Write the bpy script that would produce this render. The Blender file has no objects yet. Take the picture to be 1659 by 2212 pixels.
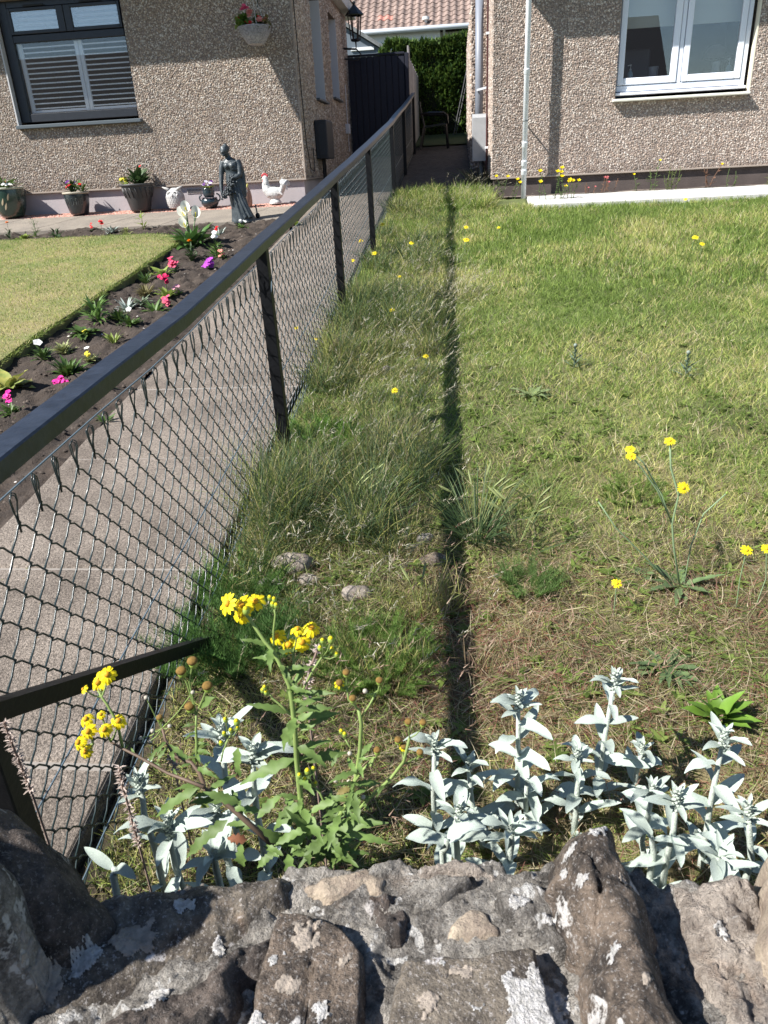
import bpy, math, random
import numpy as np
from mathutils import Vector, Matrix, Quaternion
from math import sin, cos, pi, radians, sqrt, exp, atan2

random.seed(7); RNG = np.random.default_rng(11)
SC = bpy.context.scene
COL = SC.collection

# ------------------------------------------------------------------ camera
EYE = Vector((0, 0, 1.62))
YAW, PITCH, ROLL, FPX, CX, CY = radians(6.45), radians(25.0), radians(3.04), 1600.0, 829.5, 1106.0
FW = Vector((-sin(YAW) * cos(PITCH), cos(YAW) * cos(PITCH), -sin(PITCH)))
R0 = Vector((cos(YAW), sin(YAW), 0)); U0 = R0.cross(FW)
RT = R0 * cos(ROLL) - U0 * sin(ROLL); UP = U0 * cos(ROLL) + R0 * sin(ROLL)
cam = bpy.data.cameras.new('camera'); cam_o = bpy.data.objects.new('camera', cam); COL.objects.link(cam_o)
cam_o.matrix_world = Matrix(((RT.x, UP.x, -FW.x, EYE.x), (RT.y, UP.y, -FW.y, EYE.y), (RT.z, UP.z, -FW.z, EYE.z), (0, 0, 0, 1)))
cam.sensor_fit = 'VERTICAL'; cam.sensor_height = 36.0; cam.lens = 36.0 * FPX / 2212.0
cam.clip_start = 0.02; cam.clip_end = 500
cam.dof.use_dof = True; cam.dof.focus_distance = 3.2; cam.dof.aperture_fstop = 14.0
SC.camera = cam_o

# ------------------------------------------------------------------ sky, sun, exposure
SUN_EL, SDX, SDY = radians(44.5), 0.87, 0.49           # shadows run towards +X and a little +Y
world = bpy.data.worlds.new('World'); SC.world = world; world.use_nodes = True
wn = world.node_tree.nodes; wl_ = world.node_tree.links; wn.clear()
sky = wn.new('ShaderNodeTexSky'); sky.sky_type = 'NISHITA'; sky.sun_disc = False
sky.sun_elevation = SUN_EL; sky.sun_rotation = atan2(-SDX, -SDY); sky.air_density = 1.0; sky.dust_density = 0.15; sky.ozone_density = 2.2
bg = wn.new('ShaderNodeBackground'); bg.inputs[1].default_value = 0.072
wo = wn.new('ShaderNodeOutputWorld'); wl_.new(sky.outputs[0], bg.inputs[0]); wl_.new(bg.outputs[0], wo.inputs[0])
sun = bpy.data.lights.new('sun', 'SUN'); sun.energy = 5.0; sun.angle = radians(0.53); sun.color = (1, 0.965, 0.91)
sun_o = bpy.data.objects.new('sun', sun); COL.objects.link(sun_o); sun_o.location = (-6, -4, 9)
n_ = sqrt(SDX ** 2 + SDY ** 2)
SUNV = Vector((SDX / n_ * cos(SUN_EL), SDY / n_ * cos(SUN_EL), -sin(SUN_EL)))
sun_o.rotation_euler = SUNV.to_track_quat('-Z', 'Y').to_euler()
SC.view_settings.view_transform = 'Standard'; SC.view_settings.look = 'None'
SC.view_settings.exposure = 1.04; SC.view_settings.gamma = 1.0
SC.view_settings.use_curve_mapping = False
SC.render.engine = 'CYCLES'
SC.cycles.use_denoising = True
SC.cycles.max_bounces = 6; SC.cycles.diffuse_bounces = 3; SC.cycles.transparent_max_bounces = 12; SC.cycles.glossy_bounces = 3

# ------------------------------------------------------------------ places seen from the photograph
SL = 0.11                                             # the plot climbs 11 cm per metre towards the houses
def terr(x, y):
    return SL * y if y < 20 else SL * 20 + 0.02 * (y - 20)
def ray(u, v): return FW + RT * ((u - CX) / FPX) - UP * ((v - CY) / FPX)
def onG(u, v, h=0.0):
    q = ray(u, v); return EYE + q * ((EYE.z - h) / (SL * q.y - q.z))
def onX(u, v, X): q = ray(u, v); return EYE + q * (X / q.x)
def onY(u, v, Y): q = ray(u, v); return EYE + q * (Y / q.y)
def onZ(u, v, Z): q = ray(u, v); return EYE + q * ((Z - EYE.z) / q.z)

# ------------------------------------------------------------------ noise
def _h(x, y, z, s):
    h = (x.astype(np.int64) * 374761393 + y.astype(np.int64) * 668265263 + z.astype(np.int64) * 1440662683 + s * 974711) & 0xffffffff
    h = ((h ^ (h >> 13)) * 1274126177) & 0xffffffff
    h = ((h ^ (h >> 15)) * 2246822519) & 0xffffffff
    return ((h ^ (h >> 16)) & 0xffffff) / float(0xffffff)
def vn(x, y, z=None, seed=0):
    x = np.asarray(x, float); y = np.asarray(y, float); z = np.zeros_like(x) if z is None else np.asarray(z, float)
    xi, yi, zi = np.floor(x), np.floor(y), np.floor(z); f = [x - xi, y - yi, z - zi]
    f = [t * t * (3 - 2 * t) for t in f]; out = 0
    for i in (0, 1):
        for j in (0, 1):
            for k in (0, 1):
                w = (f[0] if i else 1 - f[0]) * (f[1] if j else 1 - f[1]) * (f[2] if k else 1 - f[2])
                out = out + w * _h(xi + i, yi + j, zi + k, seed)
    return out * 2 - 1
def fbm(x, y, z=None, sc=1.0, oc=4, seed=0, gain=0.5):
    a, s, o = 1.0, sc, 0
    for i in range(oc):
        o = o + a * vn(np.asarray(x) * s, np.asarray(y) * s, None if z is None else np.asarray(z) * s, seed + i * 17); a *= gain; s *= 2.03
    return o

# ------------------------------------------------------------------ materials
MATS = {}
def mat(name, col=(.5, .5, .5), rough=.7, metal=0.0, spec=.4, var=0.0, vs=8.0, col2=None, bump=0.0, bs=60.0, attr=False, rnd=0.0, trans=0.0, coat=0.0, detail=4.0, fine=0.0, fs=150.0):
    if name in MATS: return MATS[name]
    m = bpy.data.materials.new(name); m.use_nodes = True; nt = m.node_tree; N = nt.nodes; L = nt.links; N.clear()
    out = N.new('ShaderNodeOutputMaterial'); b = N.new('ShaderNodeBsdfPrincipled')
    b.inputs['Roughness'].default_value = rough; b.inputs['Metallic'].default_value = metal
    b.inputs['Specular IOR Level'].default_value = spec
    if coat: b.inputs['Coat Weight'].default_value = coat; b.inputs['Coat Roughness'].default_value = .15
    tc = N.new('ShaderNodeTexCoord')
    if attr:
        a = N.new('ShaderNodeAttribute'); a.attribute_name = 'Col'; c = a.outputs['Color']
    else:
        r = N.new('ShaderNodeRGB'); r.outputs[0].default_value = (*col, 1); c = r.outputs[0]
    def noise(scale, det=detail, rg=.6):
        n = N.new('ShaderNodeTexNoise'); n.inputs['Scale'].default_value = scale; n.inputs['Detail'].default_value = det
        n.inputs['Roughness'].default_value = rg; L.new(tc.outputs['Object'], n.inputs['Vector']); return n.outputs['Fac']
    def mr(src, a0, a1, b0, b1):
        q = N.new('ShaderNodeMapRange'); q.inputs[1].default_value = a0; q.inputs[2].default_value = a1
        q.inputs[3].default_value = b0; q.inputs[4].default_value = b1; L.new(src, q.inputs[0]); return q.outputs[0]
    def mix(f, A, B, mode='MIX'):
        q = N.new('ShaderNodeMix'); q.data_type = 'RGBA'; q.blend_type = mode
        if isinstance(f, (int, float)): q.inputs[0].default_value = f
        else: L.new(f, q.inputs[0])
        for s, i in ((A, 6), (B, 7)):
            if isinstance(s, tuple): q.inputs[i].default_value = (*s, 1)
            else: L.new(s, q.inputs[i])
        return q.outputs[2]
    def scale_val(src, c):
        q = N.new('ShaderNodeHueSaturation'); L.new(src, q.inputs['Value']); L.new(c, q.inputs['Color']); return q.outputs[0]
    if col2 is not None: c = mix(mr(noise(vs), .38, .62, 0, 1), c, col2)
    elif var: c = scale_val(mr(noise(vs), .3, .7, 1 - var, 1 + var), c)
    if fine: c = scale_val(mr(noise(fs, 2.0), .3, .7, 1 - fine, 1 + fine), c)
    if rnd:
        oi = N.new('ShaderNodeObjectInfo'); c = scale_val(mr(oi.outputs['Random'], 0, 1, 1 - rnd, 1 + rnd), c)
    L.new(c, b.inputs['Base Color'])
    if bump:
        bn = N.new('ShaderNodeBump'); bn.inputs['Strength'].default_value = bump; bn.inputs['Distance'].default_value = .01
        L.new(noise(bs), bn.inputs['Height']); L.new(bn.outputs[0], b.inputs['Normal'])
    if trans:
        t = N.new('ShaderNodeBsdfTranslucent'); L.new(c, t.inputs['Color']); ms = N.new('ShaderNodeMixShader'); ms.inputs[0].default_value = trans
        L.new(b.outputs[0], ms.inputs[1]); L.new(t.outputs[0], ms.inputs[2]); L.new(ms.outputs[0], out.inputs[0])
    else: L.new(b.outputs[0], out.inputs[0])
    MATS[name] = m; return m

def glass_mat(name, refl, tint=(1, 1, 1)):
    m = bpy.data.materials.new(name); m.use_nodes = True; nt = m.node_tree; N = nt.nodes; L = nt.links; N.clear()
    out = N.new('ShaderNodeOutputMaterial'); g = N.new('ShaderNodeBsdfGlossy'); g.inputs['Roughness'].default_value = .0
    t = N.new('ShaderNodeBsdfTransparent'); t.inputs[0].default_value = (*tint, 1); ms = N.new('ShaderNodeMixShader')
    lw = N.new('ShaderNodeLayerWeight'); lw.inputs[0].default_value = .25
    mp = N.new('ShaderNodeMapRange'); mp.inputs[3].default_value = refl; mp.inputs[4].default_value = .9
    L.new(lw.outputs['Fresnel'], mp.inputs[0]); L.new(mp.outputs[0], ms.inputs[0]); L.new(t.outputs[0], ms.inputs[1]); L.new(g.outputs[0], ms.inputs[2])
    L.new(ms.outputs[0], out.inputs[0]); return m

def rock_mat(name, base, dark, pale, lichen=.5, lichen_scale=9.0, rust=0.3, bump=.8):
    m = bpy.data.materials.new(name); m.use_nodes = True; nt = m.node_tree; N = nt.nodes; L = nt.links; N.clear()
    out = N.new('ShaderNodeOutputMaterial'); b = N.new('ShaderNodeBsdfPrincipled'); b.inputs['Roughness'].default_value = .88; b.inputs['Specular IOR Level'].default_value = .25
    tc = N.new('ShaderNodeTexCoord'); oi = N.new('ShaderNodeObjectInfo')
    va = N.new('ShaderNodeVectorMath'); va.operation = 'ADD'; sc = N.new('ShaderNodeMath'); sc.operation = 'MULTIPLY'; sc.inputs[1].default_value = 37.0
    L.new(oi.outputs['Random'], sc.inputs[0]); L.new(tc.outputs['Object'], va.inputs[0]); L.new(sc.outputs[0], va.inputs[1]); V = va.outputs[0]
    def noise(s, d=6, r=.65, dist=0):
        n = N.new('ShaderNodeTexNoise'); n.inputs['Scale'].default_value = s; n.inputs['Detail'].default_value = d; n.inputs['Roughness'].default_value = r; n.inputs['Distortion'].default_value = dist
        L.new(V, n.inputs['Vector']); return n.outputs['Fac']
    def ramp(src, a, bb, lo=0, hi=1):
        q = N.new('ShaderNodeMapRange'); q.inputs[1].default_value = a; q.inputs[2].default_value = bb; q.inputs[3].default_value = lo; q.inputs[4].default_value = hi; L.new(src, q.inputs[0]); return q.outputs[0]
    def mix(f, A, B):
        q = N.new('ShaderNodeMix'); q.data_type = 'RGBA'; L.new(f, q.inputs[0])
        for s, i in ((A, 6), (B, 7)):
            if isinstance(s, tuple): q.inputs[i].default_value = (*s, 1)
            else: L.new(s, q.inputs[i])
        return q.outputs[2]
    c = mix(ramp(noise(17, 7, .72), .40, .60), dark, base)
    c = mix(ramp(noise(38, 5, .7), .52, .68, 0, .6), c, tuple(x * 1.45 for x in base))
    c = mix(ramp(noise(9, 4, .6, .6), .60, .72, 0, rust), c, (.30, .145, .06))
    c = mix(ramp(noise(130, 3, .7), .5, .72, 0, .65), c, dark)
    if lichen > 0:
        vo = N.new('ShaderNodeTexVoronoi'); vo.inputs['Scale'].default_value = lichen_scale
        wob = N.new('ShaderNodeVectorMath'); wob.operation = 'ADD'; nn = N.new('ShaderNodeTexNoise'); nn.inputs['Scale'].default_value = 40; L.new(V, nn.inputs['Vector'])
        sm = N.new('ShaderNodeVectorMath'); sm.operation = 'SCALE'; sm.inputs['Scale'].default_value = .055; L.new(nn.outputs['Color'], sm.inputs[0])
        L.new(V, wob.inputs[0]); L.new(sm.outputs[0], wob.inputs[1]); L.new(wob.outputs[0], vo.inputs['Vector'])
        rad = ramp(noise(7, 2), .3, .7, -.03, .12 + .60 * lichen)
        sub = N.new('ShaderNodeMath'); sub.operation = 'SUBTRACT'; L.new(rad, sub.inputs[0]); L.new(vo.outputs['Distance'], sub.inputs[1])
        f = ramp(sub.outputs[0], 0, .05, 0, .9)
        brk = ramp(noise(90, 4, .7), .40, .52); mu = N.new('ShaderNodeMath'); mu.operation = 'MULTIPLY'; L.new(f, mu.inputs[0]); L.new(brk, mu.inputs[1])
        c = mix(mu.outputs[0], c, pale)
    c = mix(ramp(noise(210, 3, .75), .56, .66, 0, .45 * lichen + .12), c, pale)
    L.new(c, b.inputs['Base Color'])
    bn = N.new('ShaderNodeBump'); bn.inputs['Strength'].default_value = bump; bn.inputs['Distance'].default_value = .010
    ad = N.new('ShaderNodeMath'); ad.operation = 'ADD'; L.new(noise(60, 6, .7), ad.inputs[0]); L.new(noise(220, 4, .7), ad.inputs[1])
    L.new(ad.outputs[0], bn.inputs['Height']); L.new(bn.outputs[0], b.inputs['Normal']); L.new(b.outputs[0], out.inputs[0]); return m

# ------------------------------------------------------------------ objects
WL = {}                                               # world place of each thing, so that its parts can be written in world terms
def put(o, parent=None):
    COL.objects.link(o)
    if parent is not None: o.parent = parent; WL[o.name] = WL.get(parent.name, Vector((0, 0, 0)))
    return o
def tag(o, label=None, cat=None, group=None, kind=None):
    if label: o['label'] = label
    if cat: o['category'] = cat
    if group: o['group'] = group
    if kind: o['kind'] = kind
    return o
def thing(name, label, cat, loc, group=None):
    o = bpy.data.objects.new(name, None); o.empty_display_size = .05; COL.objects.link(o); o.location = Vector(loc); WL[o.name] = Vector(loc)
    return tag(o, label, cat, group)

class MB:
    def __init__(s): s.v = []; s.f = []; s.c = []; s.m = []
    def add(s, vs, fs, col=None, mi=0):
        k = len(s.v); s.v += [tuple(v) for v in vs]; s.f += [tuple(i + k for i in f) for f in fs]; s.m += [mi] * len(fs)
        s.c += [tuple(col) if col else (1, 1, 1)] * len(vs); return s
    def box(s, x0, x1, y0, y1, z0, z1, **k):
        v = [(x, y, z) for z in (z0, z1) for y in (y0, y1) for x in (x0, x1)]
        return s.add(v, [(0, 2, 3, 1), (4, 5, 7, 6), (0, 1, 5, 4), (2, 6, 7, 3), (0, 4, 6, 2), (1, 3, 7, 5)], **k)
    def cbox(s, x0, x1, y0, y1, z0, z1, b=.004, **k):
        """a box with a chamfer round every edge"""
        vs = []; idx = {}
        for sx in (0, 1):
            for sy in (0, 1):
                for sz in (0, 1):
                    X = (x0, x1)[sx]; Y = (y0, y1)[sy]; Z = (z0, z1)[sz]; dx = b * (1 - 2 * sx); dy = b * (1 - 2 * sy); dz = b * (1 - 2 * sz)
                    for a in range(3):
                        idx[(sx, sy, sz, a)] = len(vs)
                        vs.append((X + (dx if a != 0 else 0), Y + (dy if a != 1 else 0), Z + (dz if a != 2 else 0)))
        fs = []
        for a in range(3):
            o = [i for i in range(3) if i != a]
            for sd in (0, 1):
                q = []
                for p, r in ((0, 0), (1, 0), (1, 1), (0, 1)):
                    t = [0, 0, 0]; t[a] = sd; t[o[0]] = p; t[o[1]] = r; q.append(idx[(*t, a)])
                fs.append(tuple(q))
        for a in range(3):
            o = [i for i in range(3) if i != a]
            for p in (0, 1):
                for r in (0, 1):
                    t0 = [0, 0, 0]; t0[o[0]] = p; t0[o[1]] = r; t1 = list(t0); t1[a] = 1
                    fs.append((idx[(*t0, o[0])], idx[(*t1, o[0])], idx[(*t1, o[1])], idx[(*t0, o[1])]))
        for sx in (0, 1):
            for sy in (0, 1):
                for sz in (0, 1): fs.append(tuple(idx[(sx, sy, sz, a)] for a in range(3)))
        return s.add(vs, fs, **k)
    def quad(s, a, b, c, d, **k): return s.add([a, b, c, d], [(0, 1, 2, 3)], **k)
    def bar(s, a, b, w, h, up=Vector((0, 0, 1)), **k):
        a = Vector(a); b = Vector(b); d = (b - a).normalized(); x = d.cross(up)
        if x.length < 1e-4: x = d.cross(Vector((0, 1, 0)))
        x.normalize(); y = x.cross(d)
        v = [p + x * (i * w / 2) + y * (j * h / 2) for p in (a, b) for i, j in ((-1, -1), (1, -1), (1, 1), (-1, 1))]
        return s.add(v, [(3, 2, 1, 0), (4, 5, 6, 7), (0, 1, 5, 4), (1, 2, 6, 5), (2, 3, 7, 6), (3, 0, 4, 7)], **k)
    def tube(s, pts, r, n=6, cap=True, **k):
        pts = [Vector(p) for p in pts]; rs = r if isinstance(r, (list, tuple)) else [r] * len(pts); vs = []; fs = []; ref = None
        for i, p in enumerate(pts):
            d = (pts[min(i + 1, len(pts) - 1)] - pts[max(i - 1, 0)]).normalized()
            if ref is None: ref = d.cross(Vector((.31, .87, .38)) if abs(d.y) < .9 else Vector((1, 0, 0)))
            x = ref - d * ref.dot(d)
            if x.length < 1e-5: x = d.orthogonal()
            x.normalize(); y = d.cross(x); ref = x
            vs += [p + (x * cos(2 * pi * j / n) + y * sin(2 * pi * j / n)) * rs[i] for j in range(n)]
        for i in range(len(pts) - 1):
            for j in range(n): fs.append((i * n + j, i * n + (j + 1) % n, (i + 1) * n + (j + 1) % n, (i + 1) * n + j))
        if cap: fs.append(tuple(range(n - 1, -1, -1))); fs.append(tuple((len(pts) - 1) * n + j for j in range(n)))
        return s.add(vs, fs, **k)
    def lathe(s, prof, c, n=24, sx=1, sy=1, **k):
        vs = [(c[0] + r * cos(2 * pi * j / n) * sx, c[1] + r * sin(2 * pi * j / n) * sy, c[2] + z) for r, z in prof for j in range(n)]
        fs = [(i * n + j, i * n + (j + 1) % n, (i + 1) * n + (j + 1) % n, (i + 1) * n + j) for i in range(len(prof) - 1) for j in range(n)]
        return s.add(vs, fs, **k)
    def ball(s, c, r, nu=10, nv=7, rot=None, **k):
        rx, ry, rz = r if isinstance(r, (list, tuple)) else (r, r, r); c = Vector(c); vs = []; fs = []
        for i in range(nv + 1):
            t = pi * i / nv
            for j in range(nu):
                p = Vector((rx * sin(t) * cos(2 * pi * j / nu), ry * sin(t) * sin(2 * pi * j / nu), rz * cos(t)))
                if rot is not None: p = rot @ p
                vs.append(c + p)
        for i in range(nv):
            for j in range(nu):
                q = (i * nu + j, (i + 1) * nu + j, (i + 1) * nu + (j + 1) % nu, i * nu + (j + 1) % nu)
                if i == 0: q = (q[0], q[1], q[2])
                elif i == nv - 1: q = (q[0], q[1], q[3])
                fs.append(q)
        return s.add(vs, fs, **k)
    def leaf(s, M, L, W, segs=6, fold=.25, droop=.3, prof=None, tooth=0.0, wave=0.0, curl=0.0, **k):
        """a leaf along +Y of M, its upper face +Z: two halves folded along the midrib, bent over its length"""
        prof = prof or (lambda t: sin(pi * min(1, t * 1.02) ** .8) ** .9); vs = []; fs = []
        ang = 0.0; y = z = 0.0
        for i in range(segs + 1):
            t = i / segs; w = max(0.0005, W * .5 * prof(t)) if 0 < i < segs else W * .03
            if tooth and i % 2 and 0 < i < segs: w *= 1 - tooth
            up = fold * w; wv = wave * sin(t * 11 + L * 900) * w
            for sx in (-1, 0, 1):
                lx = sx * w; lz = (up + wv * sx if sx else 0.0) - curl * abs(sx) * w * t
                vs.append(M @ Vector((lx, y - lz * sin(ang), z + lz * cos(ang))))
            ang -= droop / segs * (0.4 + 1.2 * t); y += L / segs * cos(ang); z += L / segs * sin(ang)
        for i in range(segs):
            a = i * 3; fs += [(a, a + 1, a + 4, a + 3), (a + 1, a + 2, a + 5, a + 4)]
        return s.add(vs, fs, **k)
    def mesh(s, name, mats, off=Vector((0, 0, 0)), smooth=False, cols=False):
        me = bpy.data.meshes.new(name); me.from_pydata([(v[0] - off.x, v[1] - off.y, v[2] - off.z) for v in s.v], [], s.f)
        for m in (mats if isinstance(mats, (list, tuple)) else [mats]): me.materials.append(m)
        if any(s.m): me.polygons.foreach_set('material_index', s.m)
        if smooth: me.polygons.foreach_set('use_smooth', [True] * len(s.f))
        if cols:
            ca = me.color_attributes.new('Col', 'FLOAT_COLOR', 'POINT'); ca.data.foreach_set('color', np.array([(*c, 1) for c in s.c], dtype=np.float32).ravel())
        me.update(); return me
    def build(s, name, mats, parent=None, smooth=False, cols=False, loc=None):
        off = WL.get(parent.name, Vector((0, 0, 0))) if parent is not None else (Vector(loc) if loc is not None else Vector((0, 0, 0)))
        o = bpy.data.objects.new(name, s.mesh(name, mats, off, smooth, cols)); put(o, parent)
        if parent is None: o.location = off; WL[o.name] = off
        return o

def np_mesh(name, V, faces, m, parent=None, cols=None, smooth=True, off=None):
    """faces: list of (n,k) index arrays"""
    me = bpy.data.meshes.new(name); V = np.asarray(V, np.float32)
    o_ = WL.get(parent.name, Vector((0, 0, 0))) if parent is not None else (off or Vector((0, 0, 0)))
    V = V - np.array(o_, np.float32)
    lo = np.concatenate([f.ravel() for f in faces]).astype(np.int32); tot = np.concatenate([np.full(len(f), f.shape[1]) for f in faces]).astype(np.int32)
    st = np.concatenate([[0], np.cumsum(tot)[:-1]]).astype(np.int32)
    me.vertices.add(len(V)); me.vertices.foreach_set('co', V.ravel()); me.loops.add(len(lo)); me.loops.foreach_set('vertex_index', lo)
    me.polygons.add(len(tot)); me.polygons.foreach_set('loop_start', st); me.polygons.foreach_set('loop_total', tot)
    if smooth: me.polygons.foreach_set('use_smooth', np.ones(len(tot), bool))
    me.materials.append(m)
    if cols is not None:
        ca = me.color_attributes.new('Col', 'FLOAT_COLOR', 'POINT'); c4 = np.ones((len(V), 4), np.float32); c4[:, :3] = cols; ca.data.foreach_set('color', c4.ravel())
    me.update(calc_edges=True); me.validate()
    o = bpy.data.objects.new(name, me); put(o, parent)
    if parent is None: o.location = o_; WL[o.name] = Vector(o_)
    return o

def blades(B, D, bend, h, w, col, K=2, wd=None):
    """N tapering blades: base B, direction D, bend vector, length h, width w -> vertices, faces, colours"""
    N = len(B); h = np.broadcast_to(h, N)[:, None]; w = np.broadcast_to(w, N)[:, None]
    if wd is None:
        a = RNG.uniform(0, 2 * pi, N); wd = np.stack([np.cos(a), np.sin(a), 0 * a], 1)
    wd = wd - D * np.sum(wd * D, 1)[:, None]; wd /= np.linalg.norm(wd, axis=1)[:, None] + 1e-9
    P = []
    for k in range(K):
        t = k / K; c = B + D * h * t + bend * h * t * t; ww = w * (1 - .45 * t) * .5
        P += [c - wd * ww, c + wd * ww]
    P.append(B + D * h + bend * h)
    V = np.stack(P, 1); n = 2 * K + 1; base = (np.arange(N) * n)[:, None]
    fs = [base + np.array([[2 * k, 2 * k + 1, 2 * k + 3, 2 * k + 2]]) for k in range(K - 1)]
    fs.append(base + np.array([[2 * K - 2, 2 * K - 1, 2 * K]]))
    return V.reshape(-1, 3), fs, np.repeat(col, n, 0)
def join_blades(parts):
    V, F, C, k = [], [], [], 0
    for v, fs, c in parts:
        V.append(v); C.append(c); F += [f + k for f in fs]; k += len(v)
    q = [f for f in F if f.shape[1] == 4]; t = [f for f in F if f.shape[1] == 3]
    return np.concatenate(V), [np.concatenate(x) for x in (q, t) if x], np.concatenate(C)
def unit(a): return a / (np.linalg.norm(a, axis=1)[:, None] + 1e-9)
# ================================================================== GROUND
def strip(name, xs, ys, hf, m, kind='structure', cf=None):
    X, Y = np.meshgrid(xs, ys); Z = hf(X, Y); V = np.stack([X, Y, Z], -1).reshape(-1, 3); nx = len(xs)
    i = (np.arange(len(ys) - 1)[:, None] * nx + np.arange(nx - 1)[None]).ravel()
    o = np_mesh(name, V, [np.stack([i, i + 1, i + nx + 1, i + nx], 1)], m, cols=None if cf is None else cf(V))
    return tag(o, kind=kind)
TZ = lambda X, Y: np.where(Y < 20, SL * Y, SL * 20 + .02 * (Y - 20))
strip('ground', np.linspace(-60, 60, 25), np.concatenate([np.linspace(-40, 20, 31), np.linspace(22, 140, 20)]), lambda X, Y: np.where(Y < .35, -.05, TZ(X, Y)) - .14 + np.minimum(0, Y) * 0, mat('ground_earth', (.09, .10, .05), .95, var=.3, vs=.4))
strip('pavement', np.linspace(-8, 8, 9), np.linspace(-6, .28, 8), lambda X, Y: 0 * X - .03, mat('pavement_grey', (.20, .19, .18), .9, var=.2, vs=6, bump=.3))

def gh(x, y):
    """height of the rough garden on the right of the fence"""
    x = np.asarray(x, float); y = np.asarray(y, float)
    z = TZ(x, y) + .008 * fbm(x, y, None, 1.6, 3, 3) + .007 * fbm(x, y, None, 9, 3, 5)
    z = z - .16 * ((y > 9.74) & (x > .90))
    z = z - .035 * np.exp(-((x + .84) / .16) ** 2) * np.clip((3.2 - y) / 1.2, 0, 1) 
    return z
thatch = mat('lawn_thatch', rough=.95, attr=True, fine=.35, fs=260, bump=.9, bs=130)
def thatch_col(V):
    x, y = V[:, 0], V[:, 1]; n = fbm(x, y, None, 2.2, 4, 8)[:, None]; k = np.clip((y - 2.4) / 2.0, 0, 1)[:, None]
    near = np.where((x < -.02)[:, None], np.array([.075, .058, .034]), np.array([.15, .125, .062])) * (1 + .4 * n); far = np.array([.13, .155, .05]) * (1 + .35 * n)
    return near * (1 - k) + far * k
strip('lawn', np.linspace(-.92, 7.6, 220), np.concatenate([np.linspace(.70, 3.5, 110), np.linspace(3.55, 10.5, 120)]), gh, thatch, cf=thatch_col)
# left garden: bare bed, raised lawn, path, paving
def soil_h(X, Y): return TZ(X, Y) + .030 * fbm(X, Y, None, 3.0, 4, 21) + .022 * fbm(X, Y, None, 12, 4, 22) + .012 * np.abs(fbm(X, Y, None, 34, 2, 23))
strip('flower_bed', np.linspace(-6.6, -1.93, 240), np.linspace(1.0, 9.62, 380), soil_h, mat('bed_soil', (.036, .027, .021), .97, col2=(.060, .045, .035), vs=9, bump=.9, bs=90, fine=.3, fs=120))
def in_left_lawn(x, y):
    """1 inside the mown lawn with its rounded corner"""
    return (x < -3.03) & (y < 8.82) & ~((x > -3.65) & (y > 8.2) & ((x + 3.65) ** 2 / .62 ** 2 + (y - 8.2) ** 2 / .62 ** 2 > 1))
lw = []
arc = [(-3.65 + .62 * sin(a), 8.2 + .62 * cos(a)) for a in np.linspace(0, pi / 2, 9)]
outl = [(-6.6, 8.82)] + arc + [(-3.03 + .02 * sin(k * 1.7), 8.2 - k * .3) for k in range(1, 24)]
b = MB(); n = len(outl); yb = outl[-1][1]
pts = outl + [(-6.6, yb)]
top = [(x, y, terr(x, y) + .075) for x, y in pts]; bot = [(x, y, terr(x, y) - .05) for x, y in pts]
b.add(top + bot, [tuple(range(len(pts) - 1, -1, -1))] + [(i, i + 1, i + 1 + len(pts), i + len(pts)) for i in range(len(pts) - 1)])
tag(b.build('mown_lawn', mat('mown_turf', (.15, .17, .055), .95, col2=(.25, .21, .10), vs=2.2, bump=.7, bs=200, fine=.3)), kind='structure')
# garden path: cast slabs with a washed pebble face
aggr = mat('washed_aggregate', (.255, .215, .18), .9, spec=.15, col2=(.165, .138, .115), vs=3.0, bump=1.0, bs=170, fine=.55, fs=130, detail=8)
ph = thing('garden_path', None, None, (-1.42, 4, terr(0, 4)))
ph['kind'] = 'structure'
y = .55; k = 0
while y < 16.0:
    L_ = .91; b = MB(); dx = .012 * random.uniform(-1, 1)
    y1 = y + L_ - .012; zz = lambda q: terr(0, q) + .022 + .004 * ((k * 7) % 3 - 1)
    x0, x1 = -1.94 + dx, -.935 + dx * .8; e = .012
    v = [(x0, y, zz(y) - e), (x1, y, zz(y) - e), (x1, y1, zz(y1) - e), (x0, y1, zz(y1) - e), (x0 + e, y + e, zz(y)), (x1 - e, y + e, zz(y)), (x1 - e, y1 - e, zz(y1)), (x0 + e, y1 - e, zz(y1))]
    lowv = [(p[0], p[1], p[2] - .12) for p in v[:4]]
    b.add(v + lowv, [(4, 5, 6, 7), (0, 1, 5, 4), (1, 2, 6, 5), (2, 3, 7, 6), (3, 0, 4, 7), (8, 9, 1, 0), (9, 10, 2, 1), (10, 11, 3, 2), (11, 8, 0, 3)])
    b.build('paving_slab', aggr, ph); y += L_; k += 1
strip('path_joint', np.linspace(-1.93, -.945, 4), np.linspace(.6, 16, 60), lambda X, Y: TZ(X, Y) + .014, mat('joint_mortar', (.24, .215, .19), .95))
pv = thing('paving', None, None, (-4, 10.1, terr(0, 10.1))); pv['kind'] = 'structure'
paveM = mat('paving_concrete', (.26, .225, .185), .9, col2=(.205, .178, .15), vs=3.0, bump=.6, bs=180, fine=.3, fs=160)
for k in range(8):
    x0 = -9.0 + k * .88; x1 = x0 + .868; b = MB(); y0, y1 = 9.60, 10.60; e = .01; q = .35
    if x1 > -1.95: x1 = -1.95
    v = [(x0 + q * (0), y0, terr(0, y0) + .03), (x1, y0, terr(0, y0) + .03), (x1 + (0 if k == 7 else q), y1, terr(0, y1) + .03), (x0 + q, y1, terr(0, y1) + .03)]
    b.add(v + [(p[0], p[1], p[2] - .1) for p in v], [(0, 1, 2, 3), (4, 5, 1, 0), (5, 6, 2, 1), (6, 7, 3, 2), (7, 4, 0, 3)])
    b.build('paving_slab', paveM, pv)
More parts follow.
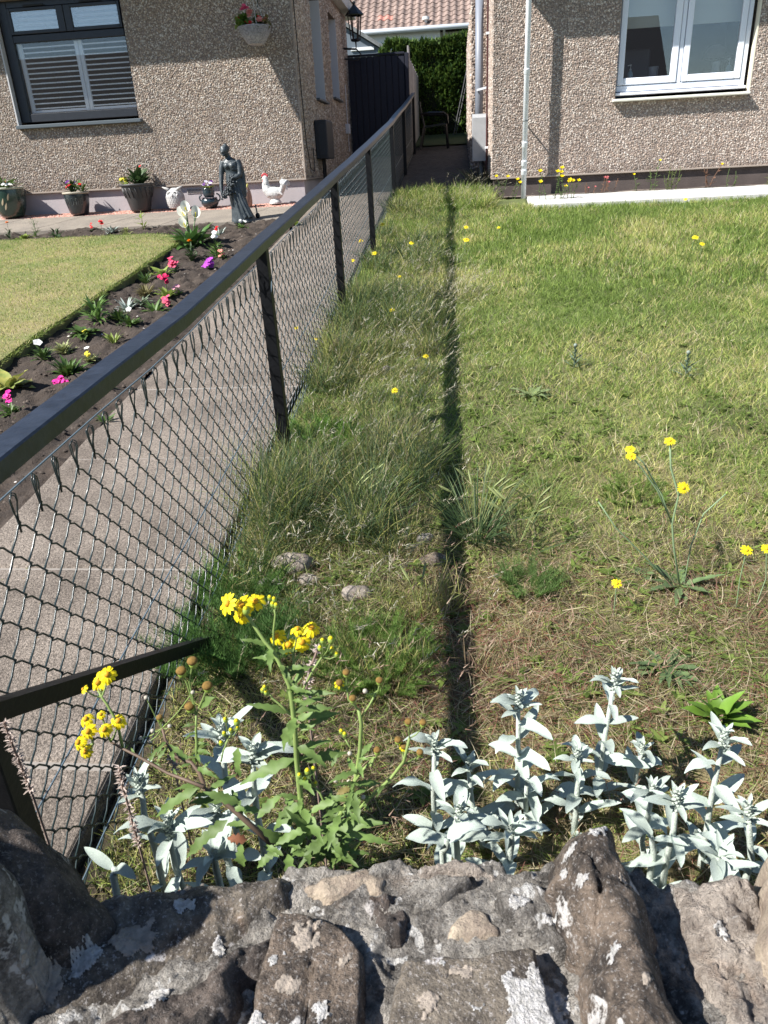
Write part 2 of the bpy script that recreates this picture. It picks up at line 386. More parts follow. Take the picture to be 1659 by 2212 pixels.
# pink gravel against the house
def gravel(name, n, fx, fy, r, pal, hz, flat=.7, squash=1.0):
    x = fx(n); y = fy(n); rr = RNG.uniform(r * .6, r * 1.4, n); z = hz(x, y); a = RNG.uniform(0, 2 * pi, n)
    P = [np.stack([x, y, z + rr * flat], 1)]
    for j in range(5):
        t = a + 2 * pi * j / 5; q = rr * RNG.uniform(.8, 1.15, n); P.append(np.stack([x + np.cos(t) * q, y + np.sin(t) * q, z + rr * .1 * RNG.uniform(0, 2, n)], 1))
    V = np.stack(P, 1).reshape(-1, 3); base = (np.arange(n) * 6)[:, None]
    F = np.concatenate([base + np.array([[0, 1 + j, 1 + (j + 1) % 5]]) for j in range(5)])
    pal = np.array(pal); c = pal[RNG.integers(0, len(pal), n)] * RNG.uniform(.7, 1.25, (n, 1))
    o = np_mesh(name, V, [F], mat('loose_stone', rough=.85, attr=True), cols=np.repeat(c, 6, 0), smooth=False)
    return tag(o, kind='stuff')
strip('gravel_strip', np.linspace(-9, -1.9, 30), np.linspace(10.605, 11.02, 4), lambda X, Y: TZ(X, Y) + .012, mat('gravel_bed', (.22, .12, .09), .95))
gravel('pink_gravel', 9000, lambda n: RNG.uniform(-6.6, -1.9, n), lambda n: RNG.uniform(10.58, 10.97, n), .011, [(.45, .20, .15), (.52, .30, .24), (.36, .17, .13), (.55, .38, .32)], lambda x, y: TZ(x, y) + .015)
# pale slab walk by the right house, and the yard between the houses
b = MB(); b.add([(.92, 9.74, 1.112), (9, 9.80, 1.112), (9, 11.0, 1.16), (.92, 11.0, 1.16)] + [(.92, 9.74, .95), (9, 9.80, .95), (9, 11.0, .95), (.92, 11.0, .95)], [(0, 1, 2, 3), (4, 5, 1, 0), (7, 4, 0, 3)])
tag(b.build('pale_walk', mat('pale_concrete', (.56, .55, .52), .85, var=.12, vs=4, bump=.3, bs=120, fine=.12)), kind='structure')
strip('gravel_margin', np.linspace(.4, 9, 40), np.linspace(10.95, 11.25, 6), lambda X, Y: 1.160 + .012 * fbm(X, Y, None, 14, 3, 4), mat('margin_grit', (.16, .13, .11), .95, var=.4, vs=60))
strip('yard', np.linspace(-.86, .5, 20), np.linspace(11.0, 17.45, 60), lambda X, Y: TZ(X, Y) + .01 * fbm(X, Y, None, 8, 3, 4) + .02, mat('yard_grit', (.035, .032, .03), .95, col2=(.06, .054, .05), vs=14, bump=1, bs=90, fine=.4))
strip('back_lawn', np.linspace(-2.2, 3, 20), np.linspace(17.45, 20.4, 20), lambda X, Y: TZ(X, Y) + .05, mat('back_turf', (.03, .05, .015), .95, var=.3))

# ================================================================== HOUSES
def pebbles(name, panels, m, parent, step=.021, r=.0125, pal=None):
    """every stone of the dry dash: small facetted domes on the given wall panels (origin, along, up, normal, length, height, holes)"""
    PV, PF, PC, k = [], [], [], 0
    for o, u, w, nn, Lu, Lw, holes, st in panels:
        o, u, w, nn = (np.array(q, float) for q in (o, u, w, nn)); nu, nw = int(Lu / st), int(Lw / st)
        a, c = np.meshgrid((np.arange(nu) + .5) * st, (np.arange(nw) + .5) * st); a = a.ravel() + (np.round(c.ravel() / st) % 2) * st * .5
        c = c.ravel(); a = a + RNG.uniform(-.4, .4, len(a)) * st; c = c + RNG.uniform(-.4, .4, len(c)) * st
        keep = (a > 0) & (a < Lu) & (c > 0) & (c < Lw)
        for h in holes: keep &= ~((a > h[0] - .006) & (a < h[1] + .006) & (c > h[2] - .006) & (c < h[3] + .006))
        a, c = a[keep], c[keep]; n = len(a); rr = r * (st / .021) * RNG.uniform(.65, 1.35, n); ph = RNG.uniform(0, 6.28, n); asp = RNG.uniform(.65, 1.0, n); rot = RNG.uniform(0, 6.28, n)
        C = o + a[:, None] * u + c[:, None] * w; P = [C + nn * (rr * RNG.uniform(.55, 1.0, n))[:, None] + u * (rr * RNG.uniform(-.3, .3, n))[:, None] + w * (rr * RNG.uniform(-.3, .3, n))[:, None]]
        for j in range(5):
            t = ph + 2 * pi * j / 5; lx = np.cos(t) * rr; ly = np.sin(t) * rr * asp
            P.append(C + u * (lx * np.cos(rot) - ly * np.sin(rot))[:, None] + w * (lx * np.sin(rot) + ly * np.cos(rot))[:, None])
        PV.append(np.stack(P, 1).reshape(-1, 3)); base = (np.arange(n) * 6)[:, None] + k
        PF += [base + np.array([[0, 1 + j, 1 + (j + 1) % 5]]) for j in range(5)]
        pl = np.array(pal); pl = (pl * .95 + pl.mean(1, keepdims=True) * .05) * .80; cc = pl[RNG.integers(0, len(pl), n)] * RNG.uniform(.72, 1.25, (n, 1)) * (1 + .10 * fbm(C[:, 0] + C[:, 1], C[:, 2] * .6, None, 1.3, 4, 71) - .20 * np.exp(-(c / .10) ** 2) * (1 + fbm(C[:, 0] + C[:, 1], C[:, 2], None, 5, 2, 72)) - .16 * np.clip(fbm((C[:, 0] + C[:, 1]) * 3.2, C[:, 2] * .25, None, 2, 3, 73), 0, 1))[:, None]; PC.append(np.repeat(cc, 6, 0)); k += n * 6
    o = np_mesh(name, np.concatenate(PV), [np.concatenate(PF)], m, parent, np.concatenate(PC), smooth=False); return tag(o, kind='stuff')
def slab_wall(b, along, base, L0, L1, z0, z1, holes, depth, axis):
    """wall as butted blocks round its openings; axis 'x' faces -Y at Y=base, axis 'y' faces along X"""
    cuts = sorted({L0, L1, *[q for h in holes for q in h[:2]]})
    for a, c in zip(cuts[:-1], cuts[1:]):
        hs = [h for h in holes if h[0] <= a + 1e-6 and h[1] >= c - 1e-6]
        segs = [(z0, z1)] if not hs else [s for s in ((z0, hs[0][2]), (hs[0][3], z1)) if s[1] - s[0] > 1e-4]
        for s in segs:
            if axis == 'x': b.box(a, c, base, base + depth, s[0], s[1])
            else: b.box(min(base, base + depth), max(base, base + depth), a, c, s[0], s[1])
dashM = mat('dry_dash_stone', rough=.8, attr=True, spec=.3)
PAL_L = [(.52, .43, .34), (.42, .335, .26), (.60, .53, .45), (.33, .25, .20), (.48, .37, .28), (.66, .60, .53), (.38, .32, .28)]
PAL_R = [(.56, .45, .37), (.46, .36, .29), (.64, .55, .47), (.36, .27, .22), (.52, .40, .32), (.70, .62, .55), (.42, .35, .31)]
mortar = mat('dash_mortar', (.19, .15, .125), .95, var=.25, vs=30, bump=.5, bs=120)
mortarR = mat('dash_mortar_pinkish', (.22, .175, .15), .95, var=.25, vs=30, bump=.5, bs=120)
# ---- left house
YL = 11.0; XC = -2.08
HL = thing('pebbledash_house', 'tan pebble-dashed house whose dark grey window has white slatted shutters', 'house', (-4.5, 13, 1.2))
b = MB(); holeL = (-6.03, -4.29, 2.33, 3.80)
slab_wall(b, 'x', YL, -9.5, XC, 1.515, 4.17, [holeL], .26, 'x')
sideholes = [(12.36, 13.25, 2.55, 3.95), (14.06, 14.9, 2.68, 3.93)]
slab_wall(b, 'y', XC, YL + .26, 16.35, 1.515, 4.17, [(12.36, 13.25, 2.55, 4.02), (14.06, 14.9, 2.68, 3.93)], -.26, 'y')
b.build('wall', mortar, HL)
pebbles('pebble_dash', [
    ((-6.9, YL, 1.52), (1, 0, 0), (0, 0, 1), (0, -1, 0), XC + 6.9, 2.62, [(-6.03 + 6.9, -4.29 + 6.9, .80, 2.3)], .0185),
    ((XC, YL, 1.52), (0, 1, 0), (0, 0, 1), (1, 0, 0), 5.3, 2.62, [(1.36, 2.25, 1.03, 2.5), (3.06, 3.9, 1.16, 2.41)], .032)], dashM, HL, pal=PAL_L)
b = MB(); b.box(-9.5, XC - .03, YL + .03, YL + .24, .95, 1.512); b.box(XC - .24, XC - .03, YL + .241, 16.3, 1.0, 1.512)
b.build('plinth', mat('plinth_render', (.40, .365, .375), .85, var=.08, vs=3, bump=.2, bs=60), HL)
b = MB(); b.cbox(-9.5, XC + .012, YL - .016, YL + .02, 1.500, 1.521, .004); b.cbox(XC - .02, XC + .014, YL + .021, 16.3, 1.500, 1.521, .004); b.cbox(XC - .012, XC + .010, YL - .010, YL + .012, 1.522, 4.17, .003)
b.build('edge_bead', mat('render_bead', (.30, .25, .21), .8), HL)
# eaves, unseen corner deepened to cast the slanting wall shadow, and the roof above
b = MB(); zE = 4.18
poly = [(-10, YL - .60), (-3.52, YL - .60), (-3.86, YL - 1.0), (-1.93, YL - 1.0), (-1.93, 16.75), (-10, 16.75)]
b.add([(x, y, zE) for x, y in poly] + [(x, y, zE + .18) for x, y in poly], [tuple(range(6)), (11, 10, 9, 8, 7, 6)] + [(i, i + 6, (i + 1) % 6 + 6, (i + 1) % 6) for i in range(6)])
b.build('eaves', mat('eaves_white', (.55, .54, .5), .6), HL)
b = MB(); b.add([(-10, YL - .7, 4.365), (-1.91, YL - .7, 4.365), (-1.91, 16.8, 4.365), (-10, 16.8, 4.365), (-7, 13.9, 6.0), (-4.6, 13.9, 6.0)], [(0, 1, 5, 4), (1, 2, 5), (2, 3, 4, 5), (3, 0, 4)])
b.build('roof', mat('roof_brown', (.16, .10, .08), .85, var=.2, vs=9, bump=.4), HL)
darkF = mat('frame_anthracite', (.018, .021, .028), .42, spec=.5, var=.15, vs=20); whiteP = mat('white_paint', (.78, .80, .82), .45)
# window of the left house
w = MB(); yf = YL + .085
for (x0, x1, z0, z1) in [(-6.0, -5.872, 2.40, 3.80), (-4.332, -4.292, 2.40, 3.80), (-5.870, -4.334, 2.40, 2.502), (-5.870, -4.334, 3.332, 3.418), (-5.870, -4.334, 3.72, 3.80)]: w.cbox(x0, x1, yf, yf + .07, z0, z1, .006)
WN = w.build('window', darkF, HL)
for (x0, x1, gx0, gx1) in [(-5.868, -5.104, -5.832, -5.20), (-5.096, -4.336, -5.003, -4.372)]:
    s = MB(); yo = yf - .018
    for q in [(x0, gx0, 3.424, 3.716), (gx1, x1, 3.424, 3.716), (gx0, gx1, 3.424, 3.463), (gx0, gx1, 3.681, 3.716)]: s.cbox(q[0], q[1], yo, yo + .05, q[2], q[3], .004)
    s.build('sash', darkF, WN)
    s = MB(); s.cbox((x0 + x1) / 2 - .14, (x0 + x1) / 2 + .14, yo - .016, yo - .001, 3.724, 3.744, .003); s.build('trickle_vent', mat('vent_black', (.008, .009, .01), .6), WN)
    s = MB(); s.box(gx0, gx1, yo + .02, yo + .024, 3.463, 3.681); s.build('pane', glass_mat('pane_glass_bright', .22), WN)
    for k in range(4):
        s = MB(); zc = 3.49 + .058 * k; s.bar((gx0 + .02, yf + .11, zc), (gx1, yf + .11, zc), .050, .006, up=Vector((0, .35, 1)).normalized()); s.build('slat', mat('slat_grey_white', (.62, .66, .72), .5), WN)
s = MB(); s.box(-5.872, -4.332, yf + .03, yf + .034, 2.502, 3.332); s.build('pane', glass_mat('pane_glass', .06), WN)
shut = mat('shutter_white', (.80, .84, .90), .4)
for (x0, x1, z0, z1) in [(-5.868, -5.812, 2.51, 3.33), (-5.080, -5.026, 2.51, 3.33), (-5.022, -4.968, 2.51, 3.33), (-5.810, -5.082, 2.512, 2.545), (-4.966, -4.31, 2.512, 2.545)]:
    s = MB(); s.cbox(x0, x1, yf + .075, yf + .105, z0, z1, .004); s.build('shutter_stile', shut, WN)
for k in range(13):
    zc = 3.285 - .0598 * k
    for x0, x1 in ((-5.810, -5.082), (-4.966, -4.31)):
        s = MB(); s.bar((x0, yf + .10, zc), (x1, yf + .10, zc), .050, .015, up=Vector((0, -.08, 1)).normalized()); s.build('slat', shut, WN)
s = MB(); s.cbox(-6.022, -4.245, YL - .075, YL + .06, 2.318, 2.362, .006); s.build('sill', mat('sill_slate', (.085, .105, .12), .5), WN)
s = MB(); s.box(-6.030, -6.012, YL - .004, YL + .083, 2.364, 3.80); s.build('reveal', mat('reveal_grey', (.48, .48, .49), .7), WN)
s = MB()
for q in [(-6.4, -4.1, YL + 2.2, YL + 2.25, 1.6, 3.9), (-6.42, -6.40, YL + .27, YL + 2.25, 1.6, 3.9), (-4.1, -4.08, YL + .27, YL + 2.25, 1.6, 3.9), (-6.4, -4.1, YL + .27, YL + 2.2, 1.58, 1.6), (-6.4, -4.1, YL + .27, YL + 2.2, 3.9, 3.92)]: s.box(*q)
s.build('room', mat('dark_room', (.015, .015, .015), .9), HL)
# side windows seen edge-on: pale reveals, dark panes, slate sills
for (y0, y1, z0, z1) in sideholes:
    s = MB(); s.box(XC - .20, XC - .185, y0, y1, z0 + .03, min(z1, 3.93)); sw = s.build('window', darkF, HL)
    s = MB(); s.box(XC - .185, XC + .004, y1 - .012, y1 - .001, z0 + .03, min(z1, 3.93)); s.build('reveal', mat('reveal_side', (.62, .63, .66), .7), sw)
    s = MB(); s.cbox(XC - .18, XC + .06, y0 - .02, y1 + .02, z0, z0 + .028, .004); s.build('sill', mat('sill_slate'), sw)
# air brick, meter box, cable, lantern
s = MB(); s.box(-3.785, -3.565, YL + .022, YL + .029, 1.400, 1.462); av = s.build('air_vent', mat('vent_cream', (.42, .39, .38), .7), HL)
for r_ in range(3):
    for c_ in range(10): s = MB(); s.box(-3.772 + c_ * .0205, -3.772 + c_ * .0205 + .012, YL + .018, YL + .0215, 1.410 + r_ * .017, 1.421 + r_ * .017); s.build('vent_hole', mat('vent_black'), av)
s = MB(); s.cbox(XC + .01, XC + .19, 11.95, 12.55, 1.76, 2.27, .012); s.cbox(XC + .06, XC + .186, 11.938, 11.949, 1.80, 2.23, .004)
s.build('meter_box', mat('meter_box_grey', (.03, .035, .042), .5, var=.1), HL)
for dy in (0, .16): s = MB(); s.tube([(XC + .08, 12.1 + dy, 1.76), (XC + .08, 12.1 + dy, 1.30)], .016, 8); s.build('meter_pipe', mat('vent_black'), HL)
s = MB(); s.tube([(XC + .025, 11.05, 3.9), (XC + .03, 11.06, 2.6), (XC + .03, 11.12, 1.95), (XC + .04, 11.25, 1.64), (XC + .04, 11.5, 1.60), (XC + .03, 11.62, 1.75), (XC + .03, 11.62, 1.9)], .007, 6); s.build('cable', mat('vent_black'), HL)
s = MB(); s.tube([(XC + .03, 15.5, 3.0), (XC + .03, 15.5, 2.2), (XC + .03, 15.55, 1.9)], .008, 6); s.cbox(XC + .0, XC + .08, 15.35, 15.5, 2.2, 2.36, .006); s.build('junction_box', mat('reveal_side'), HL)
lanM = mat('lantern_iron', (.012, .012, .013), .45)
lx, ly, lz = XC + .24, 15.75, 4.02
s = MB(); s.lathe([(.02, .24), (.06, .2), (.16, .10), (.17, .08), (.13, .075)], (lx, ly, lz), 6); s.lathe([(.075, -.32), (.09, -.30), (.08, -.28)], (lx, ly, lz), 6); s.ball((lx, ly, lz + .27), .03, 8, 5); s.tube([(lx, ly, lz - .32), (lx, ly, lz - .44), (XC, ly, lz - .42)], .018, 6)
s.tube([(lx, ly, lz - .44), (lx + .08, ly, lz - .52), (lx + .02, ly, lz - .62), (XC, ly, lz - .58)], .014, 6)
for k in range(6): s.tube([(lx + .12 * cos(k * pi / 3), ly + .12 * sin(k * pi / 3), lz + .08), (lx + .08 * cos(k * pi / 3), ly + .08 * sin(k * pi / 3), lz - .30)], .010, 5)
s.build('wall_lamp', lanM, HL)
# ---- right house
YR = 11.2; XR = .46
HR = thing('grey_dash_house', 'pinkish pebble-dashed house with a white double window and a white downpipe', 'house', (4, 14, 1.2))
b = MB(); holeR = (2.03, 3.705, 2.258, 3.62)
slab_wall(b, 'x', YR, XR, 8.5, 1.395, 3.9, [holeR], .26, 'x'); b.box(XR, XR + .26, YR + .261, 13.6, 1.395, 3.9); b.box(.22, .72, 13.601, 19, 1.30, 3.9)
b.build('wall', mortarR, HR)
pebbles('pebble_dash', [((XR, YR, 1.40), (1, 0, 0), (0, 0, 1), (0, -1, 0), 5.2, 2.4, [(2.03 - XR, 3.705 - XR, .83, 2.22)], .0200),
    ((XR, 13.6, 1.40), (0, -1, 0), (0, 0, 1), (-1, 0, 0), 2.4, 2.4, [], .03), ((.22, 13.6, 1.32), (1, 0, 0), (0, 0, 1), (0, -1, 0), .24, 2.5, [], .03),
    ((.22, 19, 1.35), (0, -1, 0), (0, 0, 1), (-1, 0, 0), 5.4, 2.5, [], .045)], dashM, HR, pal=PAL_R)
b = MB(); b.box(XR + .03, 8.5, YR + .03, YR + .25, .95, 1.392); b.box(XR + .03, XR + .24, YR + .251, 13.55, .95, 1.392); b.box(.25, .7, 13.63, 19, 1.0, 1.297)
b.build('plinth', mat('plinth_dark', (.085, .068, .062), .9, var=.2, vs=4, bump=.3), HR)
b = MB(); b.cbox(XR - .012, 8.5, YR - .016, YR + .025, 1.380, 1.402, .004); b.build('edge_bead', mat('render_bead'), HR)
b = MB(); b.box(.56, 9, YR - .40, YR + 7, 3.80, 3.95); b.build('eaves', mat('eaves_white'), HR)
b = MB(); b.add([(.5, YR - .5, 3.96), (9, YR - .5, 3.96), (9, 19.5, 3.96), (.5, 19.5, 3.96), (3.5, 15, 5.9), (6.5, 15, 5.9)], [(0, 1, 5, 4), (1, 2, 5), (2, 3, 4, 5), (3, 0, 4)]); b.build('roof', mat('roof_brown'), HR)
upvc = mat('upvc_white', (.72, .76, .84), .35, spec=.5); yf = YR + .085
w = MB()
for q in [(2.040, 2.050, 2.335, 3.62), (3.590, 3.645, 2.335, 3.62), (2.052, 3.588, 2.345, 2.412), (2.800, 2.852, 2.414, 3.62)]: w.cbox(q[0], q[1], yf, yf + .07, q[2], q[3], .004)
WR = w.build('window', upvc, HR)
s = MB(); s.box(2.05, 3.59, yf + .02, yf + .03, 2.412, 3.62)
for x0, x1, g0, g1 in ((2.054, 2.793, 2.130, 2.712), (2.859, 3.584, 2.932, 3.511)):
    s = MB(); yo = yf - .012
    for q in [(x0, g0, 2.419, 3.62), (g1, x1, 2.419, 3.62), (g0, g1, 2.419, 2.497)]: s.cbox(q[0], q[1], yo, yo + .06, q[2], q[3], .007)
    s.build('sash', upvc, WR)
    s = MB(); s.box(g0, g1, yo + .025, yo + .029, 2.497, 3.62); s.build('pane', glass_mat('pane_glass_blue', .13), WR)
s = MB(); s.box(2.794, 2.7995, yf + .03, yf + .04, 2.414, 3.62); s.box(2.8525, 2.858, yf + .03, yf + .04, 2.414, 3.62); s.box(2.054, 3.585, yf + .03, yf + .04, 2.4125, 2.4185); s.build('gasket', mat('vent_black'), WR)
s = MB(); s.cbox(2.034, 3.66, YR + .035, YR + .15, 2.300, 2.333, .006); s.build('window_ledge', upvc, WR)
s = MB(); s.cbox(1.995, 3.685, YR - .10, YR + .12, 2.226, 2.257, .006); s.build('sill', mat('sill_cream', (.66, .65, .58), .65, var=.06, vs=10), WR)
s = MB(); s.box(3.685, 3.7035, YR - .003, YR + .10, 2.259, 3.62); s.build('reveal', mat('reveal_cream', (.66, .62, .50), .7), WR)
s = MB(); s.box(2.02, 3.6, YR + .30, YR + .31, 3.085, 3.7); s.box(2.02, 3.6, YR + .295, YR + .315, 3.065, 3.0845); s.build('roller_blind', mat('blind_cream', (.72, .72, .64), .8), WR)
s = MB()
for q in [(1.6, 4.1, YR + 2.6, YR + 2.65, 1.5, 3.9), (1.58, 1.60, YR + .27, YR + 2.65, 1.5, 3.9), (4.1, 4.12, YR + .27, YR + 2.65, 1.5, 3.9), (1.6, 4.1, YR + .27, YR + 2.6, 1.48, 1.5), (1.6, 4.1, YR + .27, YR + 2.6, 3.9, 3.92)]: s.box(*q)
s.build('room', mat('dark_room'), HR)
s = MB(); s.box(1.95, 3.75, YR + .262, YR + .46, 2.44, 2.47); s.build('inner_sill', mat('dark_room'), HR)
# white downpipe with its sockets and brackets
pipeM = mat('pipe_white', (.74, .77, .80), .4); px, py = .874, 10.97
b = MB(); b.tube([(px, py, 1.12), (px, py, 3.62), (px, py - .10, 3.80)], .034, 16); DP = b.build('downpipe', pipeM, HR, smooth=True)
for z in (1.45, 1.56, 1.78, 2.61): s = MB(); s.lathe([(.033, -.03), (.039, -.026), (.039, .02), (.041, .022), (.041, .034), (.034, .036)], (px, py, z), 18); s.build('collar', pipeM, DP, smooth=True)
s = MB(); s.lathe([(.0, -.012), (.03, -.012), (.03, .012), (.0, .012)], (0, 0, 0), 16); cc = s.build('access_cap', pipeM, DP); cc.rotation_euler = (pi / 2, 0, 0); cc.location = Vector((px, py - .038, 1.685)) - WL[DP.name]
s = MB(); s.bar((px, py, 2.06), (px, YR, 2.06), .02, .006); s.tube([(px + .037 * cos(a), py + .037 * sin(a), 2.06) for a in np.linspace(0, 2 * pi, 14)], .003, 5); s.build('pipe_bracket', mat('vent_black'), DP)
# grey soil pipe, slim maroon pipe, grey sloping box
b = MB(); b.tube([(.335, 13.35, 3.95), (.335, 13.35, 1.6)], .062, 16); sp = b.build('soil_pipe', mat('pipe_grey', (.20, .22, .26), .45), HR, smooth=True)
s = MB(); s.bar((.30, 13.28, 2.62), (.46, 12.6, 2.60), .012, .03); s.build('pipe_bracket', mat('pipe_grey_pale', (.5, .52, .55), .5), sp)
b = MB(); b.tube([(.425, 12.35, 3.9), (.425, 12.35, 1.4)], .014, 8); tp = b.build('slim_pipe', mat('pipe_maroon', (.07, .025, .025), .5), HR)
for z in (3.22, 1.78): s = MB(); s.cbox(.40, .45, 12.32, 12.38, z, z + .03, .004); s.build('pipe_clip', whiteP, tp)
b = MB(); b.add([(.22, 12.45, 1.62), (.44, 12.45, 1.62), (.44, 12.45, 2.20), (.22, 12.45, 2.20), (.22, 13.05, 1.66), (.44, 13.05, 1.66), (.44, 13.05, 2.28), (.22, 13.05, 2.28)], [(0, 1, 2, 3), (5, 4, 7, 6), (4, 0, 3, 7), (3, 2, 6, 7), (4, 5, 1, 0)]); b.build('utility_box', mat('box_grey', (.36, .37, .38), .6, var=.1, vs=6, bump=.1), HR)
b = MB(); b.tube([(.36, 12.75, 1.64), (.36, 12.75, 1.38)], .035, 10); b.build('utility_pipe', mat('pipe_grey'), HR)
# ================================================================== BEHIND THE HOUSES
gtM = mat('gate_navy', (.010, .012, .024), .6, var=.2, vs=20)
gt = thing('board_gate', 'tall navy black board gate closing the passage beside the left house', 'gate', (-1.5, 16, 1.76))
x = -2.04; 
while x < -1.0:
    b = MB(); b.cbox(x, x + .113, 15.99, 16.015, 1.80, 3.48, .006); b.build('board', gtM, gt); x += .118
b = MB(); b.box(-2.04, -.972, 16.017, 16.0195, 1.80, 3.47); b.build('back_panel', gtM, gt)
b = MB(); b.box(-2.04, -.98, 16.02, 16.06, 2.1, 2.2); b.box(-2.04, -.98, 16.02, 16.06, 3.1, 3.2); b.build('rail', gtM, gt)
b = MB(); b.cbox(-2.04, -.975, 15.97, 16.03, 3.484, 3.52, .006); b.build('top_rail', gtM, gt)
b = MB(); b.cbox(-.970, -.90, 15.95, 16.04, 1.7, 3.50, .008); b.build('gate_post', gtM, gt)
bf = thing('board_fence', 'weathered grey board fence running back behind the navy gate', 'fence', (-.93, 18, 1.98))
for k in range(26):
    y = 16.06 + k * .155; b = MB(); b.cbox(-.945, -.915, y, y + .145, terr(0, y), 3.46 + .03 * (k % 3 == 1) + (.20 if k in (2, 3) else 0), .004); b.build('board', mat('board_grey', (.30, .29, .29), .8, var=.3, vs=12, rnd=.3), bf)
# far house with its pantile roof
YF = 28.0; FHm = mat('fascia_white', (.70, .72, .72), .6)
FH = thing('tiled_house', 'far house with a pinkish brown pantile roof and pale grey gutter above the hedge', 'house', (0, 33, 2.4))
b = MB(); b.box(-7, 7, YF + .45, YF + 8, 2.2, 5.46); b.build('wall', mat('far_render', (.55, .56, .54), .8), FH)
b = MB(); b.cbox(-7, -.55, YF + .20, YF + .44, 4.6, 5.50, .01); b.build('fascia', FHm, FH)
ang = radians(33); rx0, rx1, tw, tl = -4.75, 1.6, .242, .30
rp = MB(); rp.add([(-7, YF, 5.56), (7, YF, 5.56), (7, YF + 4.2, 5.56 + 4.2 * math.tan(ang)), (-7, YF + 4.2, 5.56 + 4.2 * math.tan(ang)), (7, YF + 8.4, 5.5), (-7, YF + 8.4, 5.5)], [(0, 1, 2, 3), (3, 2, 4, 5)])
rf = rp.build('roof', mat('roof_felt_dark', (.05, .04, .035), .9), FH)
tm = MB(); nseg = 8
prof = [(i / nseg * tw, .042 * sin(pi * min(1, i / nseg * 1.55)) if i / nseg < .645 else -.010 * sin(pi * (i / nseg - .645) / .355)) for i in range(nseg + 1)]
dy_, dz_ = cos(ang), sin(ang); vs = []
for t, lift in ((-.03, .022), (tl, .0)):
    for top in (0, 1):
        for px_, pz_ in prof: vs.append((px_, t * dy_ - (pz_ + lift - .018 * top) * dz_, t * dz_ + (pz_ + lift - .018 * top) * dy_))
n1 = nseg + 1; fs = []
for i in range(nseg): fs += [(i, i + 1, 2 * n1 + i + 1, 2 * n1 + i), (n1 + i, n1 + i + 1, i + 1, i)]
tm.add(vs, fs)
tileM = mat('pantile_pink', (.225, .165, .14), .85, var=.25, vs=9, rnd=.22)
tileR = mat('pantile_red', (.42, .19, .15), .85, rnd=.1)
tme = tm.mesh('tile', tileM); tme2 = tm.mesh('tile_red', tileR)
for r_ in range(9):
    for c_ in range(int((rx1 - rx0) / tw)):
        o = bpy.data.objects.new('tile', tme2 if (r_, c_) in ((2, 9), (2, 10)) else tme); put(o, rf)
        t = r_ * tl + .02; o.location = Vector((rx0 + c_ * tw + random.uniform(-.004, .004), YF + t * dy_, 5.57 + t * dz_ + random.uniform(0, .006))) - WL[FH.name]
s = MB(); s.tube([(-7, YF - .06, 5.54), (7, YF - .06, 5.52)], .075, 10); s.build('gutter', mat('gutter_grey', (.42, .46, .50), .5), FH, smooth=True)
s = MB(); s.lathe([(.03, 0), (.05, .1), (.12, .12), (.11, .2), (.02, .22)], (-1.0, YF + .2, 5.68), 12); s.build('vent_cowl', mat('cowl_white', (.7, .7, .68), .5), FH)
s = MB(); s.tube([(-.42, YF + .1, 5.5), (-.42, YF + .40, 5.3), (-.42, YF + .40, 2.6)], .04, 8); s.build('downpipe', mat('gutter_grey'), FH)
# outbuilding gable seen over the gate
OB = thing('outbuilding', 'small blue grey outbuilding with a sloping tiled verge behind the gate', 'shed', (-3.3, 24, 2.3))
b = MB(); b.add([(-5.6, 24, 2.2), (-1.6, 24, 2.2), (-1.6, 24, 4.25), (-3.6, 24, 5.45), (-5.6, 24, 4.25)] + [(-5.6, 25.5, 2.2), (-1.6, 25.5, 2.2), (-1.6, 25.5, 4.25), (-3.6, 25.5, 5.45), (-5.6, 25.5, 4.25)], [(0, 1, 2, 3, 4), (9, 8, 7, 6, 5), (1, 6, 7, 2), (0, 4, 9, 5)]); b.build('wall', mat('shed_blue_grey', (.13, .16, .19), .7), OB)
b = MB(); b.bar((-1.4, 24.7, 4.21), (-3.62, 24.7, 5.54), 1.7, .09, up=Vector((0.5, 0, .85))); b.bar((-5.8, 24.7, 4.21), (-3.58, 24.7, 5.54), 1.7, .09, up=Vector((-.5, 0, .85))); b.build('roof', mat('verge_grey', (.17, .18, .18), .8, var=.3, vs=10), OB)
b = MB(); b.cbox(-2.95, -2.30, 23.96, 23.995, 4.56, 4.64, .005); b.build('fascia', FHm, OB)
# clipped hedge: leaf sprays over a rough dark core
HG = thing('conifer_hedge', 'tall clipped green hedge behind the garden chair, sunlit along its top', 'hedge', (0, 20.6, 2.2))
hx0, hx1, hy0, hy1, hz0 = -2.25, 2.8, 20.0, 21.2, 2.15
htop = lambda x: 4.27 + .05 * np.sin(x * 2.1) + .06 * fbm(x, x * 0 + 3, None, 2.0, 3, 9) - .9 * np.clip((-1.62 - x) / .5, 0, 1)
b = MB(); b.box(hx0 + .1, hx1, hy0 + .12, hy1 - .1, hz0, 3.35); b.box(-1.5, hx1, hy0 + .14, hy1 - .12, 3.352, 4.1); b.build('core', mat('hedge_core', (.012, .016, .008), 1), HG)
n = 26000; fx = RNG.uniform(hx0, hx1, n); top_ = RNG.random(n) < .22; zt = htop(fx)
fz = np.where(top_, zt - RNG.uniform(0, .08, n), hz0 + (zt - hz0) * RNG.random(n)); fy = np.where(top_, RNG.uniform(hy0, hy1 - .1, n), hy0 + .06 + .10 * fbm(fx, fz, None, 3.5, 3, 31) + RNG.uniform(0, .12, n))
B = np.stack([fx, fy, fz], 1); D = unit(np.stack([RNG.normal(0, .5, n), np.where(top_, RNG.normal(-.2, .4, n), -1.0), np.where(top_, 1.0, RNG.normal(.55, .4, n))], 1))
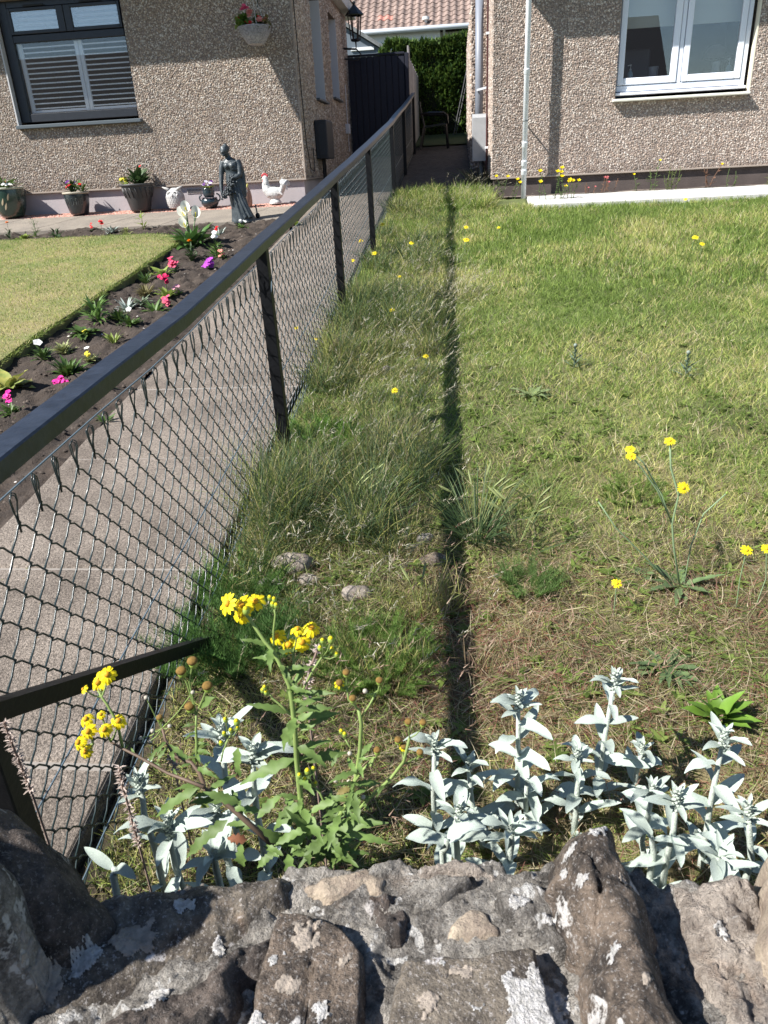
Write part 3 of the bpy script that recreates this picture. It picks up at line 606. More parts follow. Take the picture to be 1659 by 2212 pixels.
bend = np.stack([RNG.normal(0, .02, n), RNG.normal(0, .02, n), RNG.uniform(-.06, .0, n)], 1); pal = np.array([(.045, .085, .018), (.075, .13, .025), (.11, .17, .035), (.05, .10, .03)])
V, F, C = blades(B, D, bend, RNG.uniform(.07, .15, n), RNG.uniform(.03, .055, n), pal[RNG.integers(0, 4, n)] * RNG.uniform(.8, 1.25, (n, 1)), 2)
leafA = mat('foliage', rough=.6, attr=True, trans=.3, spec=.25)
tag(np_mesh('foliage', V, F, leafA, HG, C, smooth=False), kind='stuff')
# plastic chair, side on
chM = mat('chair_plastic', (.006, .007, .009), .35, spec=.4)
CH = thing('garden_chair', 'dark plastic garden armchair standing side-on in the shade before the hedge', 'chair', (-.48, 17.2, 1.9))
cx0, cy0, gz_ = -.46, 17.15, 1.885
def cp(x, y, z): return Vector((cx0 + x, cy0 + y, gz_ + z))
b = MB(); b.add([cp(-.22, -.24, .40), cp(.24, -.25, .44), cp(.24, .25, .44), cp(-.22, .24, .40), cp(-.22, -.24, .43), cp(.24, -.25, .47), cp(.24, .25, .47), cp(-.22, .24, .43)], [(3, 2, 1, 0), (4, 5, 6, 7), (0, 1, 5, 4), (1, 2, 6, 5), (2, 3, 7, 6), (3, 0, 4, 7)]); b.build('seat', chM, CH)
for sy in (-1, 1):
    b = MB(); b.bar(cp(.22, .25 * sy, .44), cp(.26, .27 * sy, 0), .055, .03); b.build('leg', chM, CH)
    b = MB(); b.bar(cp(-.22, .24 * sy, .42), cp(-.31, .26 * sy, 0), .06, .03); b.build('leg', chM, CH)
    b = MB(); b.tube([cp(-.30, .27 * sy, .64), cp(-.1, .29 * sy, .655), cp(.18, .29 * sy, .645), cp(.25, .28 * sy, .60), cp(.25, .27 * sy, .45)], [.02, .028, .028, .022, .02], 8); b.build('armrest', chM, CH, smooth=True)
    b = MB(); b.bar(cp(-.215, .22 * sy, .42), cp(-.31, .21 * sy, .86), .055, .025); b.build('back_post', chM, CH)
b = MB(); b.bar(cp(-.306, -.24, .84), cp(-.306, .24, .84), .03, .07); b.build('back_rail', chM, CH)
for k in range(5): b = MB(); b.bar(cp(-.235, -.15 + .075 * k, .45), cp(-.303, -.15 + .075 * k, .82), .045, .012); b.build('back_slat', chM, CH)
# ladder against the hedge
ld = thing('ladder', 'thin metal ladder leaning on the hedge beside the right house', 'ladder', (.0, 19.6, 2.2)); ldM = mat('ladder_metal', (.05, .05, .052), .6, metal=.0)
a0, a1 = Vector((-.10, 19.55, 2.2)), Vector((.235, 19.92, 3.62)); off = Vector((.09, .28, .0))
for q in (Vector((0, 0, 0)), off): b = MB(); b.bar(a0 + q * .6, a1 + q * .6, .016, .02); b.build('stile', ldM, ld)
for k in range(9):
    t = (k + .7) / 9.6; b = MB(); b.bar(a0.lerp(a1, t), a0.lerp(a1, t) + off * .6, .018, .018); b.build('rung', ldM, ld)

# ================================================================== CHAIN LINK FENCE
XF = -.85
ht = lambda y: np.interp(y, [.9, 1.25, 2.2, 3.3, 5.6, 8.0, 10.6, 12.3, 13.7, 16.3], [1.06, 1.045, 1.005, .995, .975, .965, .970, 1.0, 1.01, 1.08])
FN = thing('chain_link_fence', 'dark chain-link fence with a flat black top rail climbing between the two gardens', 'fence', (XF, 3.3, terr(0, 3.3)))
railM = mat('rail_black_paint', (.020, .025, .036), .36, spec=.5, var=.25, vs=14, bump=.12, bs=60, fine=.25, fs=40)
postM = mat('post_black_paint', (.004, .0045, .006), .5, spec=.28, var=.3, vs=18, bump=.15, bs=70)
wireM = mat('wire_green_coat', (.016, .030, .032), .30, spec=.7)
ys = [.90, 1.25, 1.7, 2.2, 2.75, 3.3, 4.0, 4.8, 5.6, 6.4, 7.2, 8.0, 9.2, 10.6, 11.5, 12.3, 13.0, 13.7, 15, 16.3]
b = MB(); vs = []; fs = []
for i, y in enumerate(ys):
    z = terr(0, y) + ht(y); wob = .004 * sin(y * 3.1)
    for px_, pz_ in ((-.032, 0), (.028, 0), (.032, -.004), (.032, -.040), (-.028, -.040), (-.032, -.036), (-.032, -.004)): vs.append((XF + px_ + wob, y, z + pz_))
for i in range(len(ys) - 1):
    for j in range(7): fs.append((i * 7 + j, i * 7 + (j + 1) % 7, (i + 1) * 7 + (j + 1) % 7, (i + 1) * 7 + j))
fs += [tuple(range(7)), tuple(len(vs) - 1 - j for j in range(7))]
b.add(vs, fs); b.build('top_rail', railM, FN)
for y, lean in [(.965, 0), (3.32, .012), (5.51, .0), (7.75, .008), (10.65, .01), (13.2, 0), (16.2, 0)]:
    b = MB(); z0 = terr(0, y) - .25; z1 = terr(0, y) + ht(y) - .010
    v = []
    for z, dx in ((z0, lean), (z1, 0)):
        for px_, py_ in ((-.022, -.026), (.026, -.026), (.028, -.022), (.028, .022), (.024, .026), (-.022, .026)): v.append((XF + px_ + dx, y + py_, z))
    b.add(v, [(5, 4, 3, 2, 1, 0), (6, 7, 8, 9, 10, 11)] + [(j, (j + 1) % 6, (j + 1) % 6 + 6, j + 6) for j in range(6)]); b.build('post', postM, FN)
b = MB(); b.bar((XF + .03, 2.02, terr(0, 2.02) - .02), (XF + .022, .93, .80), .034, .036); b.build('brace', postM, FN)
pw = .04375; xm = XF - .030
def wire_pts(ph, z0=.895, z1=-.03, rows=20):
    """one zigzag strand of the woven mesh; neighbours are mirrored so that they hook into each other"""
    pts = []; hh = (z0 - z1) / rows
    for r_ in range(rows + 1):
        sd = (r_ + ph) % 2; y = sd * pw; z = z0 - r_ * hh; out_ = .004 if sd else -.004
        pts += [(-.003 if r_ else 0, y - (.002 if sd else -.002), z + .006), (.003, y + (.0015 if sd else -.0015), z), (-.001, y - (.002 if sd else -.002), z - .006)]
        if r_ < rows: s_ = (r_ + 1 + ph) % 2; pts.append((.003 if sd else -.003, y + (s_ - sd) * pw * .55, z - hh * .40))
    return pts
wires = []
for ph in (0, 1):
    b = MB(); b.tube([(x, y, z + SL * y) for x, y, z in wire_pts(ph)], 0.0024, 5, cap=False); wires.append(b.mesh('wire', wireM, smooth=True))
b = MB()
for dx, sy in ((.004, -.004), (-.004, .006)):
    b.tube([(dx * .3, .0 + sy * .3, .885), (dx, .002 + sy, .915), (dx, .011 + sy, .940), (dx, .010 + sy, .953), (dx, .001 + sy, .959), (dx, -.008 + sy, .950), (dx, -.006 + sy, .928), (dx * .3, .0, .895), (dx * .2, .0, .875)], .0017, 5)
loop_me = b.mesh('loop', mat('wire_dark_coat', (.016, .026, .028), .32, spec=.7), smooth=True)
rest = MB(); k = 0
while 1.0 + k * pw < 16.1:
    y = 1.0 + k * pw; dz = float(ht(y)) - (1.072 if y < 5 else 1.055); at_ = Vector((xm, y, terr(0, y) + dz))
    if k < 296:
        o = bpy.data.objects.new('wire', wires[k % 2]); put(o, FN); o.location = at_ - WL[FN.name]
    else: rest.tube([(at_.x + x, at_.y + yy, at_.z + z + SL * yy) for x, yy, z in wire_pts(k % 2)], .0024, 4, cap=False)
    if k % 2 == 0:
        o = bpy.data.objects.new('loop', loop_me); put(o, FN); o.location = at_ - WL[FN.name]; o.rotation_euler = (0, 0, random.uniform(-.6, .6)); o.scale = (1, random.uniform(.8, 1.25), 1)
    k += 1
tag(rest.build('woven_mesh', wireM, FN), kind='stuff')
for hgt in (.895, .33, .03):
    b = MB(); P = []
    for y in np.arange(.97, 16.2, .35): P.append((xm + .004, y, terr(0, y) + hgt + (float(ht(y)) - 1.0 if hgt > .5 else 0) + .003 * sin(y * 5)))
    b.tube(P, .0022, 5); b.build('line_wire', mat('wire_steel_blue', (.10, .14, .17), .35, spec=.6), FN)
b = MB(); b.tube([(XF + .05, 3.22, terr(0, 3.22) + .80), (XF + .03, 3.34, terr(0, 3.3) + .84), (XF - .03, 3.36, terr(0, 3.3) + .845)], .0025, 5); b.build('tie_wire', mat('wire_steel_blue'), FN)
# ================================================================== RUBBLE WALL UNDER THE CAMERA
ZW = .72
SW = thing('rubble_wall', 'low rough stone wall with lichened cope stones set in crumbling mortar, nearest the camera', 'wall', (0, .5, 0))
def sdist(px, py, poly):
    """signed distance to a polygon, positive inside"""
    d = np.full(px.shape, 1e9); ins = np.zeros(px.shape, bool); n = len(poly)
    for i in range(n):
        x0, y0 = poly[i]; x1, y1 = poly[(i + 1) % n]; ex, ey = x1 - x0, y1 - y0; t = np.clip(((px - x0) * ex + (py - y0) * ey) / (ex * ex + ey * ey + 1e-12), 0, 1)
        d = np.minimum(d, np.hypot(px - x0 - t * ex, py - y0 - t * ey)); c = (y0 > py) != (y1 > py); ins ^= c & (px < (x1 - x0) * (py - y0) / (y1 - y0 + 1e-12) + x0)
    return np.where(ins, d, -d)
GRIDS = []
def surf(X, Y):
    """height of the finished wall top"""
    out = np.full(X.shape, -1.0)
    for x0, y0, r_, Z in GRIDS:
        i = np.round((X - x0) / r_).astype(int); j = np.round((Y - y0) / r_).astype(int); ok = (i >= 0) & (j >= 0) & (i < Z.shape[1]) & (j < Z.shape[0])
        out = np.where(ok, np.maximum(out, Z[np.clip(j, 0, Z.shape[0] - 1), np.clip(i, 0, Z.shape[1] - 1)]), out)
    return out
def stone(name, poly, zb, ztop, r, rough, seed, m, res=.0035, freq=14, cracks=(), wob=.010, facet=0.0, px=True, zmap=None, lab=None, flat=1.0):
    """a stone as a relief with steep rounded flanks; ztop = (height, slope per m in x, slope per m in y)"""
    zm = zmap if zmap is not None else ztop[0]
    P = [tuple(onZ(u, v, zm)[:2]) for u, v in poly] if px else list(poly)
    xs = [p[0] for p in P]; ys_ = [p[1] for p in P]; cx_, cy_ = sum(xs) / len(xs), sum(ys_) / len(ys_)
    X, Y = np.meshgrid(np.arange(min(xs) - .012, max(xs) + .012, res), np.arange(min(ys_) - .012, max(ys_) + .012, res))
    w1 = fbm(X, Y, None, 22, 3, seed); w2 = fbm(X, Y, None, 22, 3, seed + 50)
    d = sdist(X + wob * w1, Y + wob * w2, P)
    t = np.clip(d / r, 0, 1); pr = (1 - (1 - t) ** 2) ** .5
    top = ztop[0] + ztop[1] * (X - cx_) + ztop[2] * (Y - cy_)
    nz = fbm(X, Y, None, freq, 5, seed + 3, .55)
    if facet: nz = nz * (1 - facet) + facet * np.round(nz * 3) / 3
    nz = nz + .35 * fbm(X, Y, None, freq * 5, 3, seed + 9)
    Z = zb + (top - zb) * pr ** flat + rough * nz * np.clip(t * 1.5, .25, 1)
    for (a, c, wd_, dep) in cracks:
        A = onZ(*a, zm); C_ = onZ(*c, zm); ex, ey = C_.x - A.x, C_.y - A.y; tt = np.clip(((X - A.x) * ex + (Y - A.y) * ey) / (ex * ex + ey * ey), 0, 1)
        dd = np.hypot(X - A.x - tt * ex, Y - A.y - tt * ey) + .004 * fbm(X, Y, None, 60, 2, seed + 77); Z = Z - dep * np.exp(-(dd / wd_) ** 2)
    Z = np.where(d > 0, Z, zb)
    GRIDS.append((X[0, 0], Y[0, 0], res, Z))
    ny, nx = X.shape; i = (np.arange(ny - 1)[:, None] * nx + np.arange(nx - 1)[None]).ravel(); q = np.stack([i, i + 1, i + nx + 1, i + nx], 1)
    dk = d.ravel(); q = q[(dk[q] > -res * 1.5).all(1)]
    V = np.stack([X, Y, Z], -1).reshape(-1, 3); used = np.unique(q); mp = -np.ones(len(V), int); mp[used] = np.arange(len(used))
    o = np_mesh(name, V[used], [mp[q]], m, SW)
    if lab: o['label'] = lab
    return o
R_mort = rock_mat('wall_mortar', (.44, .405, .36), (.10, .09, .08), (.70, .68, .65), .55, 30, .15, 1.2)
R_brown = rock_mat('stone_brown', (.20, .155, .12), (.045, .037, .032), (.66, .63, .60), .62, 15, .30, .9)
R_dark = rock_mat('stone_dark', (.13, .105, .09), (.033, .029, .027), (.48, .45, .43), .45, 13, .2, .9)
R_grey = rock_mat('stone_olive_grey', (.195, .165, .13), (.06, .05, .042), (.68, .64, .62), .62, 11, .25, .7)
R_pale = rock_mat('stone_pale_rubble', (.52, .45, .385), (.24, .20, .17), (.62, .58, .54), .25, 22, .30, 1.2)
R_buff = rock_mat('stone_buff', (.40, .33, .25), (.24, .19, .15), (.6, .55, .5), .0, 14, .2, .7)
# the wall's core: mortar bedding with a ragged back edge
back = [(-1.25, .74), (-.8, .72)] + [tuple(onZ(u, v, ZW)[:2]) for u, v in [(60, 1960), (215, 1915), (330, 1905), (440, 1900), (560, 1880), (640, 1868), (760, 1850), (860, 1838), (980, 1842), (1090, 1862), (1165, 1835), (1250, 1840), (1400, 1868), (1500, 1885), (1600, 1885), (1700, 1895)]] + [(1.3, .75)]
stone('mortar', [(-1.25, .28)] + back + [(1.3, .28)], -.05, (ZW + .008, 0, 0), .03, .009, 5, R_mort, res=.0038, freq=26, px=False, wob=.012, flat=.35)
stone('stone', [(-700, 1750), (-300, 1690), (-40, 1722), (70, 1728), (140, 1748), (190, 1800), (214, 1850), (206, 1905), (165, 1955), (95, 1995), (0, 2025), (-200, 2080), (-700, 2100)], ZW - .06, (.90, -.55, .1), .075, .013, 21, R_dark, zmap=.86, freq=9, facet=.35, lab='dark weathered cope stone, leftmost on the wall')
stone('stone', [(215, 1925), (330, 1908), (450, 1900), (575, 1882), (655, 1880), (640, 1930), (560, 2000), (430, 2075), (280, 2140), (90, 2225), (-260, 2330), (-400, 2150), (-100, 2040), (120, 1990)], ZW - .03, (ZW + .028, 0, .1), .05, .012, 33, R_grey, zmap=ZW + .02, freq=13, lab='broad grey slab lying in the shade of the dark cope stone')
stone('stone', [(560, 2020), (610, 1985), (585, 2080), (535, 2120), (525, 2215), (500, 2300), (60, 2330), (150, 2200), (300, 2135), (440, 2075)], ZW - .03, (ZW + .035, .1, -.05), .035, .013, 41, R_dark, zmap=ZW + .03, freq=18, facet=.3, lab='rough brown grey stone at the bottom left of the wall top')
stone('stone', [(592, 1962), (640, 1952), (700, 1965), (752, 2002), (790, 2046), (795, 2130), (788, 2300), (500, 2300), (528, 2190), (548, 2085)], ZW - .04, (ZW + .036, .02, -.02), .012, .0035, 52, R_brown, zmap=ZW + .036, freq=10, wob=.004, cracks=[((680, 1970), (655, 2230), .0022, .007), ((735, 2030), (700, 2260), .002, .004)], lab='flat brown stone with long cracks and a white lichen spot')
stone('stone', [(860, 2064), (960, 2052), (1060, 2046), (1172, 2036), (1186, 2110), (1215, 2215), (1240, 2330), (800, 2330), (826, 2210), (845, 2130)], ZW - .04, (ZW + .040, .0, -.02), .010, .0030, 63, R_grey, zmap=ZW + .04, freq=9, wob=.004, lab='flat olive grey stone with a big white lichen patch, bottom centre')
stone('stone', [(1168, 1850), (1185, 1800), (1222, 1758), (1268, 1740), (1318, 1744), (1352, 1770), (1380, 1822), (1420, 1910), (1470, 2020), (1515, 2110), (1570, 2230), (1620, 2340), (1350, 2340), (1305, 2215), (1262, 2090), (1236, 2010), (1205, 1940), (1180, 1900)], ZW - .05, (.835, .0, .12), .070, .008, 74, R_brown, zmap=.82, freq=11, facet=.15, cracks=[((1262, 1830), (1300, 1915), .003, .012), ((1300, 1915), (1282, 2010), .003, .010)], lab='long humped brown cope stone with white lichen on its tip, right of centre')
stone('stone', [(1655, 1790), (1720, 1770), (1900, 1800), (1900, 2100), (1700, 2080), (1648, 2010), (1640, 1900)], ZW - .05, (.82, .0, .0), .05, .008, 81, R_buff, zmap=.80, freq=11, lab='ochre stone at the right edge of the wall')
stone('stone', [(1440, 1895), (1530, 1890), (1640, 1900), (1690, 1990), (1700, 2100), (1720, 2330), (1590, 2330), (1530, 2200), (1470, 2040), (1450, 1960)], ZW - .03, (ZW + .022, 0, .0), .03, .014, 92, R_pale, zmap=ZW + .02, freq=24, lab='crumbling pale rubble stone right of the long cope stone')
stone('stone', [(880, 1935), (930, 1905), (1000, 1895), (1040, 1905), (985, 1940), (930, 1962), (880, 1962)], ZW - .02, (ZW + .030, .1, .2), .012, .006, 101, R_mort, zmap=ZW + .02, freq=20, lab='thin grey slate flake tilted on the mortar')
stone('stone', [(968, 1990), (1010, 1965), (1060, 1968), (1092, 2000), (1070, 2035), (1000, 2040), (960, 2046)], ZW - .03, (ZW + .022, .0, .1), .018, .004, 111, R_buff, zmap=ZW + .01, freq=14, lab='small buff stone bedded behind the olive grey stone')
stone('stone', [(1060, 1930), (1150, 1910), (1215, 1945), (1250, 2020), (1255, 2080), (1180, 2075), (1100, 2030), (1075, 1985)], ZW - .03, (ZW + .030, -.1, .1), .022, .008, 121, R_mort, zmap=ZW + .02, freq=20, lab='grey mortar-faced stone against the long cope stone')
stone('stone', [(640, 1900), (700, 1888), (770, 1880), (850, 1885), (830, 1925), (760, 1950), (700, 1950), (650, 1935)], ZW - .03, (ZW + .020, .0, .1), .018, .006, 131, R_buff, zmap=ZW + .01, freq=16, lab='small brown stone below the ragwort root')
stone('stone', [(880, 1862), (960, 1852), (1060, 1870), (1120, 1890), (1060, 1915), (960, 1900), (900, 1900)], ZW - .03, (ZW + .024, .0, .1), .02, .010, 141, R_pale, zmap=ZW + .01, freq=24, lab='pale lump of mortar at the back edge of the wall')
stone('stone', [(780, 1960), (870, 1925), (900, 1985), (870, 2045), (830, 2055), (800, 2030)], ZW - .03, (ZW + .012, .0, .1), .02, .010, 151, R_dark, zmap=ZW, freq=24, lab='dark mossy stone between the two flat front stones')
gravel('mortar_crumbs', 300, lambda n: np.concatenate([RNG.normal(.035, .03, n // 3), RNG.normal(.315, .03, n // 3), RNG.uniform(-.4, .40, n - 2 * (n // 3))]), lambda n: np.concatenate([RNG.normal(.652, .012, n // 3), RNG.normal(.60, .045, n // 3), RNG.uniform(.52, .69, n - 2 * (n // 3))]), .0034, [(.22, .20, .18), (.17, .15, .13), (.12, .10, .09), (.27, .25, .23)], lambda x, y: 0 * x + ZW + .002, .8)

stone('stone', [(-300, 1850), (5, 1800), (38, 1850), (54, 1930), (30, 1985), (-20, 2015), (-300, 2060)], ZW, (.93, -.4, .0), .05, .010, 161, R_mort, zmap=.90, freq=14, lab='grey mottled stone leaning on the dark cope stone at the left edge')

lichM = mat('lichen_crust', (.62, .60, .585), .95, col2=(.40, .385, .36), vs=130, bump=.9, bs=320); lichT = mat('lichen_tan', (.34, .285, .235), .95, col2=(.24, .205, .17), vs=90, bump=.6, bs=240)
def lichen(u, v, z, r, seed, m, asp=1.0):
    c = onZ(u, v, z); X, Y = np.meshgrid(np.arange(c.x - r * 1.7, c.x + r * 1.7, .0016), np.arange(c.y - r * 1.7, c.y + r * 1.7, .0016)); d = r - np.hypot(X - c.x, (Y - c.y) * asp) + r * .75 * fbm(X, Y, None, .6 / r, 4, seed, .6)
    Z = surf(X, Y) + .0004 + .0022 * np.clip(d / .004, 0, 1) * (1 + .5 * fbm(X, Y, None, 200, 2, seed)); ny, nx = X.shape; i = (np.arange(ny - 1)[:, None] * nx + np.arange(nx - 1)[None]).ravel(); q = np.stack([i, i + 1, i + nx + 1, i + nx], 1); q = q[(d.ravel()[q] > 0).all(1)]
    if len(q) == 0: return
    V = np.stack([X, Y, Z], -1).reshape(-1, 3); used = np.unique(q); mp = -np.ones(len(V), int); mp[used] = np.arange(len(used)); np_mesh('lichen', V[used], [mp[q]], m, SW)
for k_, (u, v, z, r, m) in enumerate([(1165, 2120, .757, .022, lichM), (1170, 2185, .757, .030, lichM), (1118, 2165, .757, .012, lichM), (588, 2076, .755, .014, lichM), (1005, 2100, .758, .014, lichT), (935, 2165, .758, .013, lichT), (1030, 2175, .758, .010, lichM), (955, 2080, .758, .007, lichM), (655, 2035, .755, .017, lichT), (735, 2075, .755, .016, lichT), (620, 2130, .755, .010, lichT), (700, 2190, .755, .012, lichM), (548, 2200, .755, .009, lichM),
    (1292, 1768, .84, .013, lichM), (1232, 1815, .83, .008, lichM), (1222, 1868, .81, .010, lichM), (1255, 1900, .82, .006, lichM), (1330, 2045, .82, .008, lichM), (1345, 1880, .83, .007, lichT), (1400, 2110, .82, .010, lichT), (1285, 1800, .835, .006, lichM), (300, 2030, .75, .022, lichT), (180, 2080, .75, .016, lichM), (400, 1960, .75, .012, lichM), (330, 2150, .75, .012, lichM), (1180, 1990, .75, .008, lichM), (1120, 1960, .75, .010, lichM), (470, 2030, .75, .008, lichM), (30, 1900, .92, .016, lichT), (1560, 2010, .745, .012, lichM)]): lichen(u, v, z, r, 300 + k_, m)
stone('stone', [(-.98, .42), (-.71, .375), (-.68, .40), (-.70, .46), (-.95, .52)], ZW - .05, (1.20, 0, 0), .03, .012, 171, R_dark, px=False, res=.006, freq=9, lab='unseen tall stone added beyond the left end to shade the wall top')  # out of view, added to throw the diagonal shadow across the wall top
# ================================================================== GRASS
GREENS = np.array([(.070, .112, .024), (.108, .160, .034), (.150, .210, .046), (.200, .262, .066)])
YELS = np.array([(.27, .31, .080), (.34, .345, .11), (.40, .37, .15)])
STRAW = np.array([(.40, .335, .20), (.33, .265, .155), (.48, .42, .28), (.25, .195, .12)])
REDS = np.array([(.20, .085, .06), (.26, .13, .085), (.15, .07, .05)])
BLUES = np.array([(.075, .125, .060), (.105, .165, .080), (.055, .095, .040), (.15, .20, .10)])
def pick(pal, n): return pal[RNG.integers(0, len(pal), n)] * RNG.uniform(.78, 1.22, (n, 1))
def sward(n, x0, x1, y0, y1, hfun, wid, green, K=2, lean=.35, reject=None, ground=gh, hvar=.45, flat=None, reds=None, blue=0):
    x = RNG.uniform(x0, x1, n); y = RNG.uniform(y0, y1, n)
    keep = np.ones(n, bool) if reject is None else ~reject(x, y)
    x, y = x[keep], y[keep]; n = len(x); z = ground(x, y) - .004
    h = hfun(x, y) * RNG.uniform(1 - hvar, 1 + hvar, n); g = np.clip(green(x, y), 0, 1)
    u = RNG.random(n); c = np.where((u < g)[:, None], pick(GREENS, n), np.where((u < g + (1 - g) * .68)[:, None], pick(YELS, n), pick(STRAW, n)))
    if blue: c = np.where(((RNG.random(n) < blue) & (u < g))[:, None], pick(BLUES, n), c)
    if reds is not None: c = np.where((RNG.random(n) < reds(x, y))[:, None], pick(REDS, n), c)
    c = np.clip(c * (1.12 if blue else 1.45), 0, .75)
    f = np.zeros(n) if flat is None else flat(x, y)
    a = RNG.uniform(0, 2 * pi, n); ln = np.abs(RNG.normal(0, lean, n)) + f * RNG.uniform(.4, 2.2, n)
    D = unit(np.stack([np.cos(a) * ln, np.sin(a) * ln, np.ones(n)], 1)); b2 = a + RNG.normal(0, .6, n); bm = RNG.uniform(.05, .55, n)
    bend = np.stack([np.cos(b2) * bm, np.sin(b2) * bm, -bm * .55], 1)
    return blades(np.stack([x, y, z], 1), D, bend, h, wid * RNG.uniform(.7, 1.3, n), c, K)
def outside(x, y): return (x > 1.05 + .46 * y) | (x < -.90) | ((y > 9.72 + .02 * np.sin(x * 9)) & (x > .92))          # a little more than the camera can see
patch = lambda x, y, s=1.3, sd=40: fbm(x, y, None, s, 3, sd)
def h_lawn(x, y): return (.046 + .022 * np.clip((y - 5) / 4, 0, 1) + .020 * np.clip(patch(x, y, 2.2, 44), 0, 1) + .0 * y) * np.where(y > 9.0, .72, 1.0)
def g_lawn(x, y): return .60 + .10 * np.clip((y - 3.4) / 5.2, 0, 1) + .42 * patch(x, y, 1.1, 41) + .25 * patch(x, y, 4, 43) + .10 * np.clip((y - 8) / 2, 0, 1) - .18 * np.clip((2.2 - y) / 1.0, 0, 1)
red_near = lambda x, y: np.clip(.34 * np.exp(-((y - 1.9) / .45) ** 2) * (1 + 1.4 * patch(x, y, 3, 47)), 0, .8) * (x > -.2)
flat_near = lambda x, y: np.clip((2.7 - y) / .9, 0, 1) * .9 + .15
parts = [
    sward(74000, -.88, 2.0, 1.0, 3.2, h_lawn, .0024, g_lawn, 2, .5, outside, flat=flat_near, reds=red_near),
    sward(95000, -.88, 3.6, 3.2, 6.0, h_lawn, .0033, g_lawn, 2, .4, outside, flat=lambda x, y: .15 + 0 * x),
    sward(115000, -.88, 5.4, 6.0, 9.95, lambda x, y: h_lawn(x, y) * 1.05, .0050, g_lawn, 2, .35, outside),
]
# long straw lying in the thatch near the wall
def straw(n, x0, x1, y0, y1, L, pal, w=.0018, lift=.02):
    x = RNG.uniform(x0, x1, n); y = RNG.uniform(y0, y1, n); k = ~outside(x, y); x, y = x[k], y[k]; n = len(x)
    a = RNG.uniform(0, 2 * pi, n); el = np.abs(RNG.normal(.12, .22, n)); D = np.stack([np.cos(a) * np.cos(el), np.sin(a) * np.cos(el), np.sin(el) + SL * np.sin(a)], 1)
    bend = np.stack([RNG.normal(0, .18, n), RNG.normal(0, .18, n), RNG.uniform(-.12, .12, n)], 1)
    return blades(np.stack([x, y, gh(x, y) + RNG.uniform(0, lift, n)], 1), unit(D), bend, L * RNG.uniform(.4, 1.3, n), w * RNG.uniform(.6, 1.4, n), pick(pal, n), 3)
parts += [straw(12500, -.7, 1.5, 1.0, 2.6, .085, STRAW), straw(3500, -.7, 1.5, 1.0, 2.4, .07, REDS), straw(7000, -.8, 2.4, 2.5, 4.5, .07, STRAW), straw(1500, -.8, 3.4, 4.4, 7.5, .09, STRAW, .0024)]
# the unmown verge along the fence
def verge(x, y): return (x > -.06 + .16 * patch(x * 0, y, 1.7, 52) + .10 * patch(x, y, 7, 57)) | outside(x, y) | (patch(x, y, 5.5, 56) < RNG.normal(-.12, .12, len(x)) + .22 * np.exp(-((y - 2.1) / .5) ** 2))
tallf = lambda x, y: 1.2 * (.085 + .075 * np.clip(patch(x, y, 2.6, 53) * 1.5, -.9, 1.4) + .05 * np.exp(-((x + .80) / .12) ** 2) + .09 * np.exp(-((y - 2.75) / .4) ** 2) + .07 * np.exp(-((y - 5.3) / .6) ** 2)) * np.where(y > 7.2, .75, 1) * np.clip((y - 1.25) / .9, .3, 1)
g_verge = lambda x, y: .66 + .3 * patch(x, y, 2, 54) - .45 * np.exp(-((y - 1.6) / .5) ** 2) - .5 * np.exp(-((x + .12) / .16) ** 2 - ((y - 2.1) / .4) ** 2)
parts += [sward(24000, -.88, .1, 1.15, 3.6, tallf, .0026, g_verge, 3, .45, verge, blue=.75), sward(22000, -.88, .1, 3.6, 6.6, tallf, .0032, g_verge, 3, .55, verge, blue=.6), sward(14000, -.86, .15, 6.6, 10.6, tallf, .0045, g_verge, 3, .55, verge, blue=.6)]
parts += [sward(9000, -.84, .44, 9.8, 11.25, lambda x, y: .13 + .07 * patch(x, y, 3, 58), .0055, g_verge, 3, .5)]
# bent flowering stalks with pale seed heads in the verge
def seeds(n, cx_, cy_, sx, sy, L, tone):
    x = RNG.normal(cx_, sx, n); y = RNG.normal(cy_, sy, n); x = np.clip(x, -.86, None); a = RNG.normal(.3, .9, n); ln = RNG.uniform(.15, .8, n)
    D = unit(np.stack([np.cos(a) * ln, np.sin(a) * ln, np.ones(n)], 1)); bm = RNG.uniform(.1, .5, n); bend = np.stack([np.cos(a) * bm, np.sin(a) * bm, -bm * .5], 1); h = L * RNG.uniform(.6, 1.2, n); B = np.stack([x, y, gh(x, y)], 1)
    out = [blades(B, D, bend, h, .0020, pick(np.array([(.22, .23, .09), (.33, .29, .15), (.15, .17, .06)]), n), 3)]
    T = B + D * h[:, None] + bend * h[:, None]; d2 = unit(D + 2 * bend)
    for j in range(7):
        q = T - d2 * (j * .010) + 0; dd = unit(d2 + RNG.normal(0, .45, (n, 3))); out.append(blades(q, dd, RNG.normal(0, .2, (n, 3)), RNG.uniform(.014, .028, n), .0036, pick(tone, n), 1))
    return out
SEED = np.array([(.50, .46, .34), (.42, .36, .26), (.58, .55, .44)]); SEEDR = np.array([(.36, .24, .18), (.45, .33, .25), (.30, .17, .13)])
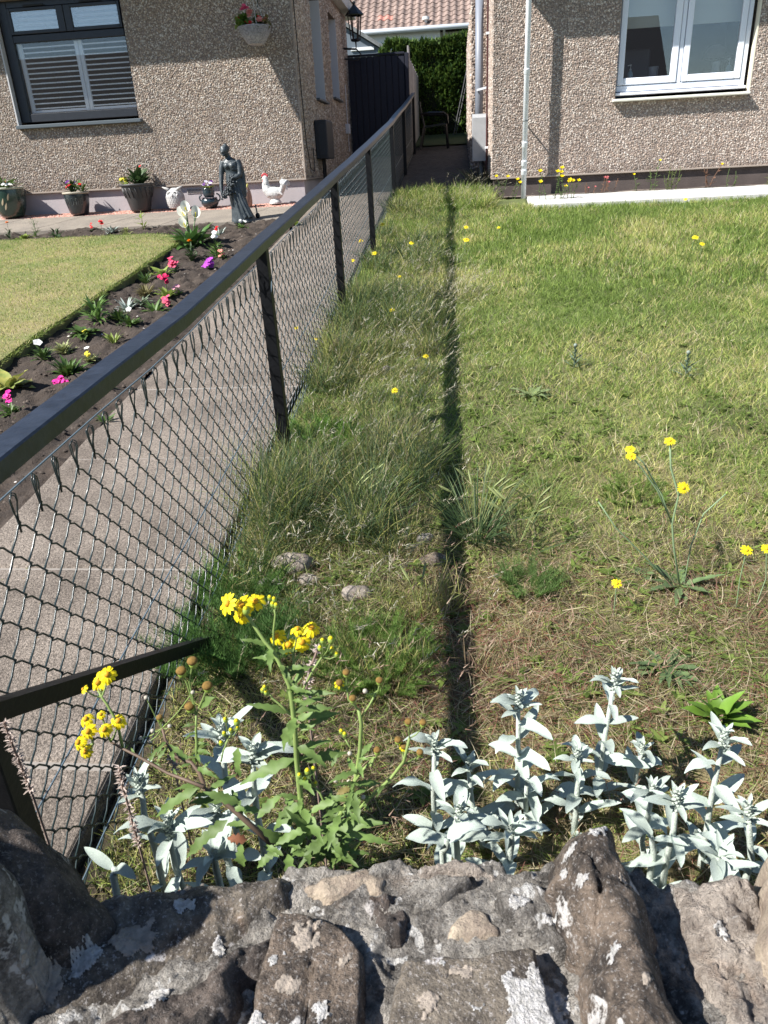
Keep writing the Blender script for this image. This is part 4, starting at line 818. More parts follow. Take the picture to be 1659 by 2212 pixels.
for s_ in [(160, -.45, 3.4, .22, .7, .27, SEED), (120, -.40, 4.4, .22, .5, .30, SEED), (110, -.4, 6.6, .2, .6, .28, SEED), (90, -.5, 2.3, .2, .35, .24, SEED), (90, .6, 1.9, .4, .3, .11, SEEDR), (90, -.30, 5.6, .22, .35, .30, SEED), (60, .0, 5.9, .10, .3, .22, SEED), (60, -.45, 4.7, .18, .4, .34, SEED), (70, -.2, 9.9, .3, .35, .26, SEED), (70, .15, 10.6, .22, .3, .34, SEED), (50, .0, 2.1, .12, .3, .16, SEEDR), (70, .35, 1.75, .3, .2, .12, SEEDR), (40, -.66, 2.7, .10, .4, .26, SEED), (30, -.4, 1.35, .2, .15, .16, SEEDR), (40, -.35, 7.3, .2, .6, .26, SEED)]: parts += seeds(*s_)
# broad-leaved ground weeds mixed through the sward
def weeds(n, x0, x1, y0, y1, r):
    x = RNG.uniform(x0, x1, n); y = RNG.uniform(y0, y1, n); k = ~outside(x, y); x, y = x[k], y[k]; n = len(x); out = []
    for j in range(6):
        a = RNG.uniform(0, 6.28, n); D = unit(np.stack([np.cos(a), np.sin(a), RNG.uniform(.1, .6, n)], 1)); bend = np.stack([0 * a, 0 * a, -RNG.uniform(.1, .4, n)], 1)
        out.append(blades(np.stack([x, y, gh(x, y) + .012], 1), D, bend, r * RNG.uniform(.6, 1.3, n), r * .34, pick(GREENS[1:], n), 3, np.stack([-np.sin(a), np.cos(a), 0 * a], 1)))
    return out
parts += weeds(330, -.1, 1.7, 1.5, 4.0, .045) + weeds(230, -.8, 3.2, 3.8, 7.5, .05) + weeds(60, -.75, -.05, 1.2, 3.8, .05)
grassM = mat('grass_blade', rough=.55, attr=True, trans=.42, spec=.3)
V, F, C = join_blades(parts); tag(np_mesh('rough_grass', V, F, grassM, None, C, smooth=False), kind='stuff')
# short mown lawn on the left
gl = lambda x, y: terr(0, 0) + SL * y + .073
parts = [sward(70000, -6.5, -2.99, 4.5, 8.86, lambda x, y: .026 + 0 * x, .0042, lambda x, y: .30 + .32 * patch(x, y, 1.4, 61) + .25 * patch(x, y, 5, 62) + .5 * np.exp(-((y - 8.8) / .35) ** 2), 2, .45, lambda x, y: ~in_left_lawn(x - .02, y - .015) | (x < -4.2 - .75 * (y - 4.5)), gl)]
n = 2600; t = RNG.uniform(4.4, 8.3, n); parts.append(blades(np.stack([-3.03 + RNG.normal(0, .018, n), t, SL * t + .06], 1), unit(np.stack([RNG.uniform(-.1, .9, n), RNG.normal(0, .4, n), RNG.uniform(.2, 1, n)], 1)), np.stack([RNG.uniform(0, .4, n), RNG.normal(0, .1, n), RNG.uniform(-.6, -.1, n)], 1), RNG.uniform(.02, .06, n), .0035, pick(np.concatenate([GREENS[1:], YELS[:1]]), n), 2))
V, F, C = join_blades(parts); tag(np_mesh('lawn_grass', V, F, grassM, None, C, smooth=False), kind='stuff')
# clods and little stones on the bed
gravel('soil_clods', 9000, lambda n: RNG.uniform(-5.8, -1.98, n), lambda n: RNG.uniform(2.2, 9.6, n), .011, [(.050, .037, .028), (.075, .056, .043), (.035, .026, .02), (.09, .07, .055)], lambda x, y: np.where(in_left_lawn(x - .05, y - .05), -9, soil_h(x, y)) - .004, 1.0)
gravel('path_grit', 420, lambda n: RNG.uniform(-1.92, -.95, n), lambda n: RNG.uniform(.9, 10, n), .004, [(.34, .30, .26), (.10, .085, .07), (.20, .15, .09), (.12, .12, .05)], lambda x, y: SL * y + .022, .6)
gravel('bed_stones', 160, lambda n: RNG.uniform(-4, -1.98, n), lambda n: RNG.uniform(2.4, 9.4, n), .010, [(.40, .34, .30), (.30, .25, .21), (.5, .46, .42)], lambda x, y: np.where(in_left_lawn(x - .05, y - .05), -9, soil_h(x, y)), .6)
# ================================================================== PLANTS
KK = 1659 / 2160
def cr(x, y, ox, oy, s): return ((ox + x / s) * KK, (oy + y / s) * KK)
C2 = lambda x, y: cr(x, y, 0, 1650, 1.3825)
C3 = lambda x, y: cr(x, y, 1000, 1800, 1.430)
C5 = lambda x, y: cr(x, y, 200, 1840, 3.318)
C6 = lambda x, y: cr(x, y, 600, 1620, 2.764)
def basis(y, up, at):
    y = Vector(y).normalized(); z = Vector(up) - y * y.dot(Vector(up))
    if z.length < 1e-4: z = y.orthogonal()
    z.normalize(); x = y.cross(z); return Matrix(((x.x, y.x, z.x, at.x), (x.y, y.y, z.y, at.y), (x.z, y.z, z.z, at.z), (0, 0, 0, 1)))
def gp(x, y): return Vector((x, y, float(gh(np.array([x]), np.array([y]))[0])))
# ---------------------------------------------------------------- lamb's ear
felt = mat('felted_silver', (.44, .505, .45), .95, spec=.12, var=.16, vs=50, bump=.35, bs=240, trans=.10, rnd=.20)
feltS = mat('felted_stem', (.46, .51, .45), .95, spec=.1, bump=.5, bs=300)
lamb_leaves = []
for q in range(5):
    b = MB(); b.leaf(Matrix.Identity(4), 1.0, (.30 + .022 * q), 8, fold=.45 + .14 * (q % 3), droop=.25 + .28 * q, prof=lambda t: (sin(pi * t ** .88) ** .62) * (1 - .12 * t), wave=.12 + .05 * q); lamb_leaves.append(b.mesh('leaf', felt, smooth=True))
b = MB()
for k in range(34):
    t = k / 34; a = k * 2.4; r = .0085 * (1 - .55 * t); b.ball((r * cos(a), r * sin(a), .058 * t), (.0042, .0042, .0052), 6, 4)
for k in range(14):
    t = k / 14; a = k * 2.4 + .5; M = basis((cos(a) * (1 - .5 * t), sin(a) * (1 - .5 * t), .55 + 1.3 * t), (0, 0, 1), Vector((.004 * cos(a), .004 * sin(a), .004 + .056 * t))); b.leaf(M, .024 - .008 * t, .010, 3, fold=.4, droop=.2)
spike_me = b.mesh('flower_spike', feltS, smooth=True)
def lamb(label, top, base, Y, pairs=5, L0=.080, L1=.048, spike=1.0, seed=0):
    rr = random.Random(seed); bp = onY(*base, Y); tp = onY(*top, Y + rr.uniform(-.02, .03)); g = gp(bp.x, Y)
    t = thing('lambs_ear', label, 'plant', g, "silver lamb's ear plants behind the stone wall")
    path = [g - Vector((0, 0, .02)), g.lerp(bp, .6) + Vector((rr.uniform(-.008, .008), rr.uniform(-.008, .008), 0)), bp, bp.lerp(tp, .5) + Vector((rr.uniform(-.006, .006), 0, 0)), tp]
    b = MB(); b.tube(path, [.0075, .0072, .0068, .0062, .0045], 7); b.build('stem', feltS, t, smooth=True)
    ln = [(path[i + 1] - path[i]).length for i in range(4)]; tot = sum(ln)
    def at_(f):
        d = f * tot
        for i in range(4):
            if d <= ln[i] or i == 3: return path[i].lerp(path[i + 1], min(1, d / ln[i]))
            d -= ln[i]
    pairs += 1 if top[0] > 800 else 0; a0 = rr.uniform(0, 6.28); up0 = max(.12, 1 - pairs * .095 / max(tot, .1))
    for k in range(pairs):
        f = up0 + (.97 - up0) * (k / max(1, pairs - 1)); L = L0 + (L1 - L0) * (k / max(1, pairs - 1))
        for s in (0, 1):
            a = a0 + k * pi / 2 + s * pi + rr.uniform(-.3, .3); el = rr.uniform(.15, .75) + (.15 if k == pairs - 1 else 0)
            d = Vector((cos(a) * cos(el), sin(a) * cos(el), sin(el))); o = bpy.data.objects.new('leaf', lamb_leaves[rr.randrange(5)]); put(o, t)
            LL = L * rr.uniform(1.15, 1.6); M = basis(d, (0, 0, 1), at_(f) - WL[t.name]); o.matrix_local = M @ Matrix.Rotation(rr.uniform(-.4, .4), 4, 'Y') @ Matrix.Diagonal((LL, LL, LL, 1))
    if spike:
        o = bpy.data.objects.new('flower_spike', spike_me); put(o, t); d = (tp - bp).normalized(); q = Vector((0, 0, 1)).rotation_difference(d)
        o.matrix_local = Matrix.Translation(tp - d * .022 * spike - WL[t.name]) @ q.to_matrix().to_4x4() @ Matrix.Diagonal((spike * .78, spike * .78, spike * .72, 1))
        for k in range(9):
            a = a0 + k * 2.4; el = .35 + .11 * k; dd = Vector((cos(a) * cos(el), sin(a) * cos(el), sin(el))); o = bpy.data.objects.new('leaf', lamb_leaves[k % 3]); put(o, t); LL = L1 * (1.20 - .08 * k)
            o.matrix_local = basis(dd, (0, 0, 1), tp - d * (.03 - .005 * k) - WL[t.name]) @ Matrix.Diagonal((LL, LL, LL, 1))
    return t
lamb("lamb's ear rising straight behind two yellow ragwort buds, left end of the right-hand clump", C3(318, 425), C3(318, 760), 1.29, 4, .075, .052, 1, 1)
lamb("lamb's ear with a slim closed tip, between the bud-topped one and the tall one", C3(452, 500), C3(500, 800), 1.27, 4, .075, .05, .8, 2)
lamb("tall lamb's ear with long arching side leaves, standing clear left of the humped stone", C3(655, 245), C3(648, 690), 1.37, 6, .092, .05, 1.1, 3)
lamb("leafy lamb's ear rooted beside the tall one, without a flower tip", C3(690, 560), C3(690, 740), 1.33, 3, .085, .06, 0, 4)
lamb("lamb's ear directly behind the tip of the humped stone", C3(890, 470), C3(885, 660), 1.32, 4, .080, .055, 1, 5)
lamb("tallest lamb's ear, with a two-tiered flower head above the humped stone", C3(1042, 165), C3(972, 620), 1.41, 6, .085, .05, 1.25, 6)
lamb("small dark-leaved lamb's ear just right of the tallest one", C3(1152, 440), C3(1122, 640), 1.42, 3, .078, .045, .8, 7)
lamb("lamb's ear with a narrow bud tip, first to the right of the humped stone", C3(1195, 605), C3(1150, 810), 1.24, 4, .072, .045, .9, 8)
lamb("lamb's ear with a fluffy flowering tip, second to the right of the humped stone", C3(1290, 640), C3(1252, 880), 1.12, 4, .078, .05, 1.15, 9)
lamb("tall lamb's ear with broad pale head at the right of the clump", C3(1480, 400), C3(1400, 850), 1.24, 6, .080, .056, 1.1, 10)
lamb("lamb's ear nearest the right edge of the picture", C3(1580, 690), C3(1592, 880), 1.10, 4, .070, .05, 1, 11)
lamb("low lamb's ear with a wide open head in front of the slim closed one", C3(415, 690), C3(405, 800), 1.16, 3, .070, .058, 1, 12)
lamb("short lamb's ear shoot hugging the wall below the tall arching one", C3(622, 760), C3(620, 870), 1.08, 3, .085, .055, .6, 13)
lamb("lamb's ear rosette spread flat on the wall edge, left of the short shoot", C3(365, 805), C3(350, 850), 1.00, 3, .078, .06, 0, 14)
lamb("lamb's ear rosette in the corner below the tall broad-headed one", C3(1470, 860), C3(1455, 920), 1.00, 3, .068, .06, .6, 15)
lamb("lamb's ear leaves tucked against the right flank of the humped stone", C3(1190, 790), C3(1200, 850), 1.12, 2, .072, .06, 0, 16)
lamb("lamb's ear with a wide starry head, nearest the dark cope stone", C2(655, 930), C2(682, 1085), .98, 4, .085, .070, 1.15, 17)
lamb("upright lamb's ear in the thick of the ragwort stems", C2(985, 650), C2(1000, 880), 1.08, 5, .080, .062, 1.2, 18)
lamb("lamb's ear with bluish shaded leaves behind the ragwort buds", C2(860, 575), C2(878, 760), 1.20, 4, .085, .068, 1.1, 19)
lamb("small lamb's ear beside the dead flower spike", C2(535, 770), C2(560, 880), 1.10, 3, .066, .05, .9, 20)
lamb("low lamb's ear under the big toothed ragwort leaf", C2(832, 1040), C2(840, 1095), .92, 3, .074, .058, .7, 21)
lamb("lamb's ear seedling at the corner of the dark cope stone", C2(435, 1090), C2(440, 1120), .88, 2, .060, .05, 0, 22)
lamb("lamb's ear half hidden behind the toothed leaf and stems", C2(840, 850), C2(860, 980), 1.02, 3, .076, .06, .9, 23)
# ---------------------------------------------------------------- dead flower spikes
deadM = mat('dead_bract', (.40, .33, .29), .9, var=.25, vs=90)
def dead(label, pts, Y, seed):
    rr = random.Random(seed); P = [onY(u, v, Y) for u, v in pts]; g = gp(P[-1].x, Y); t = thing('dead_flower_spike', label, 'plant', g, 'withered flower spikes behind the wall')
    b = MB(); b.tube(P + [g], .0022, 5); b.build('stem', mat('dead_stem', (.24, .17, .14), .9), t); b = MB()
    for i in range(len(P) - 1):
        seg = P[i + 1] - P[i]; m = max(1, int(seg.length / .0085))
        for k in range(m):
            c = P[i] + seg * ((k + rr.random() * .5) / m)
            if rr.random() < .15: continue
            for j in range(10):
                a = rr.uniform(0, 6.28); d = Vector((cos(a), sin(a), rr.uniform(.0, .9))); b.leaf(basis(d, (0, 0, 1), c), rr.uniform(.008, .014), .004, 2, fold=.6, droop=.3)
    b.build('bracts', deadM, t); return t
dead('tall withered pinkish flower spike in front of the fence mesh, right of the cope stone', [C5(450, 1060), C5(470, 1200), C5(530, 1400), C5(580, 1600), C5(640, 1800)], .95, 1)
dead('withered grey flower spike rising past the cope stone at the left edge', [cr(40, 100, 0, 2000, 3.318), cr(110, 300, 0, 2000, 3.318), cr(200, 520, 0, 2000, 3.318), cr(310, 800, 0, 2000, 3.318)], .92, 2)
dead('pale withered flower spike leaning behind the ragwort blooms', [C6(815, 560), C6(760, 700), C6(720, 880), C6(735, 1000)], 1.0, 3)
dead('brown withered flower spike in the shade between the ragwort branches', [C5(900, 940), C5(960, 1040), C5(980, 1140)], 1.12, 4)
# ---------------------------------------------------------------- the ragwort on the wall
RW = thing('ragwort', 'branching ragwort with yellow daisy flowers, growing from the back edge of the stone wall', 'plant', onY(700, 1856, .80))
stemG = mat('ragwort_stem', (.22, .30, .09), .6, spec=.35, var=.2, vs=14, trans=.05)
stemP = mat('ragwort_stem_purplish', (.12, .08, .055), .6, var=.25, vs=20)
leafG = mat('ragwort_leaf', (.125, .195, .052), .55, spec=.35, var=.25, vs=45, trans=.25, rnd=.22)
petM = mat('petal_yellow', (.90, .72, .018), .55, trans=.25, spec=.25, var=.06, vs=80)
disM = mat('disc_orange', (.62, .30, .012), .8, var=.3, vs=400)
budM = mat('bud_green', (.24, .33, .06), .55, rnd=.2); browM = mat('spent_disc', (.17, .10, .022), .9, var=.3, vs=300); papM = mat('pappus', (.42, .38, .31), .95)
def stem(pts, f, Y0, Y1, r0, r1, m=stemG, par=None):
    P = []; n = len(pts)
    for i, p in enumerate(pts): P.append(onY(*f(*p), Y0 + (Y1 - Y0) * i / (n - 1)))
    b = MB(); b.tube(P, [r0 + (r1 - r0) * i / (n - 1) for i in range(n)], 6); b.build('stem', m, par or RW, smooth=True); return P
def head(c, r, nrm, par, droop=.5, npet=12, wd=.32, spent=0, wide=1.0, dm=None, dr=.29, name='flower_head', pm=None):
    nrm = Vector(nrm).normalized(); x = nrm.orthogonal().normalized(); y = nrm.cross(x); b = MB(); a0 = random.uniform(0, 6)
    for k in range(npet):
        if spent and random.random() < spent: continue
        a = a0 + 2 * pi * k / npet + random.uniform(-.12, .12); rad = x * cos(a) + y * sin(a); d = rad * 1.0 + nrm * (-droop * .5 + random.uniform(-.15, .15))
        b.leaf(basis(d, nrm, Vector(c) + rad * r * .25), r * random.uniform(.68, .86), r * wd * wide, 4, fold=.25, droop=droop * random.uniform(.7, 1.3), prof=lambda t: min(1, .55 + t * 1.4) * (1 if t < .8 else .85))
    o = b.build(name, pm or petM, par, smooth=True)
    b = MB(); b.ball(Vector(c) + nrm * r * .06, (r * dr, r * dr, r * dr * .75), 10, 6, rot=Vector((0, 0, 1)).rotation_difference(nrm).to_matrix()); b.build('disc', dm or disM, o, smooth=True)
    b = MB(); b.ball(Vector(c) - nrm * r * .24, (r * .30, r * .30, r * .28), 8, 5, rot=Vector((0, 0, 1)).rotation_difference(nrm).to_matrix()); b.build('calyx', budM, o, smooth=True); return o
def link(c, to, par, r=.0013): b = MB(); mid = (Vector(c) + Vector(to)) / 2 + Vector((0, 0, -.004)); b.tube([to, mid, c], [r * 1.2, r, r], 5, cap=False); b.build('stalk', stemG, par, smooth=True)
def bud(c, par, r=.0042, tip=True):
    b = MB(); b.ball(c, (r * .9, r * .9, r * 1.15), 8, 6); o = b.build('bud', budM, par, smooth=True)
    if tip: b = MB(); b.ball(Vector(c) + Vector((0, -.001, r * .72)), (r * .62, r * .62, r * .55), 7, 4); b.build('bud_tip', petM, o, smooth=True)
def seedhead(c, par, r=.0056, up=(0, -.2, 1), white=False):
    rot = Vector((0, 0, 1)).rotation_difference(Vector(up).normalized()).to_matrix()
    if white: b = MB(); b.ball(c, r * .7, 8, 6); b.build('seed_head', papM, par, smooth=True); return
    b = MB(); b.ball(Vector(c), (r * .8, r * .8, r * 1.0), 9, 6, rot=rot); o = b.build('seed_head', budM, par, smooth=True)
    b = MB(); b.ball(Vector(c) + rot @ Vector((0, 0, r * .75)), (r * .95, r * .95, r * .62), 9, 6, rot=rot); b.build('spent_disc', browM, o, smooth=True)
def rl(p0, p1, f, Y0, Y1, W, tooth=.35, seg=11, droop=.5, m=None, par=None, up=(-.25, -.55, .8)):
    a = onY(*f(*p0), Y0); c = onY(*f(*p1), Y1); b = MB(); b.leaf(basis(c - a, up, a), (c - a).length * 1.06, W, seg, fold=.28, droop=droop, tooth=tooth, wave=.35, prof=lambda t: (.30 + .70 * sin(pi * min(1, t * .92 + .06)) ** .8) * (1 - t ** 5)); b.build('leaf', m or leafG, par or RW, smooth=True)
P1 = stem([(695, 2120), (690, 1850), (675, 1700), (650, 1450), (630, 1150), (610, 960), (590, 850), (540, 730), (470, 590), (400, 510), (290, 345), (235, 275)], C6, .80, .86, .0052, .0022)
FN_ = (-.25, -.62, .72)
for (x, y), n, dr in [((110, 215), (-.55, -.6, .6), .2), ((222, 225), FN_, .7), ((213, 300), (-.1, -.8, .5), .8), ((322, 195), (.15, -.5, .85), .7)]:
    c = onY(*C6(x, y), .86 + random.uniform(-.02, .03)); head(c, .0172, n, RW, dr); link(c - Vector(n).normalized() * .004, P1[-1], RW)
bud(onY(*C6(255, 270), .845), RW, .006); 
Q = stem([(590, 850), (605, 760), (625, 680), (620, 600)], C6, .845, .86, .0026, .0018)
for (x, y), n, dr in [((488, 465), (-.3, -.55, .8), .95), ((585, 535), (-.05, -.6, .8), 1.0), ((688, 515), (.15, -.6, .8), .95), ((652, 412), (0, -.3, .95), 1.0), ((762, 400), (.2, -.4, .9), .9)]:
    c = onY(*C6(x, y), .86 + random.uniform(-.02, .03)); head(c, .0165 if x != 652 else .012, n, RW, dr); link(c - Vector(n).normalized() * .004, Q[-1] if x < 700 else Q[-2], RW)
def shoot(path, f, Y, items, r=.0018, par=None):
    P = stem(path, f, Y, Y + .01, r, r * .8)
    for x, y, k in items:
        c = onY(*f(x, y), Y + random.uniform(-.008, .012)); link(c - Vector((0, 0, .003)), P[-1], RW, .0009)
        if k == 'b': bud(c, RW)
        elif k == 'B': bud(c, RW, .0055)
        elif k == 's': seedhead(c, RW)
        elif k == 'w': seedhead(c, RW, .005, white=True)
        elif k == 'f': head(c, .0095, (random.uniform(-.2, .2), -.5, .8), RW, .9, 9, spent=.3, dm=browM, dr=.55)
shoot([(470, 590), (468, 420), (482, 300), (470, 240)], C6, .85, [(440, 172, 'b'), (474, 184, 'b'), (462, 222, 'b'), (490, 232, 'b')])
shoot([(655, 1010), (700, 880), (770, 740), (845, 630)], C6, .83, [(850, 505, 'b'), (915, 498, 'B'), (925, 570, 'b'), (830, 562, 'b'), (960, 610, 'b')])
shoot([(600, 1080), (530, 1010), (460, 950), (430, 910)], C6, .84, [(400, 868, 'b'), (412, 905, 'b'), (385, 890, 'b')])
shoot([(900, 1880), (870, 1780), (830, 1690), (790, 1640)], C6, .80, [(780, 1498, 'b'), (733, 1520, 'B'), (713, 1580, 'b'), (795, 1612, 'b'), (670, 1550, 'b')])
shoot([(850, 2160), (930, 1950), (1050, 1750), (1110, 1560), (1140, 1350), (1150, 1150), (1130, 1040)], C6, .79, [(1085, 965, 's')], .0034)
shoot([(1130, 1040), (1050, 960), (1035, 860)], C6, .80, [(1035, 765, 's'), (980, 830, 'f')], .0016)
shoot([(1150, 1100), (1210, 1010), (1270, 900)], C6, .80, [(1292, 825, 's'), (1180, 895, 'w')], .0016)
shoot([(1100, 1600), (1170, 1500), (1250, 1410)], C6, .79, [(1275, 1365, 's'), (1060, 1380, 'w')], .002)
shoot([(1060, 1700), (1050, 1640)], C6, .79, [(1055, 1600, 'w'), (1165, 1720, 'w'), (950, 1590, 'w')], .0014)
shoot([(1060, 1330), (1020, 1260)], C6, .80, [(995, 1210, 'b'), (1022, 1232, 'b')], .0012)
shoot([(1250, 1060), (1330, 930), (1440, 820), (1520, 745), (1570, 680), (1592, 590)], C2, .79, [(1588, 532, 's'), (1645, 535, 's')], .0026)
shoot([(1570, 680), (1565, 650)], C2, .80, [(1570, 620, 'f'), (1548, 602, 's')], .0012)
shoot([(1570, 690), (1610, 670)], C2, .80, [(1633, 650, 's')], .0012)
shoot([(1440, 700), (1455, 665)], C2, .79, [(1467, 645, 's')], .0016)
A_ = stem([(1900, 1800), (1650, 1570), (1400, 1350), (1250, 1260), (1195, 1100), (1120, 1010), (960, 950), (880, 800), (850, 690)], C5, .80, .88, .0048, .002, stemP)
for x, y, k in [(830, 605, 's'), (700, 405, 'w'), (920, 670, 'w'), (760, 715, 'w'), (650, 785, 'w'), (735, 810, 'w'), (1135, 355, 'w')]:
    c = onY(*C5(x, y), .88); link(c, A_[-1], RW, .0009); seedhead(c, RW, .0058 if k == 's' else .005, white=(k == 'w'))
B_ = stem([(1240, 1240), (1060, 1170), (900, 1110), (620, 950), (480, 880), (370, 820)], C5, .81, .87, .0032, .0018, stemP)
for (x, y), n in [((310, 700), (0, -.6, .75)), ((440, 620), (.2, -.5, .8)), ((275, 560), (0, -.5, .85)), ((135, 605), (-.1, -.4, .9)), ((155, 720), (0, -.6, .8)), ((65, 820), (-.3, -.6, .7)), ((128, 905), (-.1, -.75, .6))]:
    c = onY(*C5(x, y), .87 + random.uniform(-.03, .03)); head(c, .0158 if x not in (275,) else .010, n, RW, .95); link(c - Vector(n).normalized() * .004, B_[-1] if x > 200 else B_[-1] + Vector((-.03, 0, -.005)), RW)
D_ = stem([(480, 870), (440, 680), (400, 580), (330, 460), (285, 400), (250, 340)], C5, .86, .88, .0024, .0016)
for (x, y), n, r in [((250, 260), (-.2, -.7, .65), .018), ((335, 190), (.2, -.55, .75), .0168), ((112, 325), (-.6, -.3, .7), .009)]:
    c = onY(*C5(x, y), .88 + random.uniform(-.01, .02)); head(c, r, n, RW, .7); link(c - Vector(n).normalized() * .004, D_[-2], RW)
E_ = stem([(1170, 1000), (1172, 850), (1165, 700), (1168, 560)], C5, .86, .88, .0026, .0018)
for (x, y), via in [((1110, 490), (1120, 540)), ((1032, 160), (1085, 290)), ((1135, 70), (1100, 260)), ((1275, 300), (1230, 420))]:
    c = onY(*C5(x, y), .88); m = onY(*C5(*via), .88); b = MB(); b.tube([E_[-1], m, c], .0014, 5, cap=False); b.build('stalk', stemG, RW); seedhead(c - Vector((0, 0, .004)), RW, .0088)
shoot([(1400, 1000), (1420, 900), (1470, 780)], C5, .83, [(1440, 612, 'b'), (1545, 635, 'B'), (1430, 742, 'b'), (1492, 712, 'b'), (1552, 690, 'b'), (1400, 830, 'b')], .0014)
rl((605, 1060), (280, 985), C6, .845, .83, .013); rl((620, 1110), (490, 1375), C6, .845, .82, .016, droop=.8); rl((640, 1110), (935, 1048), C6, .845, .83, .015); rl((660, 1010), (868, 925), C6, .845, .86, .012)
rl((690, 920), (905, 895), C6, .85, .83, .011); rl((640, 1420), (190, 1590), C6, .83, .80, .022); rl((640, 1440), (515, 1480), C6, .83, .82, .014); rl((715, 1440), (1045, 1350), C6, .82, .84, .020); rl((690, 1760), (420, 1960), C6, .81, .78, .022, droop=.9)
rl((640, 1330), (560, 1250), C6, .84, .86, .012); rl((620, 860), (700, 720), C6, .85, .86, .012, .15); rl((1130, 1420), (1235, 1280), C6, .80, .82, .011); rl((1060, 1650), (960, 1690), C6, .79, .78, .012, m=mat('ragwort_leaf_old', (.20, .16, .05), .7, trans=.2)); rl((1100, 1620), (1300, 1600), C6, .79, .80, .013)
rl((860, 1960), (1290, 1905), C6, .79, .77, .020); rl((800, 2000), (600, 1880), C6, .79, .76, .018); rl((720, 2140), (880, 2085), C6, .79, .76, .014); rl((900, 2000), (980, 2170), C6, .78, .75, .018, droop=1.0); rl((960, 1880), (1160, 1700), C6, .79, .81, .016); rl((870, 2060), (1060, 2190), C6, .78, .755, .016)
rl((1000, 1980), (1380, 2080), C6, .78, .77, .014); rl((740, 2050), (780, 1850), C6, .79, .82, .014); rl((600, 1950), (560, 1760), C6, .79, .82, .014); rl((1180, 1250), (735, 1500), C5, .81, .79, .020); rl((1460, 1550), (1030, 1880), C5, .80, .765, .024, .4, 13)
rl((1560, 870), (1530, 1180), C5, .84, .82, .018, droop=.7); rl((940, 1000), (925, 1112), C2, .79, .765, .020, droop=1.1); rl((1065, 1035), (995, 1090), C2, .78, .765, .016); rl((1140, 1040), (1260, 1000), C2, .785, .77, .016); rl((1230, 960), (1165, 900), C2, .79, .81, .014); rl((1210, 985), (1355, 1085), C2, .785, .76, .018, droop=.9)
rl((1130, 1010), (1020, 950), C2, .79, .77, .020); rl((930, 840), (800, 800), C2, .80, .79, .018); rl((1000, 900), (1090, 800), C2, .80, .82, .018); rl((1290, 700), (1310, 650), C2, .79, .80, .008); rl((1200, 880), (1340, 800), C2, .79, .80, .014); rl((1330, 920), (1470, 910), C2, .79, .78, .015); rl((1170, 560), (1290, 490), C2, .84, .85, .012); rl((1190, 940), (1060, 1000), C2, .79, .77, .016)
rl((960, 985), (885, 975), C2, .775, .765, .018, .5, 9, 1.4, mat('leaf_rust', (.17, .065, .03), .8, trans=.15, var=.4, vs=60))
rl((780, 470), (815, 430), C2, .88, .87, .016, 0, 6)
rr_ = random.Random(77)
def fill(P, n, L, f0=.05, f1=.8):
    for k in range(n):
        f = f0 + (f1 - f0) * (k + rr_.random()) / n * (len(P) - 1) / (len(P) - 1); i = min(int(f * (len(P) - 1)), len(P) - 2); q = P[i].lerp(P[i + 1], f * (len(P) - 1) - i); a = rr_.uniform(0, 6.28); d = Vector((cos(a), sin(a) * .8 - .15, rr_.uniform(-.1, .7)))
        b = MB(); l = L * rr_.uniform(.5, 1.15) * (1.2 - .6 * f); b.leaf(basis(d, (0, -.3, 1), q), l, l * .27, 9, fold=.3, droop=rr_.uniform(.3, 1.1), tooth=.4, wave=.35, prof=lambda t: (.35 + .65 * sin(pi * min(1, t * .92 + .06)) ** .8) * (1 - t ** 5)); b.build('leaf', leafG, RW, smooth=True)
fill(P1, 26, .055); fill(A_, 16, .05, .05, .9); fill(B_, 5, .03, .2, .8); fill(E_, 5, .03); fill(Q, 3, .02)
RP = [onY(*C6(*p), .785) for p in [(850, 2160), (930, 1950), (1050, 1750), (1110, 1560), (1140, 1350)]]; fill(RP, 22, .055, .0, .95); fill([onY(*C2(*p), .79) for p in [(1250, 1060), (1330, 930), (1440, 820), (1520, 745)]], 12, .045, 0, .9)
fill([onY(*C6(*p), .775) for p in [(500, 2190), (700, 2120), (900, 2180), (1050, 2150)]], 22, .055, 0, 1)
# ---------------------------------------------------------------- horsetail clumps
def horsetail(label, u, v, rad, hgt, n, tone=(.085, .155, .03), seed=0):
    g = onG(u, v); c0 = gp(g.x, g.y); t = thing('horsetail_clump', label, 'plant', c0, 'feathery horsetail clumps in the rough garden'); rg = np.random.default_rng(seed)
    a = rg.uniform(0, 6.28, n); r = rad * np.sqrt(rg.random(n)); B = np.stack([c0.x + r * np.cos(a), c0.y + r * np.sin(a) * .8, np.zeros(n)], 1); B[:, 2] = gh(B[:, 0], B[:, 1])
    ln = .25 + .8 * r / rad; D = unit(np.stack([np.cos(a) * ln + rg.normal(0, .2, n), np.sin(a) * ln + rg.normal(0, .2, n), np.ones(n)], 1)); h = hgt * rg.uniform(.6, 1.1, n); bend = np.stack([rg.normal(0, .12, n), rg.normal(0, .12, n), -np.full(n, .08)], 1)
    col = np.array(tone) * rg.uniform(.7, 1.35, (n, 1)); out = [blades(B, D, bend, h, .0028, col, 3)]
    for j in range(9):
        f = .12 + .86 * j / 8; P = B + D * (h * f)[:, None] + bend * (h * f * f)[:, None]
        for k in range(7):
            q = 2 * pi * k / 7 + rg.uniform(0, 1, n); d = unit(np.stack([np.cos(q), np.sin(q), np.full(n, .75)], 1) + D * .4); out.append(blades(P, d, np.stack([0 * q, 0 * q, np.full(n, .25)], 1), hgt * .28 * (1.15 - .75 * f) * rg.uniform(.7, 1.2, n), .0019, col * rg.uniform(.85, 1.25, (n, 1)), 1))
    V, F, C = join_blades(out); C = np.clip(C * 1.45, 0, 1); tag(np_mesh('fronds', V, F, grassM, t, C, smooth=False), kind='stuff'); return t
